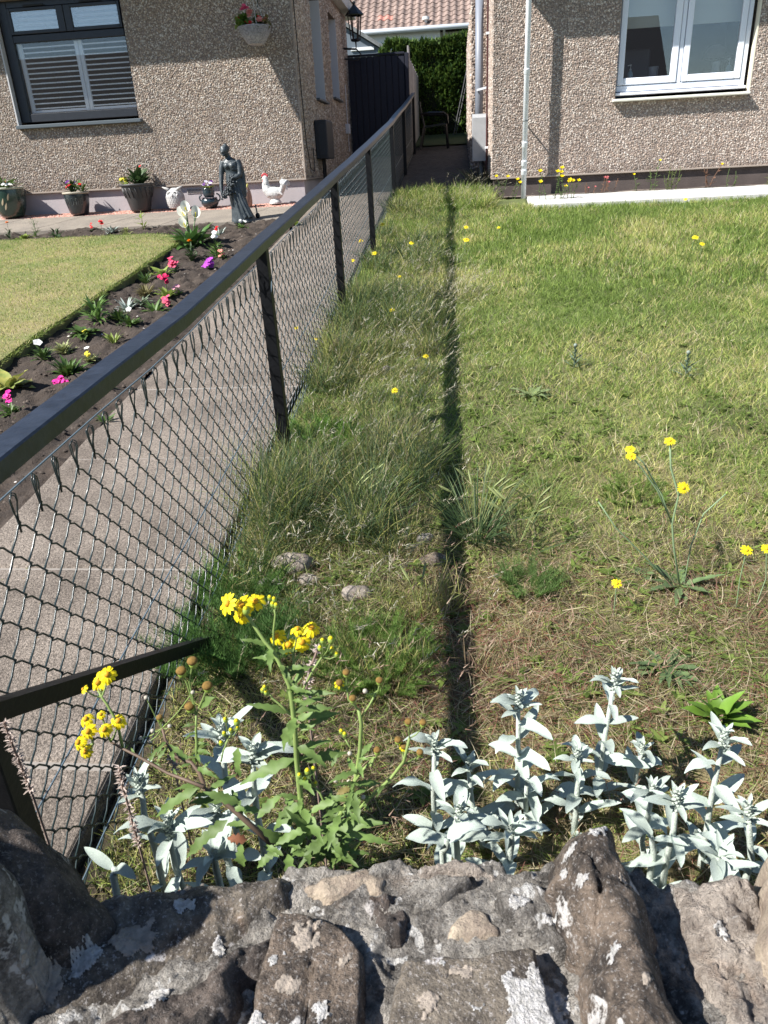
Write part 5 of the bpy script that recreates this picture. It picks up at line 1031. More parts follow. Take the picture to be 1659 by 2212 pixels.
horsetail('bright horsetail clump at the foot of the nearest full fence post', 700, 965, .15, .17, 120, (.09, .17, .03), 1)
horsetail('dark feathery horsetail clump beside the lower end of the fence brace', 500, 1405, .17, .19, 150, (.06, .12, .03), 2)
horsetail('light green horsetail patch right of the ragwort flowers', 815, 1440, .17, .11, 170, (.11, .18, .04), 3)
horsetail('horsetail clump against the fence mesh, behind the top ragwort blooms', 520, 1270, .12, .16, 90, (.08, .15, .035), 4)
horsetail('small horsetail tuft in the lawn close to the tall barley grass', 1140, 1270, .08, .12, 50, (.085, .14, .04), 5)
horsetail('pale horsetail tuft in the lawn below the pair of yellow catsear heads', 1370, 1075, .12, .07, 80, (.12, .18, .04), 6)
# ---------------------------------------------------------------- tall grass tufts
def tuft(label, u, v, n, hgt, w, tone, ears=0, spread=.05, seed=0, lean=.45, cat='grass'):
    g = onG(u, v); c0 = gp(g.x, g.y); t = thing('grass_tuft', label, cat, c0, 'tall grass tufts'); rg = np.random.default_rng(seed); a = rg.uniform(0, 6.28, n); r = spread * np.sqrt(rg.random(n))
    B = np.stack([c0.x + r * np.cos(a), c0.y + r * np.sin(a), np.full(n, c0.z - .01)], 1); ln = np.abs(rg.normal(0, lean, n)) + .08; D = unit(np.stack([np.cos(a) * ln, np.sin(a) * ln, np.ones(n)], 1)); bm = rg.uniform(.1, .6, n)
    bend = np.stack([np.cos(a) * bm, np.sin(a) * bm, -bm * .5], 1); tone = np.array(tone); col = tone[rg.integers(0, len(tone), n)] * rg.uniform(.75, 1.25, (n, 1)); V, F, C = join_blades([blades(B, D, bend, hgt * rg.uniform(.45, 1.1, n), w * rg.uniform(.7, 1.2, n), col, 4)])
    np_mesh('blades', V, F, grassM, t, C, smooth=False)
    earM = mat('barley_ear', (.26, .30, .12), .7, trans=.2, rnd=.25)
    for k in range(ears):
        a1 = rg.uniform(-.6, 3.6); l1 = rg.uniform(.15, .7); d = Vector((cos(a1) * l1, sin(a1) * l1 * .6, 1)).normalized(); p0 = c0; p1 = c0 + d * hgt * rg.uniform(.6, .9); p2 = p1 + (d + Vector((cos(a1) * .5, sin(a1) * .4, -.3))).normalized() * .06
        b = MB(); b.tube([p0, p0.lerp(p1, .5) + Vector((0, 0, .01)), p1], .0013, 4); o = b.build('stalk', mat('grass_stalk', (.20, .24, .09), .7), t); e = (p2 - p1); b = MB(); b.tube([p1, p1 + e * .3, p1 + e * .75, p2], [.002, .0045, .0042, .001], 5)
        for j in range(16):
            q = p1 + e * (j / 16); q2 = rg.uniform(0, 6.28); dd = (e.normalized() * 1.6 + Vector((cos(q2), sin(q2), sin(q2 * 1.7))) * .35).normalized(); b.leaf(basis(dd, (0, 0, 1), q), .035, .0012, 1, fold=0, droop=.1)
        b.build('ear', earM, t)
    return t
BLUEG = [(.075, .125, .055), (.10, .15, .065), (.06, .10, .04), (.14, .19, .08)]
tuft('tall blue-green barley grass tuft standing in the rail shadow', 1030, 1160, 130, .30, .0060, BLUEG, 7, .07, 1, .4)
tuft('bushy barley grass between the fence post foot and the white rubble', 760, 1120, 190, .25, .0050, BLUEG + [(.16, .18, .06)], 5, .20, 2, .5)
tuft('dry tawny grass tuft growing through the fence mesh beside the nearest full post', 575, 1060, 90, .22, .0035, [(.30, .24, .11), (.20, .19, .07), (.12, .15, .05)], 0, .06, 3, .5)
tuft('leaning barley stalks right of the tall blue-green tuft', 1120, 1180, 40, .26, .0045, BLUEG, 6, .08, 4, .9)
tuft('grass tuft with pale seed heads at the foot of the second full fence post', 790, 720, 130, .30, .0045, [(.13, .17, .05), (.24, .23, .10), (.09, .12, .035)], 0, .18, 5, .6)
tuft('short green grass tuft in front of the bare straw patch', 905, 1330, 40, .16, .0040, [(.15, .19, .06), (.20, .21, .08)], 2, .05, 6, .4)
tuft('weedy grass tuft against the left corner of the right-hand house', 1045, 402, 110, .38, .0075, [(.10, .14, .05), (.22, .20, .09), (.13, .12, .05)], 0, .22, 7, .5)
DK = [(.055, .085, .035), (.085, .12, .045), (.12, .15, .06), (.24, .21, .10)]
for k_, (lab, u, v, n, hg, w, tn, sd) in enumerate([
    ('dark ragged grass tuft at the foot of the first full fence post', 640, 1010, 120, .24, .0045, DK, .08), ('ragged grass tuft against the mesh midway between the first and second full posts', 700, 830, 120, .26, .0050, DK, .12), ('dark grass tuft hard by the second full post foot', 765, 715, 120, .26, .0055, DK, .12),
    ('straw-tipped grass tuft right of the second full post', 860, 680, 130, .24, .0055, [(.30, .26, .13), (.12, .15, .06), (.20, .20, .09)], .22), ('grass tuft at the foot of the third full post', 822, 565, 110, .24, .007, DK, .14), ('grass tuft right of the third full post', 900, 555, 110, .20, .007, BLUEG, .22), ('grass tuft by the fourth full post', 862, 455, 100, .26, .009, DK, .2),
    ('grass tuft in the rail shadow, well beyond the barley grass', 990, 640, 100, .16, .0055, [(.36, .33, .19), (.20, .21, .09), (.13, .16, .06)], .16), ('grass tuft above the pale rubble lumps', 690, 1150, 110, .20, .0045, BLUEG, .12), ('thin grass tuft at the near end of the rail shadow', 1010, 1480, 80, .15, .0032, [(.30, .22, .13), (.22, .14, .10), (.18, .18, .08)], .09),
    ('reddish dry grass patch below the catsear plant', 1560, 1330, 150, .11, .0032, [(.24, .13, .10), (.30, .20, .14), (.20, .10, .08)], .17), ('reddish dry grass patch at the near end of the lawn', 1130, 1480, 150, .12, .0030, [(.26, .16, .11), (.34, .25, .16), (.20, .11, .08)], .16), ('soft green grass tuft left of the catsear rosette', 1180, 1080, 90, .13, .0040, [(.13, .19, .05), (.18, .23, .07)], .10)]): tuft(lab, u, v, n, hg, w, tn, 0, sd, 20 + k_, .6)
# ---------------------------------------------------------------- leafy weeds in the lawn
dockM = mat('dock_leaf', (.14, .25, .035), .45, spec=.45, var=.15, vs=30, trans=.25, rnd=.15)
def rosette(name, label, cat, u, v, n, L, W, el0, el1, m, seed, tooth=0, droop=.5, group=None, x=None):
    rr = random.Random(seed); g = onG(u, v); c0 = gp(g.x, g.y) + Vector((0, 0, .008)); t = thing(name, label, cat, c0, group)
    for k in range(n):
        a = k * 2.4 + rr.uniform(-.3, .3); el = el0 + (el1 - el0) * k / n; d = Vector((cos(a) * cos(el), sin(a) * cos(el), sin(el))); b = MB(); b.leaf(basis(d, (0, 0, 1), c0 + d * .004), L * rr.uniform(.7, 1.15), W * rr.uniform(.8, 1.15), 8 if not tooth else 9, fold=.3, droop=droop * rr.uniform(.6, 1.4), tooth=tooth, wave=.2); b.build('leaf', m, t, smooth=True)
    return t
rosette('dock_plant', 'bright glossy green leafy plant at the right, behind the lamb\'s ears', 'plant', 1550, 1560, 22, .10, .036, .35, 1.25, dockM, 1)
catM = mat('catsear_leaf', (.10, .15, .06), .6, var=.25, vs=40, trans=.2, rnd=.3); hawkS = mat('hawkbit_stem', (.20, .28, .15), .6)
def flowerstalk(t, pts, Y, r=.0034): P = [onY(u, v, Y + dy) for u, v, dy in pts]; b = MB(); b.tube(P, r, 5); b.build('stem', hawkS, t, smooth=True); return P
hp = petM
def yhead(c, r, t, n=(-.1, -.45, .9)): return head(c, r, n, t, .15, 18, .20, dm=mat('disc_gold', (.72, .40, .01), .8), dr=.28)
t = rosette('catsear_plant', 'tall branching catsear with a flat leaf rosette and several yellow heads', 'plant', 1468, 1272, 15, .13, .030, .0, .5, catM, 3, .35, .35); Y = WL[t.name].y
P = flowerstalk(t, [(1470, 1275, 0), (1455, 1180, 0), (1452, 1130, 0), (1466, 1070, 0), (1449, 1010, .02), (1447, 952, .02)], Y); yhead(P[-1], .019, t)
P = flowerstalk(t, [(1452, 1130, 0), (1420, 1060, 0), (1385, 1010, 0), (1363, 985, 0)], Y, .0026); yhead(P[-1], .017, t)
P2 = flowerstalk(t, [(1452, 1135, 0), (1430, 1070, .03), (1390, 1000, .03), (1361, 970, .03)], Y, .0026); yhead(P2[-1], .017, t)
P = flowerstalk(t, [(1466, 1072, 0), (1472, 1060, -.02), (1476, 1054, -.03)], Y, .0026); yhead(P[-1], .021, t, (.1, -.8, .5))
P = flowerstalk(t, [(1478, 1260, 0), (1492, 1180, .05), (1520, 1110, .05), (1570, 1065, .05)], Y, .0024); bud(P[-1], t, .005, False)
P = flowerstalk(t, [(1458, 1270, 0), (1400, 1210, -.03), (1330, 1140, -.03), (1290, 1080, -.03)], Y, .0024); bud(P[-1], t, .005, False)
rosette('catsear_rosette', 'flat spreading leaf rosette with a reddish leaf, below the tall branching catsear', 'plant', 1440, 1450, 18, .12, .024, .02, .4, catM, 4, .35, .4)
rosette('plantain', 'small broad-leaved weed on the bare patch left of the catsear', 'plant', 1385, 1245, 7, .06, .026, .1, .5, catM, 5)
rosette('thistle_rosette', 'pale green weed rosette in the middle of the lawn', 'plant', 1150, 860, 14, .13, .035, .1, .6, mat('weed_pale', (.17, .22, .09), .6, trans=.2), 6, .4)
for lab, u, v, h in [('small grey-green thistle standing in the lawn left of its twin', 1243, 745, .14), ('small grey-green thistle standing in the lawn near the right, taller twin', 1487, 762, .15)]:
    g = onG(u, v, h); c0 = gp(g.x, g.y); t = thing('thistle', lab, 'plant', c0, 'young thistles in the lawn'); thM = mat('thistle_green', (.12, .17, .11), .7, trans=.15); top = c0 + Vector((0, 0, h)); b = MB(); b.tube([c0, top], .004, 5); b.build('stem', thM, t); b = MB()
    for k in range(22):
        a = k * 2.4; f = k / 22; b.leaf(basis((cos(a), sin(a), .4 + f), (0, 0, 1), c0.lerp(top, .05 + .85 * f)), (.10 if k < 9 else .045) * (1 - .5 * f), .018, 7, tooth=.5, droop=.4)
    b.build('leaves', thM, t); b = MB(); b.ball(top, .011, 8, 6); b.build('flower_bud', mat('thistle_bud', (.22, .26, .22), .8), t, smooth=True)
# single yellow heads on wiry stems through the grass
for lab, u, v, h, r in [
    ('yellow flower on a thin stem left of the catsear plant', 1332, 1262, .12, .018), ('yellow catsear head at the right edge, left of two', 1612, 1192, .22, .020), ('yellow catsear head cut by the right edge of the picture', 1655, 1190, .22, .018),
    ('yellow flower beside the third full fence post', 826, 482, .25, .028), ('yellow flower seen through the mesh left of the third full post', 779, 519, .22, .026), ('yellow flower at the foot of the third full fence post', 809, 548, .18, .026), ('yellow flower in the long grass right of the third full post', 889, 526, .22, .024),
    ('yellow flower just right of the rail shadow, the upper of two', 1007, 491, .18, .024), ('yellow flower just right of the rail shadow, the lower of two', 1007, 520, .15, .032), ('tiny yellow flower in the far lawn right of the rail shadow', 1077, 492, .12, .018),
    ('yellow flower behind the mesh just left of the second full post', 762, 566, .2, .020), ('yellow flower through the mesh between the first and second full posts, lower left', 640, 709, .2, .014), ('yellow flower through the mesh close to the second full post foot', 683, 732, .16, .013), ('yellow flower low in the verge grass near the pale stones', 920, 769, .12, .019), ('half-closed yellow flower in the verge opposite the first full post', 852, 841, .12, .020),
    ('orange-yellow flower in the dark tuft by the second full post', 847, 671, .14, .020), ('small yellow flower among the verge seed heads', 863, 600, .16, .015), ('upper yellow flower of the pair in the far right lawn', 1502, 514, .14, .030), ('lower yellow flower of the pair in the far right lawn', 1517, 527, .12, .024), ('yellow flower at the grass edge below the white sill window', 1481, 430, .16, .022)]:
    g = onG(u, v, h); c0 = gp(g.x, g.y); top = c0 + Vector((0, 0, h)); t = thing('hawkbit_flower', lab, 'flower', c0, 'single yellow flowers in the grass')
    b = MB(); b.tube([c0, c0.lerp(top, .5) + Vector((random.uniform(-.02, .02), 0, 0)), top], .0016, 4); b.build('stem', hawkS, t); head(top, r, (random.uniform(-.2, .2), -.5, .8), t, .2, 12, .30, dm=mat('disc_gold'), dr=.3)
# weeds along the right-hand house
def wallweed(label, u, v, h, n, m, fl, seed, r=.03):
    rr = random.Random(seed); g = onG(u, v); c0 = Vector((g.x, min(g.y, 10.95), max(gp(g.x, 10.2).z, 1.12 if g.x > .9 else .9))); t = thing('wall_weed', label, 'plant', c0, 'weeds along the foot of the right-hand house'); b = MB(); tops = []
    for k in range(n):
        a = rr.uniform(0, 6.28); q = c0 + Vector((cos(a) * r, sin(a) * r * .5, 0)); d = Vector((rr.uniform(-.4, .4), rr.uniform(-.3, .1), 1)); e = q + d * h * rr.uniform(.6, 1.05); b.tube([q, q.lerp(e, .5) + Vector((rr.uniform(-.02, .02), 0, 0)), e], .0035, 4); tops.append(e)
        for j in range(6): f = rr.uniform(.1, .85); aa = rr.uniform(0, 6.28); b.leaf(basis((cos(aa), sin(aa), .5), (0, 0, 1), q.lerp(e, f)), h * .22, h * .07, 3, droop=.5)
    b.build('stems', m, t)
    for e in tops[:fl[0]]:
        b = MB()
        for k in range(5):
            a = 2 * pi * k / 5; b.leaf(basis((cos(a), -.5 + sin(a) * .6, .5 + .3 * sin(a)), (0, -1, .5), e), fl[2], fl[2] * .8, 3, droop=.1)
        b.build('flower', fl[1], t)
    return t
wgM = mat('weed_green', (.10, .15, .05), .6, trans=.2, rnd=.2); pinkM = mat('petal_pink', (.55, .16, .16), .6, trans=.2)
wallweed('yellow-flowered weed at the left corner of the right-hand house', 1095, 420, .36, 5, wgM, (4, petM, .030), 1, .10)
wallweed('yellow-flowered weed right of the white downpipe, the tallest one', 1190, 428, .36, 7, wgM, (7, petM, .034), 2, .14)
wallweed('yellow-flowered weed right of the tallest one by the downpipe', 1225, 428, .24, 4, wgM, (4, petM, .030), 3, .08)
wallweed('small reddish weed on the gravel margin nearest the yellow weeds', 1268, 402, .16, 4, mat('weed_reddish', (.20, .11, .07), .7, trans=.2), (2, pinkM, .018), 4, .06)
wallweed('pink-flowered weed in the middle of the gravel margin', 1305, 400, .22, 5, mat('weed_reddish'), (4, pinkM, .022), 5, .10)
wallweed('feathery green weed under the left end of the white window', 1440, 392, .30, 7, mat('weed_fern', (.13, .17, .05), .6, trans=.2), (0, petM, .02), 6, .07)
wallweed('thin leggy weed with tiny yellow flowers under the window', 1385, 400, .38, 4, wgM, (2, petM, .022), 7, .14)
wallweed('leggy brownish weed under the right pane of the window', 1512, 388, .34, 3, mat('weed_reddish'), (1, petM, .022), 8, .05)
wallweed('grey-leaved weed right of the leggy brownish one', 1560, 385, .26, 3, wgM, (0, petM, .02), 9, .05)
wallweed('feathery green weed near the right edge of the picture', 1645, 380, .30, 7, mat('weed_fern'), (0, petM, .02), 10, .08)
# pale rubble lumps in the verge
for lab, u, v, w_, m in [('lump of pale rubble by the fence foot, the larger one', 628, 1225, .085, R_pale), ('small pale rubble lump leaning on the larger one', 668, 1255, .045, R_pale), ('pale grey stone chip half hidden in the barley grass', 918, 1168, .04, R_mort), ('bluish stone at the foot of the fence mesh', 588, 1262, .05, R_mort), ('white stone chip in the verge above the small flower', 838, 800, .05, R_mort), ('flat pale stone showing through bare soil near the tawny tuft', 770, 1290, .05, R_pale), ('brown earthy stone at the edge of the bare straw patch', 935, 1215, .045, R_brown), ('small grey stone chip below the first full post', 650, 1075, .035, R_mort)]:
    g = onG(u, v); c0 = gp(g.x, g.y); b = MB(); b.ball((c0.x, c0.y, c0.z + w_ * .25), (w_, w_ * .7, w_ * .5), 14, 9); b.v = [tuple(Vector(q) + (Vector(q) - Vector((c0.x, c0.y, c0.z + w_ * .25))) * .35 * float(fbm(np.array([q[0]]), np.array([q[1]]), np.array([q[2]]), 1.0 / w_, 3, 5)[0])) for q in b.v]
    tag(b.build('rubble_lump', m, None, True, loc=c0), lab, 'stone', 'rubble lumps in the verge')
# ================================================================== LEFT GARDEN: BEDDING PLANTS
def sp(u, v):
    g = onG(u, v); return Vector((g.x, g.y, float(soil_h(np.array([g.x]), np.array([g.y]))[0]) - .006))
LG = mat('bedding_green', (.085, .15, .035), .5, spec=.4, trans=.2, rnd=.25); LD = mat('bedding_dark', (.045, .085, .03), .5, spec=.4, trans=.15, rnd=.2); LP = mat('bedding_pale', (.24, .31, .07), .55, trans=.25, rnd=.15)
LS = mat('bedding_silver', (.36, .41, .37), .9, rnd=.1); LV = mat('bedding_variegated', (.16, .20, .06), .55, col2=(.42, .42, .20), vs=70, trans=.2); LB = mat('bedding_brownish', (.17, .15, .06), .7, trans=.2)
FLW = {k: mat('bloom_' + k, c, .55, trans=.2, spec=.25, var=.15, vs=60) for k, c in dict(magenta=(.72, .03, .30), crimson=(.55, .015, .10), pink=(.80, .16, .24), rose=(.78, .10, .20), salmon=(.75, .28, .22), red=(.62, .015, .02), orange=(.90, .30, .01), white=(.82, .82, .78), yellow=(.80, .68, .06), purple=(.09, .015, .16), violet=(.45, .08, .50), lilac=(.62, .58, .70), palepink=(.75, .35, .42)).items()}
GRP = 'bedding plants in the left garden'
def blossom(b, c, r, rr, n=5, nrm=None):
    nrm = Vector(nrm or (rr.uniform(-.4, .4), rr.uniform(-.9, -.2), .8)).normalized(); x = nrm.orthogonal().normalized(); y = nrm.cross(x); a0 = rr.uniform(0, 6)
    for k in range(n):
        a = a0 + 2 * pi * k / n; d = x * cos(a) + y * sin(a) + nrm * .25; b.leaf(basis(d, nrm, c), r, r * 1.0, 3, fold=.1, droop=.3, prof=lambda t: (.4, .9, 1.0, .6)[min(3, int(t * 3.01))])
def bplant(label, u, v, n, L, W, el, m, flowers=(), seed=0, stemh=0.0, name='bedding_plant', spread=.25, droop=.5, tooth=0, base=None, cat='plant', group=GRP):
    """a clump of leaves with optional blooms: flowers = (colour, count, radius, height, spread)"""
    rr = random.Random(seed); c0 = base if base is not None else sp(u, v); t = thing(name, label, cat, c0, group); b = MB()
    for k in range(n):
        a = k * 2.4 + rr.uniform(-.4, .4); e = rr.uniform(*el); f = rr.random(); q = c0 + Vector((cos(a), sin(a), 0)) * L * spread * rr.random() + Vector((0, 0, stemh * f)); l = 1.12 * L * rr.uniform(.65, 1.15) * (1 - .45 * f * (stemh > 0))
        b.leaf(basis((cos(a) * cos(e), sin(a) * cos(e), sin(e)), (0, 0, 1), q), l, W * l / L * rr.uniform(.85, 1.15), 5 if not tooth else 7, fold=.3, droop=droop * rr.uniform(.5, 1.4), tooth=tooth, wave=.2)
    if stemh: b.tube([c0, c0 + Vector((rr.uniform(-.01, .01), 0, stemh))], .004, 5)
    b.build('foliage', m, t, smooth=True)
    for colr, cnt, r, h, s in flowers:
        for k in range(cnt):
            c = c0 + Vector((rr.uniform(-s, s), rr.uniform(-s, s) * .7, h * rr.uniform(.8, 1.15))); b = MB(); r = r * .80 if k == 0 and cnt < 3 else r * .92
            if colr == 'orange':
                for j in range(26): q = j * 2.4; e2 = .2 + 1.2 * j / 26; b.leaf(basis((cos(q) * cos(e2), sin(q) * cos(e2), sin(e2)), (0, 0, 1), c), r * (1 - .3 * j / 26), r * .6, 2, fold=.2, droop=.6)
            elif colr in ('magenta', 'crimson', 'pink', 'rose', 'red', 'violet', 'salmon'):
                for j in range(8): q = Vector((rr.gauss(0, .55), rr.gauss(0, .45), rr.gauss(0, .5))) * r; blossom(b, c + q, r * .62, rr)
            else: blossom(b, c, r, rr)
            b.build('flower', FLW[colr], t)
            b = MB(); b.tube([c0, c - Vector((0, 0, r * .3))], .0022, 4, cap=False); b.build('flower_stalk', LG, t)
    return t
G3 = lambda x, y: cr(x, y, 0, 500, 2.592)
G4 = lambda x, y: cr(x, y, 0, 860, 4.147)
bplant('orange marigold at the far left corner of the bed, by the paving', *G3(75, 450), 34, .08, .022, (.1, 1.2), LD, [('orange', 1, .040, .19, .01)], 1, .12, 'marigold')
bplant('low pale-leaved rosette between the marigold and the tall spiky seedling', *G3(180, 462), 16, .10, .045, (.1, .8), LP, (), 2)
bplant('tall feathery spiky seedling in the bed along the paving', *G3(270, 440), 40, .09, .014, (.2, 1.0), LG, (), 3, .26)
bplant('leafy clump in the bed directly in front of the second pot', *G3(420, 462), 26, .13, .03, (.2, 1.1), LD, (), 4, .10)
bplant('small low plant with a single red bloom, left of the brighter red one', *G3(676, 402), 10, .05, .02, (.1, .9), LD, [('red', 1, .028, .05, .01)], 5)
bplant('low plant with a bright red bloom at the edge of the paving', *G3(745, 400), 12, .06, .022, (.1, .9), LD, [('red', 1, .042, .11, .01)], 6)
bplant('silver-leaved edging plant right of the bright red bloom', *G3(822, 410), 46, .11, .014, (.1, 1.1), LS, (), 7)
bplant('cream variegated clump beside the silver edging plant', *G3(925, 425), 40, .09, .028, (.1, 1.2), LV, (), 8, .08)
bplant('leggy young plant with curling leaves below the dark grey pot', *G3(1045, 385), 10, .13, .035, (.4, 1.2), LP, (), 9, .22)
bplant('tiny sprout alone on the soil at the lawn corner', *G3(1130, 490), 7, .08, .025, (.4, 1.1), LG, (), 10)
t = bplant('calla lily with large white trumpet flowers in front of the statue', *G3(1400, 505), 60, .30, .085, (.25, 1.2), mat('calla_leaf', (.075, .155, .04), .35, spec=.5, trans=.15, rnd=.1), (), 11, .10, 'calla_lily', .35, .9)
c0 = WL[t.name]
for (x, y), tw_ in [((1335, 262), -.8), ((1425, 265), .7), ((1345, 342), -.5), ((1352, 228), .2)]:
    Yc = c0.y + .02; c = onY(*G3(x, y), Yc); b = MB(); r = .037; d = Vector((tw_ * .5, -.35, .9)).normalized(); xx = d.orthogonal().normalized(); yy = d.cross(xx); vs = []; n_ = 14
    for i in range(6):
        f = i / 5; R_ = .012 + r * f ** 2.1; 
        for j in range(n_): a = 2 * pi * j / n_; lip = .045 * f * f * (cos(a - 1.2)); vs.append(c + d * (-.07 + .10 * f + lip) + (xx * cos(a) + yy * sin(a)) * R_)
    b.add(vs, [(i * n_ + j, i * n_ + (j + 1) % n_, (i + 1) * n_ + (j + 1) % n_, (i + 1) * n_ + j) for i in range(5) for j in range(n_)]); o = b.build('flower', mat('calla_white', (.80, .80, .72), .5, trans=.15), t, smooth=True)
    b = MB(); b.tube([c - d * .05, c + d * .02], .006, 6); b.build('spadix', FLW['yellow'], o); b = MB(); b.tube([c0, c0.lerp(c, .6) + Vector((0, 0, .02)), c - d * .07], .008, 6); b.build('flower_stalk', LG, t)
bplant('orange marigold in front of the calla lily', *G3(1402, 600), 46, .11, .026, (.1, 1.2), LD, [('orange', 1, .040, .25, .01)], 12, .16, 'marigold')
bplant('silver-leaved plant with a red bloom at the feet of the statue', *G3(1600, 412), 44, .12, .014, (.1, 1.1), LS, [('red', 1, .036, .09, .03)], 13)
bplant('leafy plant with a white snapdragon bloom, right of the marigold by the lily', *G3(1585, 580), 46, .13, .022, (.2, 1.2), LG, [('white', 3, .034, .24, .012)], 14, .14)
bplant('white-flowered plant beside the base of the statue', *cr(590, 1310, 560, 380, 4.879), 26, .08, .025, (.2, 1.1), LG, [('white', 4, .020, .08, .05)], 15)
bplant('white pansy clump close behind the fence rail', *cr(1340, 1260, 560, 380, 4.879), 16, .07, .03, (.2, 1.0), LP, [('white', 3, .036, .07, .05)], 16)
bplant('violet-pink bloom just behind the fence rail', *G3(1520, 668), 12, .08, .022, (.2, .9), LG, [('violet', 2, .060, .07, .04)], 17)
bplant('salmon bloom peeping over the fence rail', *G3(1625, 590), 8, .07, .02, (.2, .9), LG, [('salmon', 1, .038, .07, .01)], 18)
bplant('rose-pink double bloom nearest the lawn corner', *G3(1275, 712), 14, .09, .022, (.2, 1.0), LD, [('rose', 2, .045, .08, .03)], 19)
bplant('pale green primrose-like rosette left of the rose-pink bloom', *G3(1190, 742), 15, .12, .05, (.3, 1.0), LP, (), 20)
bplant('brownish clump at the lawn edge, upper of two', *G3(1098, 690), 10, .10, .022, (.3, 1.2), LB, (), 21)
bplant('brown and green dying-back clump midway along the lawn edge', *G3(1060, 850), 60, .12, .020, (.1, 1.2), LB, (), 22, .05)
bplant('fresh green spikes growing above the dying-back clump', *G3(1060, 760), 26, .12, .018, (.7, 1.4), LG, (), 23)
bplant('crimson bloom with fresh leaves, middle of the row along the rail', *G3(1222, 860), 26, .10, .035, (.2, 1.0), LP, [('crimson', 2, .042, .14, .03)], 24)
bplant('pink bloom half hidden by the rail below the crimson one', *G3(1218, 905), 8, .06, .02, (.2, .9), LG, [('rose', 1, .046, .05, .02)], 25)
bplant('palest pink bloom at the rail, right of the crimson one', *G3(1305, 850), 8, .06, .02, (.2, .9), LG, [('palepink', 2, .030, .07, .03)], 26)
bplant('silver-leaved clump between the leafy tall plant and the rail', *G3(930, 960), 50, .11, .014, (.2, 1.2), LS, (), 27)
bplant('mid-green clump with narrow leaves right of the silver clump', *G3(1130, 960), 40, .11, .020, (.2, 1.1), LG, (), 28)
bplant('low grey-green clump between the silver one and its green neighbour', *G3(1040, 935), 26, .09, .020, (.1, .9), mat('bedding_greygreen', (.16, .21, .13), .7, trans=.15), (), 29)
bplant('tall leafy green plant with long narrow leaves beside the lawn edge', *G4(1150, 230), 56, .16, .026, (.2, 1.3), mat('bedding_bright', (.12, .21, .05), .42, spec=.5, trans=.2), (), 30, .16, droop=.8)
bplant('fine-leaved green clump right of the tall leafy plant', *G4(1400, 210), 70, .12, .012, (.2, 1.2), LG, (), 31, .04)
bplant('spreading plant with one yellowed leaf on the soil', *G4(985, 380), 34, .10, .040, (.05, .7), LG, [('yellow', 1, .035, .015, .03)], 32)
bplant('white-flowered green clump cut off by the rail', *G4(1530, 270), 34, .09, .026, (.2, 1.1), LG, [('white', 1, .030, .12, .01)], 33)
bplant('small grassy tuft beside the rail', *G4(1325, 440), 18, .09, .018, (.6, 1.3), LP, (), 34)
bplant('cream and bronze variegated clump at the lower lawn edge', *G4(740, 530), 60, .10, .030, (.1, 1.1), LV, (), 35, .04)
bplant('green clump carrying one white bloom, below the variegated one', *G4(535, 710), 44, .10, .024, (.2, 1.2), LG, [('white', 1, .040, .12, .02)], 36, .05)
bplant('thick tuft of upright spoon-shaped leaves with a magenta bloom at the rail', *G4(805, 800), 74, .12, .026, (.4, 1.3), LG, [('magenta', 1, .036, .02, .01)], 37)
bplant('yellow and white viola beside the rail', *G4(1050, 620), 30, .06, .022, (.2, 1.1), LV, [('yellow', 3, .022, .05, .03), ('white', 1, .026, .10, .01)], 38)
bplant('magenta bloom resting against the rail below the thick tuft', *G4(745, 925), 5, .05, .016, (.2, .9), LG, [('magenta', 2, .036, .03, .02)], 39)
bplant('yellowing primrose with a dried flower stalk at the left edge', *G4(110, 1000), 18, .15, .075, (.1, .9), mat('leaf_yellowing', (.42, .40, .10), .6, trans=.2, col2=(.22, .28, .07), vs=18), [('palepink', 1, .014, .03, .05)], 40, 0, 'primrose')
bplant('small wilted plant right of the yellowing primrose', *G4(320, 910), 16, .06, .022, (.1, .9), LB, (), 41)
bplant('magenta pink in a low clump, lowest at the left edge', *G4(130, 1260), 50, .09, .022, (.2, 1.1), LG, [('magenta', 1, .036, .14, .01)], 42, .05)
for k, (x, y, lab) in enumerate([(1230, 1000, 'weed sprig through the bed edge under the rail, upper one'), (1240, 1390, 'weed sprig through the bed edge under the rail, middle one'), (1425, 1180, 'weed sprig on the path edge below the wire loops')]): bplant(lab, *G4(x, y), 14, .06, .016, (.2, 1.0), LG, (), 50 + k, name='weed')
bplant('wispy grass sprig at the foot of the lawn edge, lower left', *G4(190, 640), 16, .10, .004, (.3, 1.2), LP, (), 55, name='weed')

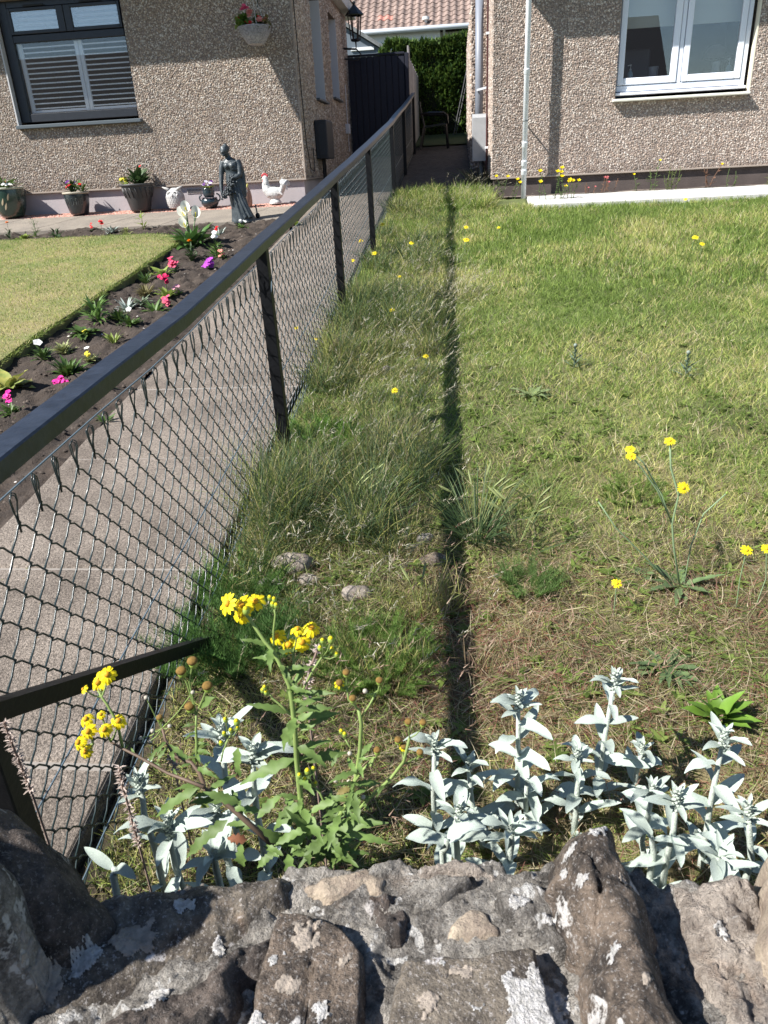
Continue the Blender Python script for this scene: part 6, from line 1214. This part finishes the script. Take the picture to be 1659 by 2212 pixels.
# ================================================================== POTS AND ORNAMENTS ON THE PAVING
soilM = mat('potting_soil', (.03, .022, .017), 1)
def gpave(u, v): g = onG(u, v); return Vector((g.x, min(g.y, 10.9), terr(0, min(g.y, 10.9)) + .03))
D1 = lambda x, y: cr(x, y, 0, 0, 1.659)
def pot(label, u, v, prof, m, rim, plants, seed, n=28):
    rr = random.Random(seed); c0 = gpave(u, v); t = thing('flower_pot', label, 'flower pot', c0, 'planted pots along the house'); b = MB(); b.lathe(prof, c0, n); b.build('pot', m, t, smooth=True)
    rt, zt = rim; b = MB(); b.lathe([(rt - .012, zt - .05), (rt - .012, zt - .004), (rt - .004, zt + .004), (rt + .010, zt + .002), (rt + .012, zt - .014), (rt + .001, zt - .022)], c0, n); b.build('rim', mat('rim_pale_' + str(seed), (.42, .44, .34) if seed == 1 else ((.40, .36, .28) if seed == 2 else (.055, .055, .055)), .5), t, smooth=True)
    b = MB(); b.lathe([(0, zt - .03), (rt - .011, zt - .035)], c0, n); b.build('soil', soilM, t)
    top = c0 + Vector((0, 0, zt - .03))
    for nm, m2, cnt, L, W, el, fl, (dx, dy) in plants:
        b = MB(); q0 = top + Vector((dx, dy, 0))
        for k in range(cnt):
            a = k * 2.4 + rr.uniform(-.3, .3); e = rr.uniform(*el); b.leaf(basis((cos(a) * cos(e), sin(a) * cos(e), sin(e)), (0, 0, 1), q0 + Vector((cos(a), sin(a), 0)) * .06 * rr.random() + Vector((0, 0, .10 * rr.random()))), 1.75 * L * rr.uniform(.6, 1.1), 1.6 * W, 4, fold=.3, droop=.5)
        b.build('foliage', m2, t, smooth=True)
        for colr, c_, r, h, s in fl:
            for k in range(c_): b = MB(); blossom(b, q0 + Vector((rr.uniform(-s, s), rr.uniform(-s, .3 * s), .05 + h * rr.uniform(.8, 1.3))), r, rr); b.build('flower', FLW[colr], t)
    return t, c0
potG = mat('pot_green_glaze', (.020, .045, .032), .25, spec=.6, coat=.4, var=.3, vs=6); potB = mat('pot_blue_glaze', (.016, .022, .026), .28, spec=.6, coat=.3, var=.3, vs=8); potK = mat('pot_charcoal', (.040, .038, .038), .5, spec=.45, var=.2, vs=10)
t, c0 = pot('squat green glazed pot with reed motifs, at the left edge of the picture', *D1(66, 1024), [(0, 0), (.135, 0), (.16, .03), (.205, .14), (.222, .24), (.215, .33), (.212, .375)], potG, (.215, .385),
    [('g', LG, 30, .10, .03, (.2, 1.1), [('red', 4, .03, .06, .10), ('white', 9, .026, .03, .07)], (-.02, -.03)), ('g', LG, 18, .10, .03, (.0, .7), [('white', 12, .028, .02, .08)], (.10, -.10))], 1)
for a, z in ((-2.0, .20), (-1.55, .16), (-1.15, .22), (-2.35, .26), (-1.4, .10)):
    b = MB(); R_ = .222; q = c0 + Vector((R_ * cos(a), R_ * sin(a), z)); b.leaf(basis((.35, 0, 1), (cos(a), sin(a), 0), q), .10, .026, 6, fold=-.1, droop=.1); b.build('motif', mat('motif_tan', (.36, .28, .18), .5), t)
t, c0 = pot('small dark blue pot with an incised leaf pattern, second from the left', *D1(376, 1010), [(0, 0), (.115, 0), (.125, .02), (.15, .12), (.168, .22), (.166, .26)], potB, (.168, .285),
    [('g', LD, 26, .09, .026, (.2, 1.2), [('purple', 2, .042, .09, .05), ('red', 3, .028, .06, .06)], (-.03, -.02)), ('g', LG, 24, .08, .03, (.2, 1.1), [('orange' if False else 'red', 2, .026, .06, .05)], (.07, 0))], 2)
for k in range(5):
    a = -2.35 + k * .38; b = MB(); P_ = []
    for j in range(13): q = 2 * pi * j / 12; aa = a + .16 * cos(q) * abs(cos(q / 2)); zz = .165 + .045 * sin(q); R_ = .150 + (zz - .12) * .18 + .002; P_.append(c0 + Vector((R_ * cos(aa), R_ * sin(aa), zz)))
    b.tube(P_, .0022, 4); b.build('incised_leaf', mat('incised_line', (.13, .15, .14), .6), t)
t, c0 = pot('large charcoal pot with a swagged rim and dark foliage, right of the small blue one', *D1(662, 995), [(0, 0), (.125, 0), (.135, .02), (.165, .14), (.205, .29), (.212, .32)], potK, (.222, .345),
    [('g', LD, 46, .12, .045, (.2, 1.2), [('red', 1, .03, .16, .06)], (.03, 0)), ('g', LP, 12, .06, .03, (.2, 1.1), [('yellow', 8, .028, .04, .035)], (-.15, -.05))], 3)
b = MB()
for k in range(18):
    a = 2 * pi * k / 18; b.tube([c0 + Vector((.205 * cos(a), .205 * sin(a), .30)), c0 + Vector((.196 * cos(a + .1), .196 * sin(a + .1), .24)), c0 + Vector((.178 * cos(a + .16), .178 * sin(a + .16), .17))], [.012, .009, .003], 5)
b.build('swag', potK, t, smooth=True)
def merged(name, b, m, parent, vox, smooth=True):
    o = b.build(name, m, parent); r = o.modifiers.new('remesh', 'REMESH'); r.mode = 'VOXEL'; r.voxel_size = vox; r.use_smooth_shade = True; s = o.modifiers.new('smooth', 'SMOOTH'); s.iterations = 2; s.factor = .5; return o
# owls
stoneW = mat('ornament_pale', (.52, .51, .49), .85, col2=(.36, .35, .34), vs=40, bump=.5, bs=90)
c0 = gpave(*D1(828, 985)); ow = thing('owl_ornament', 'pale grey stone owl with raised ear tufts, between the charcoal pot and the statue', 'garden ornament', c0)
b = MB(); b.lathe([(0, 0), (.09, 0), (.118, .05), (.128, .12), (.118, .19), (.085, .245), (.03, .268), (0, .27)], c0, 22)
o = b.build('body', stoneW, ow, smooth=True); b = MB()
for r_ in range(6):
    for k in range(12):
        a = -pi + .28 * k + .14 * (r_ % 2); z = .03 + r_ * .024; R_ = .10 + .028 * sin(min(1, z / .13) * pi / 2); b.leaf(basis((0, 0, -1), (cos(a), sin(a), .1), c0 + Vector((R_ * cos(a), R_ * sin(a), z + .02))), .034, .03, 3, fold=-.3, droop=-.3)
b.build('feathers', mat('ornament_feather', (.40, .39, .38), .9), ow)
for s in (-1, 1):
    b = MB(); b.tube([c0 + Vector((.035 * s, -.05, .235)), c0 + Vector((.09 * s, -.06, .262)), c0 + Vector((.145 * s, -.06, .285))], [.022, .018, .004], 7); b.build('ear_tuft', stoneW, ow, smooth=True)
    b = MB(); ctr = c0 + Vector((.042 * s, -.098, .195)); b.tube([ctr + Vector((.030 * cos(a), -.004 + .0 * a, .030 * sin(a))) for a in np.linspace(0, 2 * pi, 15)], .008, 6); e = b.build('eye_ring', mat('ornament_white', (.70, .70, .68), .8), ow, smooth=True); b = MB(); b.ball(ctr + Vector((0, .006, 0)), .016, 8, 6); b.build('pupil', mat('ornament_shade', (.10, .10, .10), .8), e)
b = MB(); b.tube([c0 + Vector((0, -.112, .19)), c0 + Vector((0, -.13, .165)), c0 + Vector((0, -.122, .15))], [.014, .010, .003], 6); b.build('beak', stoneW, ow)
c0 = gpave(*D1(1155, 975)); terM = mat('ornament_terracotta', (.27, .165, .125), .85, var=.15, vs=12, bump=.2)
of = thing('owl_ornament', 'slim terracotta brown owl figure with white eyes and yellow tufts, behind the statue', 'garden ornament', c0)
b = MB(); b.lathe([(0, 0), (.066, 0), (.078, .05), (.078, .13), (.066, .20), (.045, .245), (0, .258)], c0, 18); b.build('body', terM, of, smooth=True)
for s in (-1, 1):
    b = MB(); b.ball(c0 + Vector((.026 * s - .008, -.058, .195)), (.024, .012, .026), 10, 6); e = b.build('eye', mat('ornament_white'), of, smooth=True); b = MB(); b.ball(c0 + Vector((.022 * s - .008, -.069, .195)), .008, 7, 5); b.build('pupil', mat('ornament_shade'), e)
    b = MB(); b.tube([c0 + Vector((.03 * s, -.02, .24)), c0 + Vector((.045 * s, -.02, .285))], [.014, .009], 7); b.build('ear_tuft', mat('ornament_yellow', (.55, .50, .14), .7), of)
# stacked teapots planter
c0 = gpave(*D1(985, 978)); tp_ = thing('teapot_planter', 'dark blue glazed stacked planter with handles and pale violas, left of the statue', 'flower pot', c0); potT = mat('planter_petrol', (.018, .032, .042), .25, spec=.6, coat=.4)
b = MB(); b.lathe([(0, 0), (.085, 0), (.118, .05), (.12, .085), (.095, .125), (.07, .13)], c0, 20); b.build('lower_pot', potT, tp_, smooth=True)
b = MB(); b.lathe([(0, .118), (.055, .118), (.078, .16), (.080, .20), (.074, .235), (.082, .245), (.07, .24), (0, .235)], c0, 18); b.build('upper_pot', potT, tp_, smooth=True)
for s, (r, z0) in ((1, (.05, .10)), (-1, (.04, .10))):
    b = MB(); b.tube([c0 + Vector((s * (.10 + r * sin(a)), 0, z0 + .02 - r * cos(a))) for a in np.linspace(.2, pi - .1, 9)], .010, 6); b.build('handle', potT, tp_, smooth=True)
b = MB()
for k in range(40): a = random.uniform(pi, 2 * pi); b.leaf(basis((cos(a), sin(a), .3), (0, 0, 1), c0 + Vector((.075 * cos(a), .075 * sin(a), .125))), .05, .02, 3, droop=1.2)
b.build('trailing_foliage', mat('bedding_purple_grey', (.11, .09, .10), .7), tp_)
b = MB(); rr = random.Random(4)
for k in range(30): a = k * 2.4; b.leaf(basis((cos(a), sin(a), .7), (0, 0, 1), c0 + Vector((.04 * cos(a), .04 * sin(a), .24))), .06, .026, 3)
b.build('foliage', LP, tp_)
for k in range(8): b = MB(); blossom(b, c0 + Vector((rr.uniform(-.07, .07), rr.uniform(-.06, .02), rr.uniform(.27, .33))), .028, rr); b.build('flower', FLW['lilac' if k % 3 else 'purple'], tp_)
# cockerel planter
c0 = gpave(*D1(1288, 962)); rs = thing('cockerel_planter', 'white painted cockerel planter with a red comb, right of the statue by the house corner', 'garden ornament', c0); wM = mat('cockerel_white', (.62, .62, .60), .8, col2=(.42, .42, .41), vs=45, bump=.6, bs=70)
b = MB(); V3 = lambda x, z, y=0: c0 + Vector((x, y, z))
b.lathe([(0, 0), (.085, 0), (.08, .03), (.06, .05), (.05, .07)], c0, 16)
b.ball(V3(0, .135), (.125, .085, .085), 18, 12); b.tube([V3(-.05, .13), V3(-.105, .19), V3(-.115, .25), V3(-.105, .30), V3(-.108, .325)], [.075, .066, .050, .038, .030], 12); b.ball(V3(-.112, .325), (.040, .034, .036), 12, 8)
for k in range(7): a = -.35 + k * .16; b.tube([V3(.09, .14, (k - 3) * .012), V3(.135, .23, (k - 3) * .015), V3(.135 + .04 * sin(a), .30 - .01 * abs(k - 3), (k - 3) * .018), V3(.165 + .04 * sin(a), .285 - .012 * abs(k - 3), (k - 3) * .02), V3(.185 + .035 * sin(a), .22, (k - 3) * .02)], [.03, .036, .034, .028, .014], 8)
merged('body', b, wM, rs, .007)
b = MB()
for k in range(26): a = random.uniform(-1.2, 1.2); x = random.uniform(-.12, .10); b.leaf(basis((.5, 0, -.7), (0, -1, .2), V3(x, .16 - .02 * random.random(), -.082 + .02 * abs(x))), .045, .024, 3, fold=-.3)
for k in range(18): z = random.uniform(.18, .30); b.leaf(basis((.1, 0, -1), (-.2, -1, .1), V3(-.11 + random.uniform(-.03, .03), z, -.055)), .05, .02, 3, fold=-.3)
for k in range(12): b.leaf(basis((.25, 0, -1), (0, -1, .1), V3(.13 + random.uniform(0, .05), random.uniform(.22, .31), -.055)), .06, .024, 3, fold=-.3)
b.build('feathers', mat('cockerel_feather', (.66, .66, .64), .85), rs)
b = MB()
for k, (x, z) in enumerate([(-.145, .358), (-.125, .372), (-.102, .370), (-.082, .356)]): b.ball(V3(x, z), (.016, .008, .022), 8, 5)
b.ball(V3(-.140, .285), (.014, .010, .022), 8, 5); b.build('comb', mat('cockerel_red', (.42, .05, .06), .7), rs, smooth=True)
b = MB(); b.tube([V3(-.140, .322), V3(-.172, .316)], [.012, .002], 6); b.build('beak', mat('cockerel_beak', (.55, .48, .36), .7), rs)
b = MB(); b.lathe([(0, .222), (.04, .223)], c0 + Vector((.015, 0, -.005)), 12, 1.3, .9); b.build('soil', soilM, rs)
# statue of a woman with a garland
c0 = gpave(*D1(1128, 1040)); c0.z -= .03; st = thing('statue', 'dark bronze-coloured garden statue of a robed woman holding a garland, at the bed edge', 'statue', c0)
brz = mat('statue_bronze', (.030, .040, .046), .42, spec=.55, col2=(.060, .072, .078), vs=14, bump=.25, bs=120)
b = MB(); n_ = 36; ringz = [(0, .150, .118, .035), (.02, .152, .12, .033), (.10, .128, .105, .020), (.20, .108, .092, .002), (.30, .100, .085, -.012), (.40, .100, .082, -.022), (.47, .104, .082, -.030), (.52, .094, .074, -.036), (.57, .082, .066, -.042), (.62, .086, .068, -.048), (.66, .098, .070, -.050), (.70, .094, .060, -.050), (.725, .060, .045, -.056), (.74, .034, .032, -.062)]
vs = []
for z, rx, ry, ox in ringz:
    fold = max(0, .5 - z) * .22
    for j in range(n_):
        a = 2 * pi * j / n_; w = 1 + fold * (.5 * sin(a * 7 + z * 9) + .35 * sin(a * 11 - z * 14)); vs.append(c0 + Vector((ox + .0 + rx * w * cos(a), ry * w * sin(a), z)))
fs = [(i * n_ + j, i * n_ + (j + 1) % n_, (i + 1) * n_ + (j + 1) % n_, (i + 1) * n_ + j) for i in range(len(ringz) - 1) for j in range(n_)] + [tuple(range(n_ - 1, -1, -1)), tuple((len(ringz) - 1) * n_ + j for j in range(n_))]
b.add(vs, fs); S_ = lambda x, y, z: c0 + Vector((x, y, z))
b.tube([S_(-.06, -.005, .715), S_(-.072, -.012, .76), S_(-.084, -.022, .785)], [.036, .030, .030], 12)
b.ball(S_(-.098, -.038, .808), (.046, .054, .060), 16, 12, rot=Matrix.Rotation(.35, 3, 'X')); b.ball(S_(-.115, -.088, .795), (.010, .014, .012), 8, 6); b.ball(S_(-.104, -.070, .768), (.022, .020, .016), 8, 6)
b.ball(S_(-.092, -.018, .830), (.054, .056, .048), 14, 10); b.ball(S_(-.082, .03, .842), (.034, .03, .03), 10, 8); b.tube([S_(-.145, -.03, .82), S_(-.12, -.06, .852), S_(-.07, -.055, .862), S_(-.045, -.02, .842)], .014, 8); b.ball(S_(-.085, -.02, .875), (.022, .022, .018), 8, 6)
b.ball(S_(-.085, -.055, .645), (.036, .034, .036), 12, 8); b.ball(S_(-.020, -.055, .645), (.036, .034, .036), 12, 8)
b.tube([S_(-.135, -.01, .700), S_(-.160, -.022, .62), S_(-.172, -.035, .545), S_(-.178, -.060, .46), S_(-.178, -.085, .38), S_(-.172, -.098, .345)], [.036, .036, .030, .026, .020, .016], 12)
b.tube([S_(.035, .0, .700), S_(.062, -.02, .62), S_(.060, -.045, .545), S_(.020, -.085, .52), S_(-.03, -.105, .515)], [.038, .038, .030, .025, .018], 12); b.ball(S_(-.165, -.10, .325), (.016, .012, .026), 8, 6); b.ball(S_(-.045, -.108, .512), (.024, .014, .014), 8, 6)
for k in range(5): b.tube([S_(-.13 + .01 * k, -.04, .70 - .01 * k), S_(-.06 + .012 * k, -.075, .655 - .012 * k), S_(.03, -.055, .69 - .022 * k)], .008, 6)
b.tube([S_(.05, .02, .70), S_(.075, .02, .55), S_(.075, .01, .42), S_(.085, .0, .30)], [.03, .034, .036, .02], 10)
for a, tw2 in ((-1.9, .06), (-1.5, .10), (-1.15, .12), (-2.3, .0), (-.8, .1)): b.tube([S_(-.03 + .085 * cos(a), .075 * sin(a), .46), S_(.0 + .10 * cos(a + .1), .088 * sin(a), .28), S_(.025 + tw2 * .4 + .125 * cos(a + .15), .108 * sin(a), .06)], [.010, .014, .018], 6)
merged('figure', b, brz, st, .0065)
b = MB(); rr = random.Random(9)
for k in range(150):
    f = rr.random(); p = S_(-.01, -.10, .535).lerp(S_(-.160, -.12, .31), f); q = p + Vector((rr.gauss(0, .022) * (1.2 - .3 * f), rr.gauss(-.004, .012), rr.gauss(0, .016) - .05 * sin(pi * f))); b.ball(q, .011, 6, 4)
b.build('garland', brz, st, smooth=True)
# slim dark stake light behind the rail
c0 = gpave(*D1(1205, 1030)); sl = thing('stake_light', 'small dark stake light with a flat slanting blade, right of the statue', 'garden light', c0); b = MB(); b.bar(c0, c0 + Vector((-.012, 0, .16)), .026, .012); b.build('blade', mat('stake_grey', (.09, .10, .11), .5), sl)
b = MB(); b.ball(c0 + Vector((-.07, 0, .02)), (.035, .03, .025), 8, 6); b.ball(c0 + Vector((0, 0, .03)), (.03, .03, .035), 8, 6); b.build('base', mat('vent_black'), sl, smooth=True)
# hanging basket
bc = onY(*D1(1192, 165), 10.70); hb = thing('hanging_basket', 'grey wicker hanging basket of red and cream begonias on the left-hand house', 'hanging basket', bc, None)
wk = mat('wicker_grey', (.22, .21, .22), .6, col2=(.40, .39, .40), vs=50, var=.3); b = MB(); prof_ = [(.088, -.085), (.115, -.065), (.145, -.03), (.170, .01), (.188, .05), (.195, .085)]
for i in range(13):
    f = i / 12; r = float(np.interp(f, [0, .2, .45, .7, 1], [.095, .125, .155, .178, .197])); z = -.09 + .175 * f; b.tube([bc + Vector(((r + .004 * sin(a * 14 + i * pi)) * cos(a), (r + .004 * sin(a * 14 + i * pi)) * sin(a), z)) for a in np.linspace(0, 2 * pi, 57)], .0078, 5, cap=False)
b.lathe([(0, -.095), (.09, -.095), (.12, -.07), (.15, -.03), (.172, .02), (.187, .08)], bc, 20); b.build('basket', wk, hb, smooth=True)
b = MB(); b.lathe([(0, .085), (.19, .075)], bc, 16); b.build('soil', soilM, hb)
hook = bc + Vector((0, 0, .52))
for k in range(3): a = -1.2 + k * 2.09; b = MB(); b.tube([bc + Vector((.19 * cos(a), .19 * sin(a), .08)), hook], .0035, 4); b.build('chain', mat('chain_pale', (.55, .54, .52), .5), hb)
b = MB(); b.tube([hook, hook + Vector((0, .30, .03)), Vector((bc.x, YL - .002, hook.z - .18))], .008, 6); b.build('bracket', mat('vent_black'), hb)
rr = random.Random(3)
for nm, m2, cnt, L, x0, z0, ml in (('foliage', mat('basket_green', (.11, .20, .03), .5, trans=.25, rnd=.2), 70, .075, -.13, .13, .9), ('foliage', LG, 40, .07, .05, .10, .8), ('foliage', LB, 30, .06, .12, .10, .8)):
    b = MB()
    for k in range(cnt): d = Vector((rr.gauss(0, 1), rr.gauss(-.2, 1), rr.gauss(.6, .8))).normalized(); b.leaf(basis(d, (0, 0, 1), bc + Vector((x0 + rr.gauss(0, .03), rr.gauss(-.03, .04), z0 + rr.uniform(-.05, .06)))), 1.55 * L * rr.uniform(.5, 1.1), .05, 3, fold=.2, droop=.5)
    b.build(nm, m2, hb)
for colr, x, y, z, r in [('rose', -.10, -.10, .27, .036), ('rose', -.07, -.08, .29, .030), ('red', -.17, -.09, .18, .024), ('salmon', -.02, -.12, .20, .040), ('salmon', .0, -.12, .24, .034), ('red', -.05, -.13, .12, .032), ('red', .08, -.10, .17, .024), ('salmon', .10, -.12, .13, .036), ('orange' if False else 'salmon', .15, -.08, .14, .030), ('red', -.02, -.14, .10, .03)]:
    b = MB()
    for j in range(5): blossom(b, bc + Vector((x + rr.gauss(0, .4 * r), y, z + rr.gauss(0, .4 * r))), r * .8, rr)
    b.build('flower', FLW[colr], hb)
# things on the window ledge of the right-hand house
R2 = lambda x, y: cr(x, y, 1700, 0, 3.607)
for lab, (x, y) in [('clear soap bottle with pump, behind the left pane of the white window', (258, 782)), ('clear soap bottle with pump, behind the right pane of the white window', (1258, 722))]:
    c = onY(*R2(x, y), YR + .36); c.z = 2.472; t = thing('soap_bottle', lab, 'bottle', c, 'bottles on the window ledge'); b = MB(); b.lathe([(0, 0), (.036, 0), (.038, .02), (.034, .10), (.014, .125), (.012, .135)], c, 14); b.build('bottle', mat('soap_blue', (.35, .52, .58), .3, spec=.6), t, smooth=True); b = MB(); b.lathe([(.013, .135), (.013, .15), (.005, .152), (.005, .185), (.012, .187), (.012, .20), (0, .20)], c, 10); b.bar(c + Vector((0, 0, .192)), c + Vector((-.04, -.01, .188)), .012, .010); b.build('pump', whiteP, t)
for lab, (x, y), r, h in [('ribbed glass vase behind the left pane', (490, 770), .065, .16), ('ribbed glass vase behind the right pane, beside the mushroom lamp', (1120, 735), .055, .17)]:
    c = onY(*R2(x, y), YR + .38); c.z = 2.472; t = MB(); 
    vs = [(c.x + rr2 * (1 + .03 * cos(12 * a)) * cos(a), c.y + rr2 * (1 + .03 * cos(12 * a)) * sin(a), c.z + z) for rr2, z in ((r * .8, 0), (r, .04), (r * .9, h * .7), (r * 1.05, h)) for a in np.linspace(0, 2 * pi, 49)[:-1]]
    t.add(vs, [(i * 48 + j, i * 48 + (j + 1) % 48, (i + 1) * 48 + (j + 1) % 48, (i + 1) * 48 + j) for i in range(3) for j in range(48)]); tag(t.build('glass_vase', mat('vase_glass', (.30, .33, .36), .15, spec=.8), None, True, loc=c), lab, 'vase', 'glass vases on the window ledge')
c = onY(*R2(1130, 520), YR + .62); c.z = 2.472; t = thing('mushroom_lamp', 'dark mushroom-shaped table lamp behind the right pane of the white window', 'lamp', c); shd = onY(*R2(1125, 530), YR + .62); b = MB(); b.lathe([(.10, -.07), (.145, -.08), (.14, -.02), (.10, .055), (.04, .085), (0, .09)], shd, 20); b.build('shade', mat('lamp_brown', (.11, .085, .07), .6), t, smooth=True); b = MB(); b.lathe([(.07, 0), (.06, .02), (.02, .04), (.015, shd.z - c.z - .06)], c, 12); b.build('stand', mat('lamp_brown'), t)
c = onY(*R2(1240, 570), YR + .60); t = thing('mushroom_lamp', 'smaller black domed lamp just right of the brown mushroom lamp', 'lamp', Vector((c.x, c.y, 2.472))); b = MB(); b.lathe([(.08, -.05), (.10, -.05), (.095, .01), (.06, .05), (0, .055)], c, 18); b.build('shade', mat('vent_black'), t, smooth=True); b = MB(); b.lathe([(.05, 2.472 - c.z), (.012, 2.50 - c.z), (.012, -.04)], c, 10); b.build('stand', mat('vent_black'), t)
c = onY(*R2(290, 690), YR + 1.0); tv = thing('chair_back', 'square grey chair back inside the right-hand house, behind the left pane', 'chair', Vector((c.x, c.y, 1.5))); b = MB(); b.cbox(c.x - .28, c.x + .22, c.y, c.y + .06, 2.0, c.z + .22, .02); b.build('backrest', mat('chair_grey', (.16, .18, .21), .8), tv)
# the house over the road, met only as a reflection in the panes
OH = thing('opposite_house', 'house over the road behind the camera, mirrored darkly in the windows', 'house', (0, -14, 0)); b = MB(); b.add([(x, y, z) for x in (-27, 8.2) for y, z in ((-19, -.1), (-12.5, -.1), (-12.5, 3.6), (-15.75, 6.7), (-19, 3.6))], [(0, 1, 2, 3, 4), (9, 8, 7, 6, 5), (1, 6, 7, 2), (0, 4, 9, 5)]); b.build('wall', mortar, OH); b = MB(); b.add([(-27.4, -12.1, 3.42), (8.5, -12.1, 3.42), (8.5, -15.75, 6.86), (-27.4, -15.75, 6.86), (8.5, -19.4, 3.42), (-27.4, -19.4, 3.42)], [(0, 1, 2, 3), (3, 2, 4, 5)]); b.build('roof', mat('roof_slate', (.05, .05, .055), .8), OH)
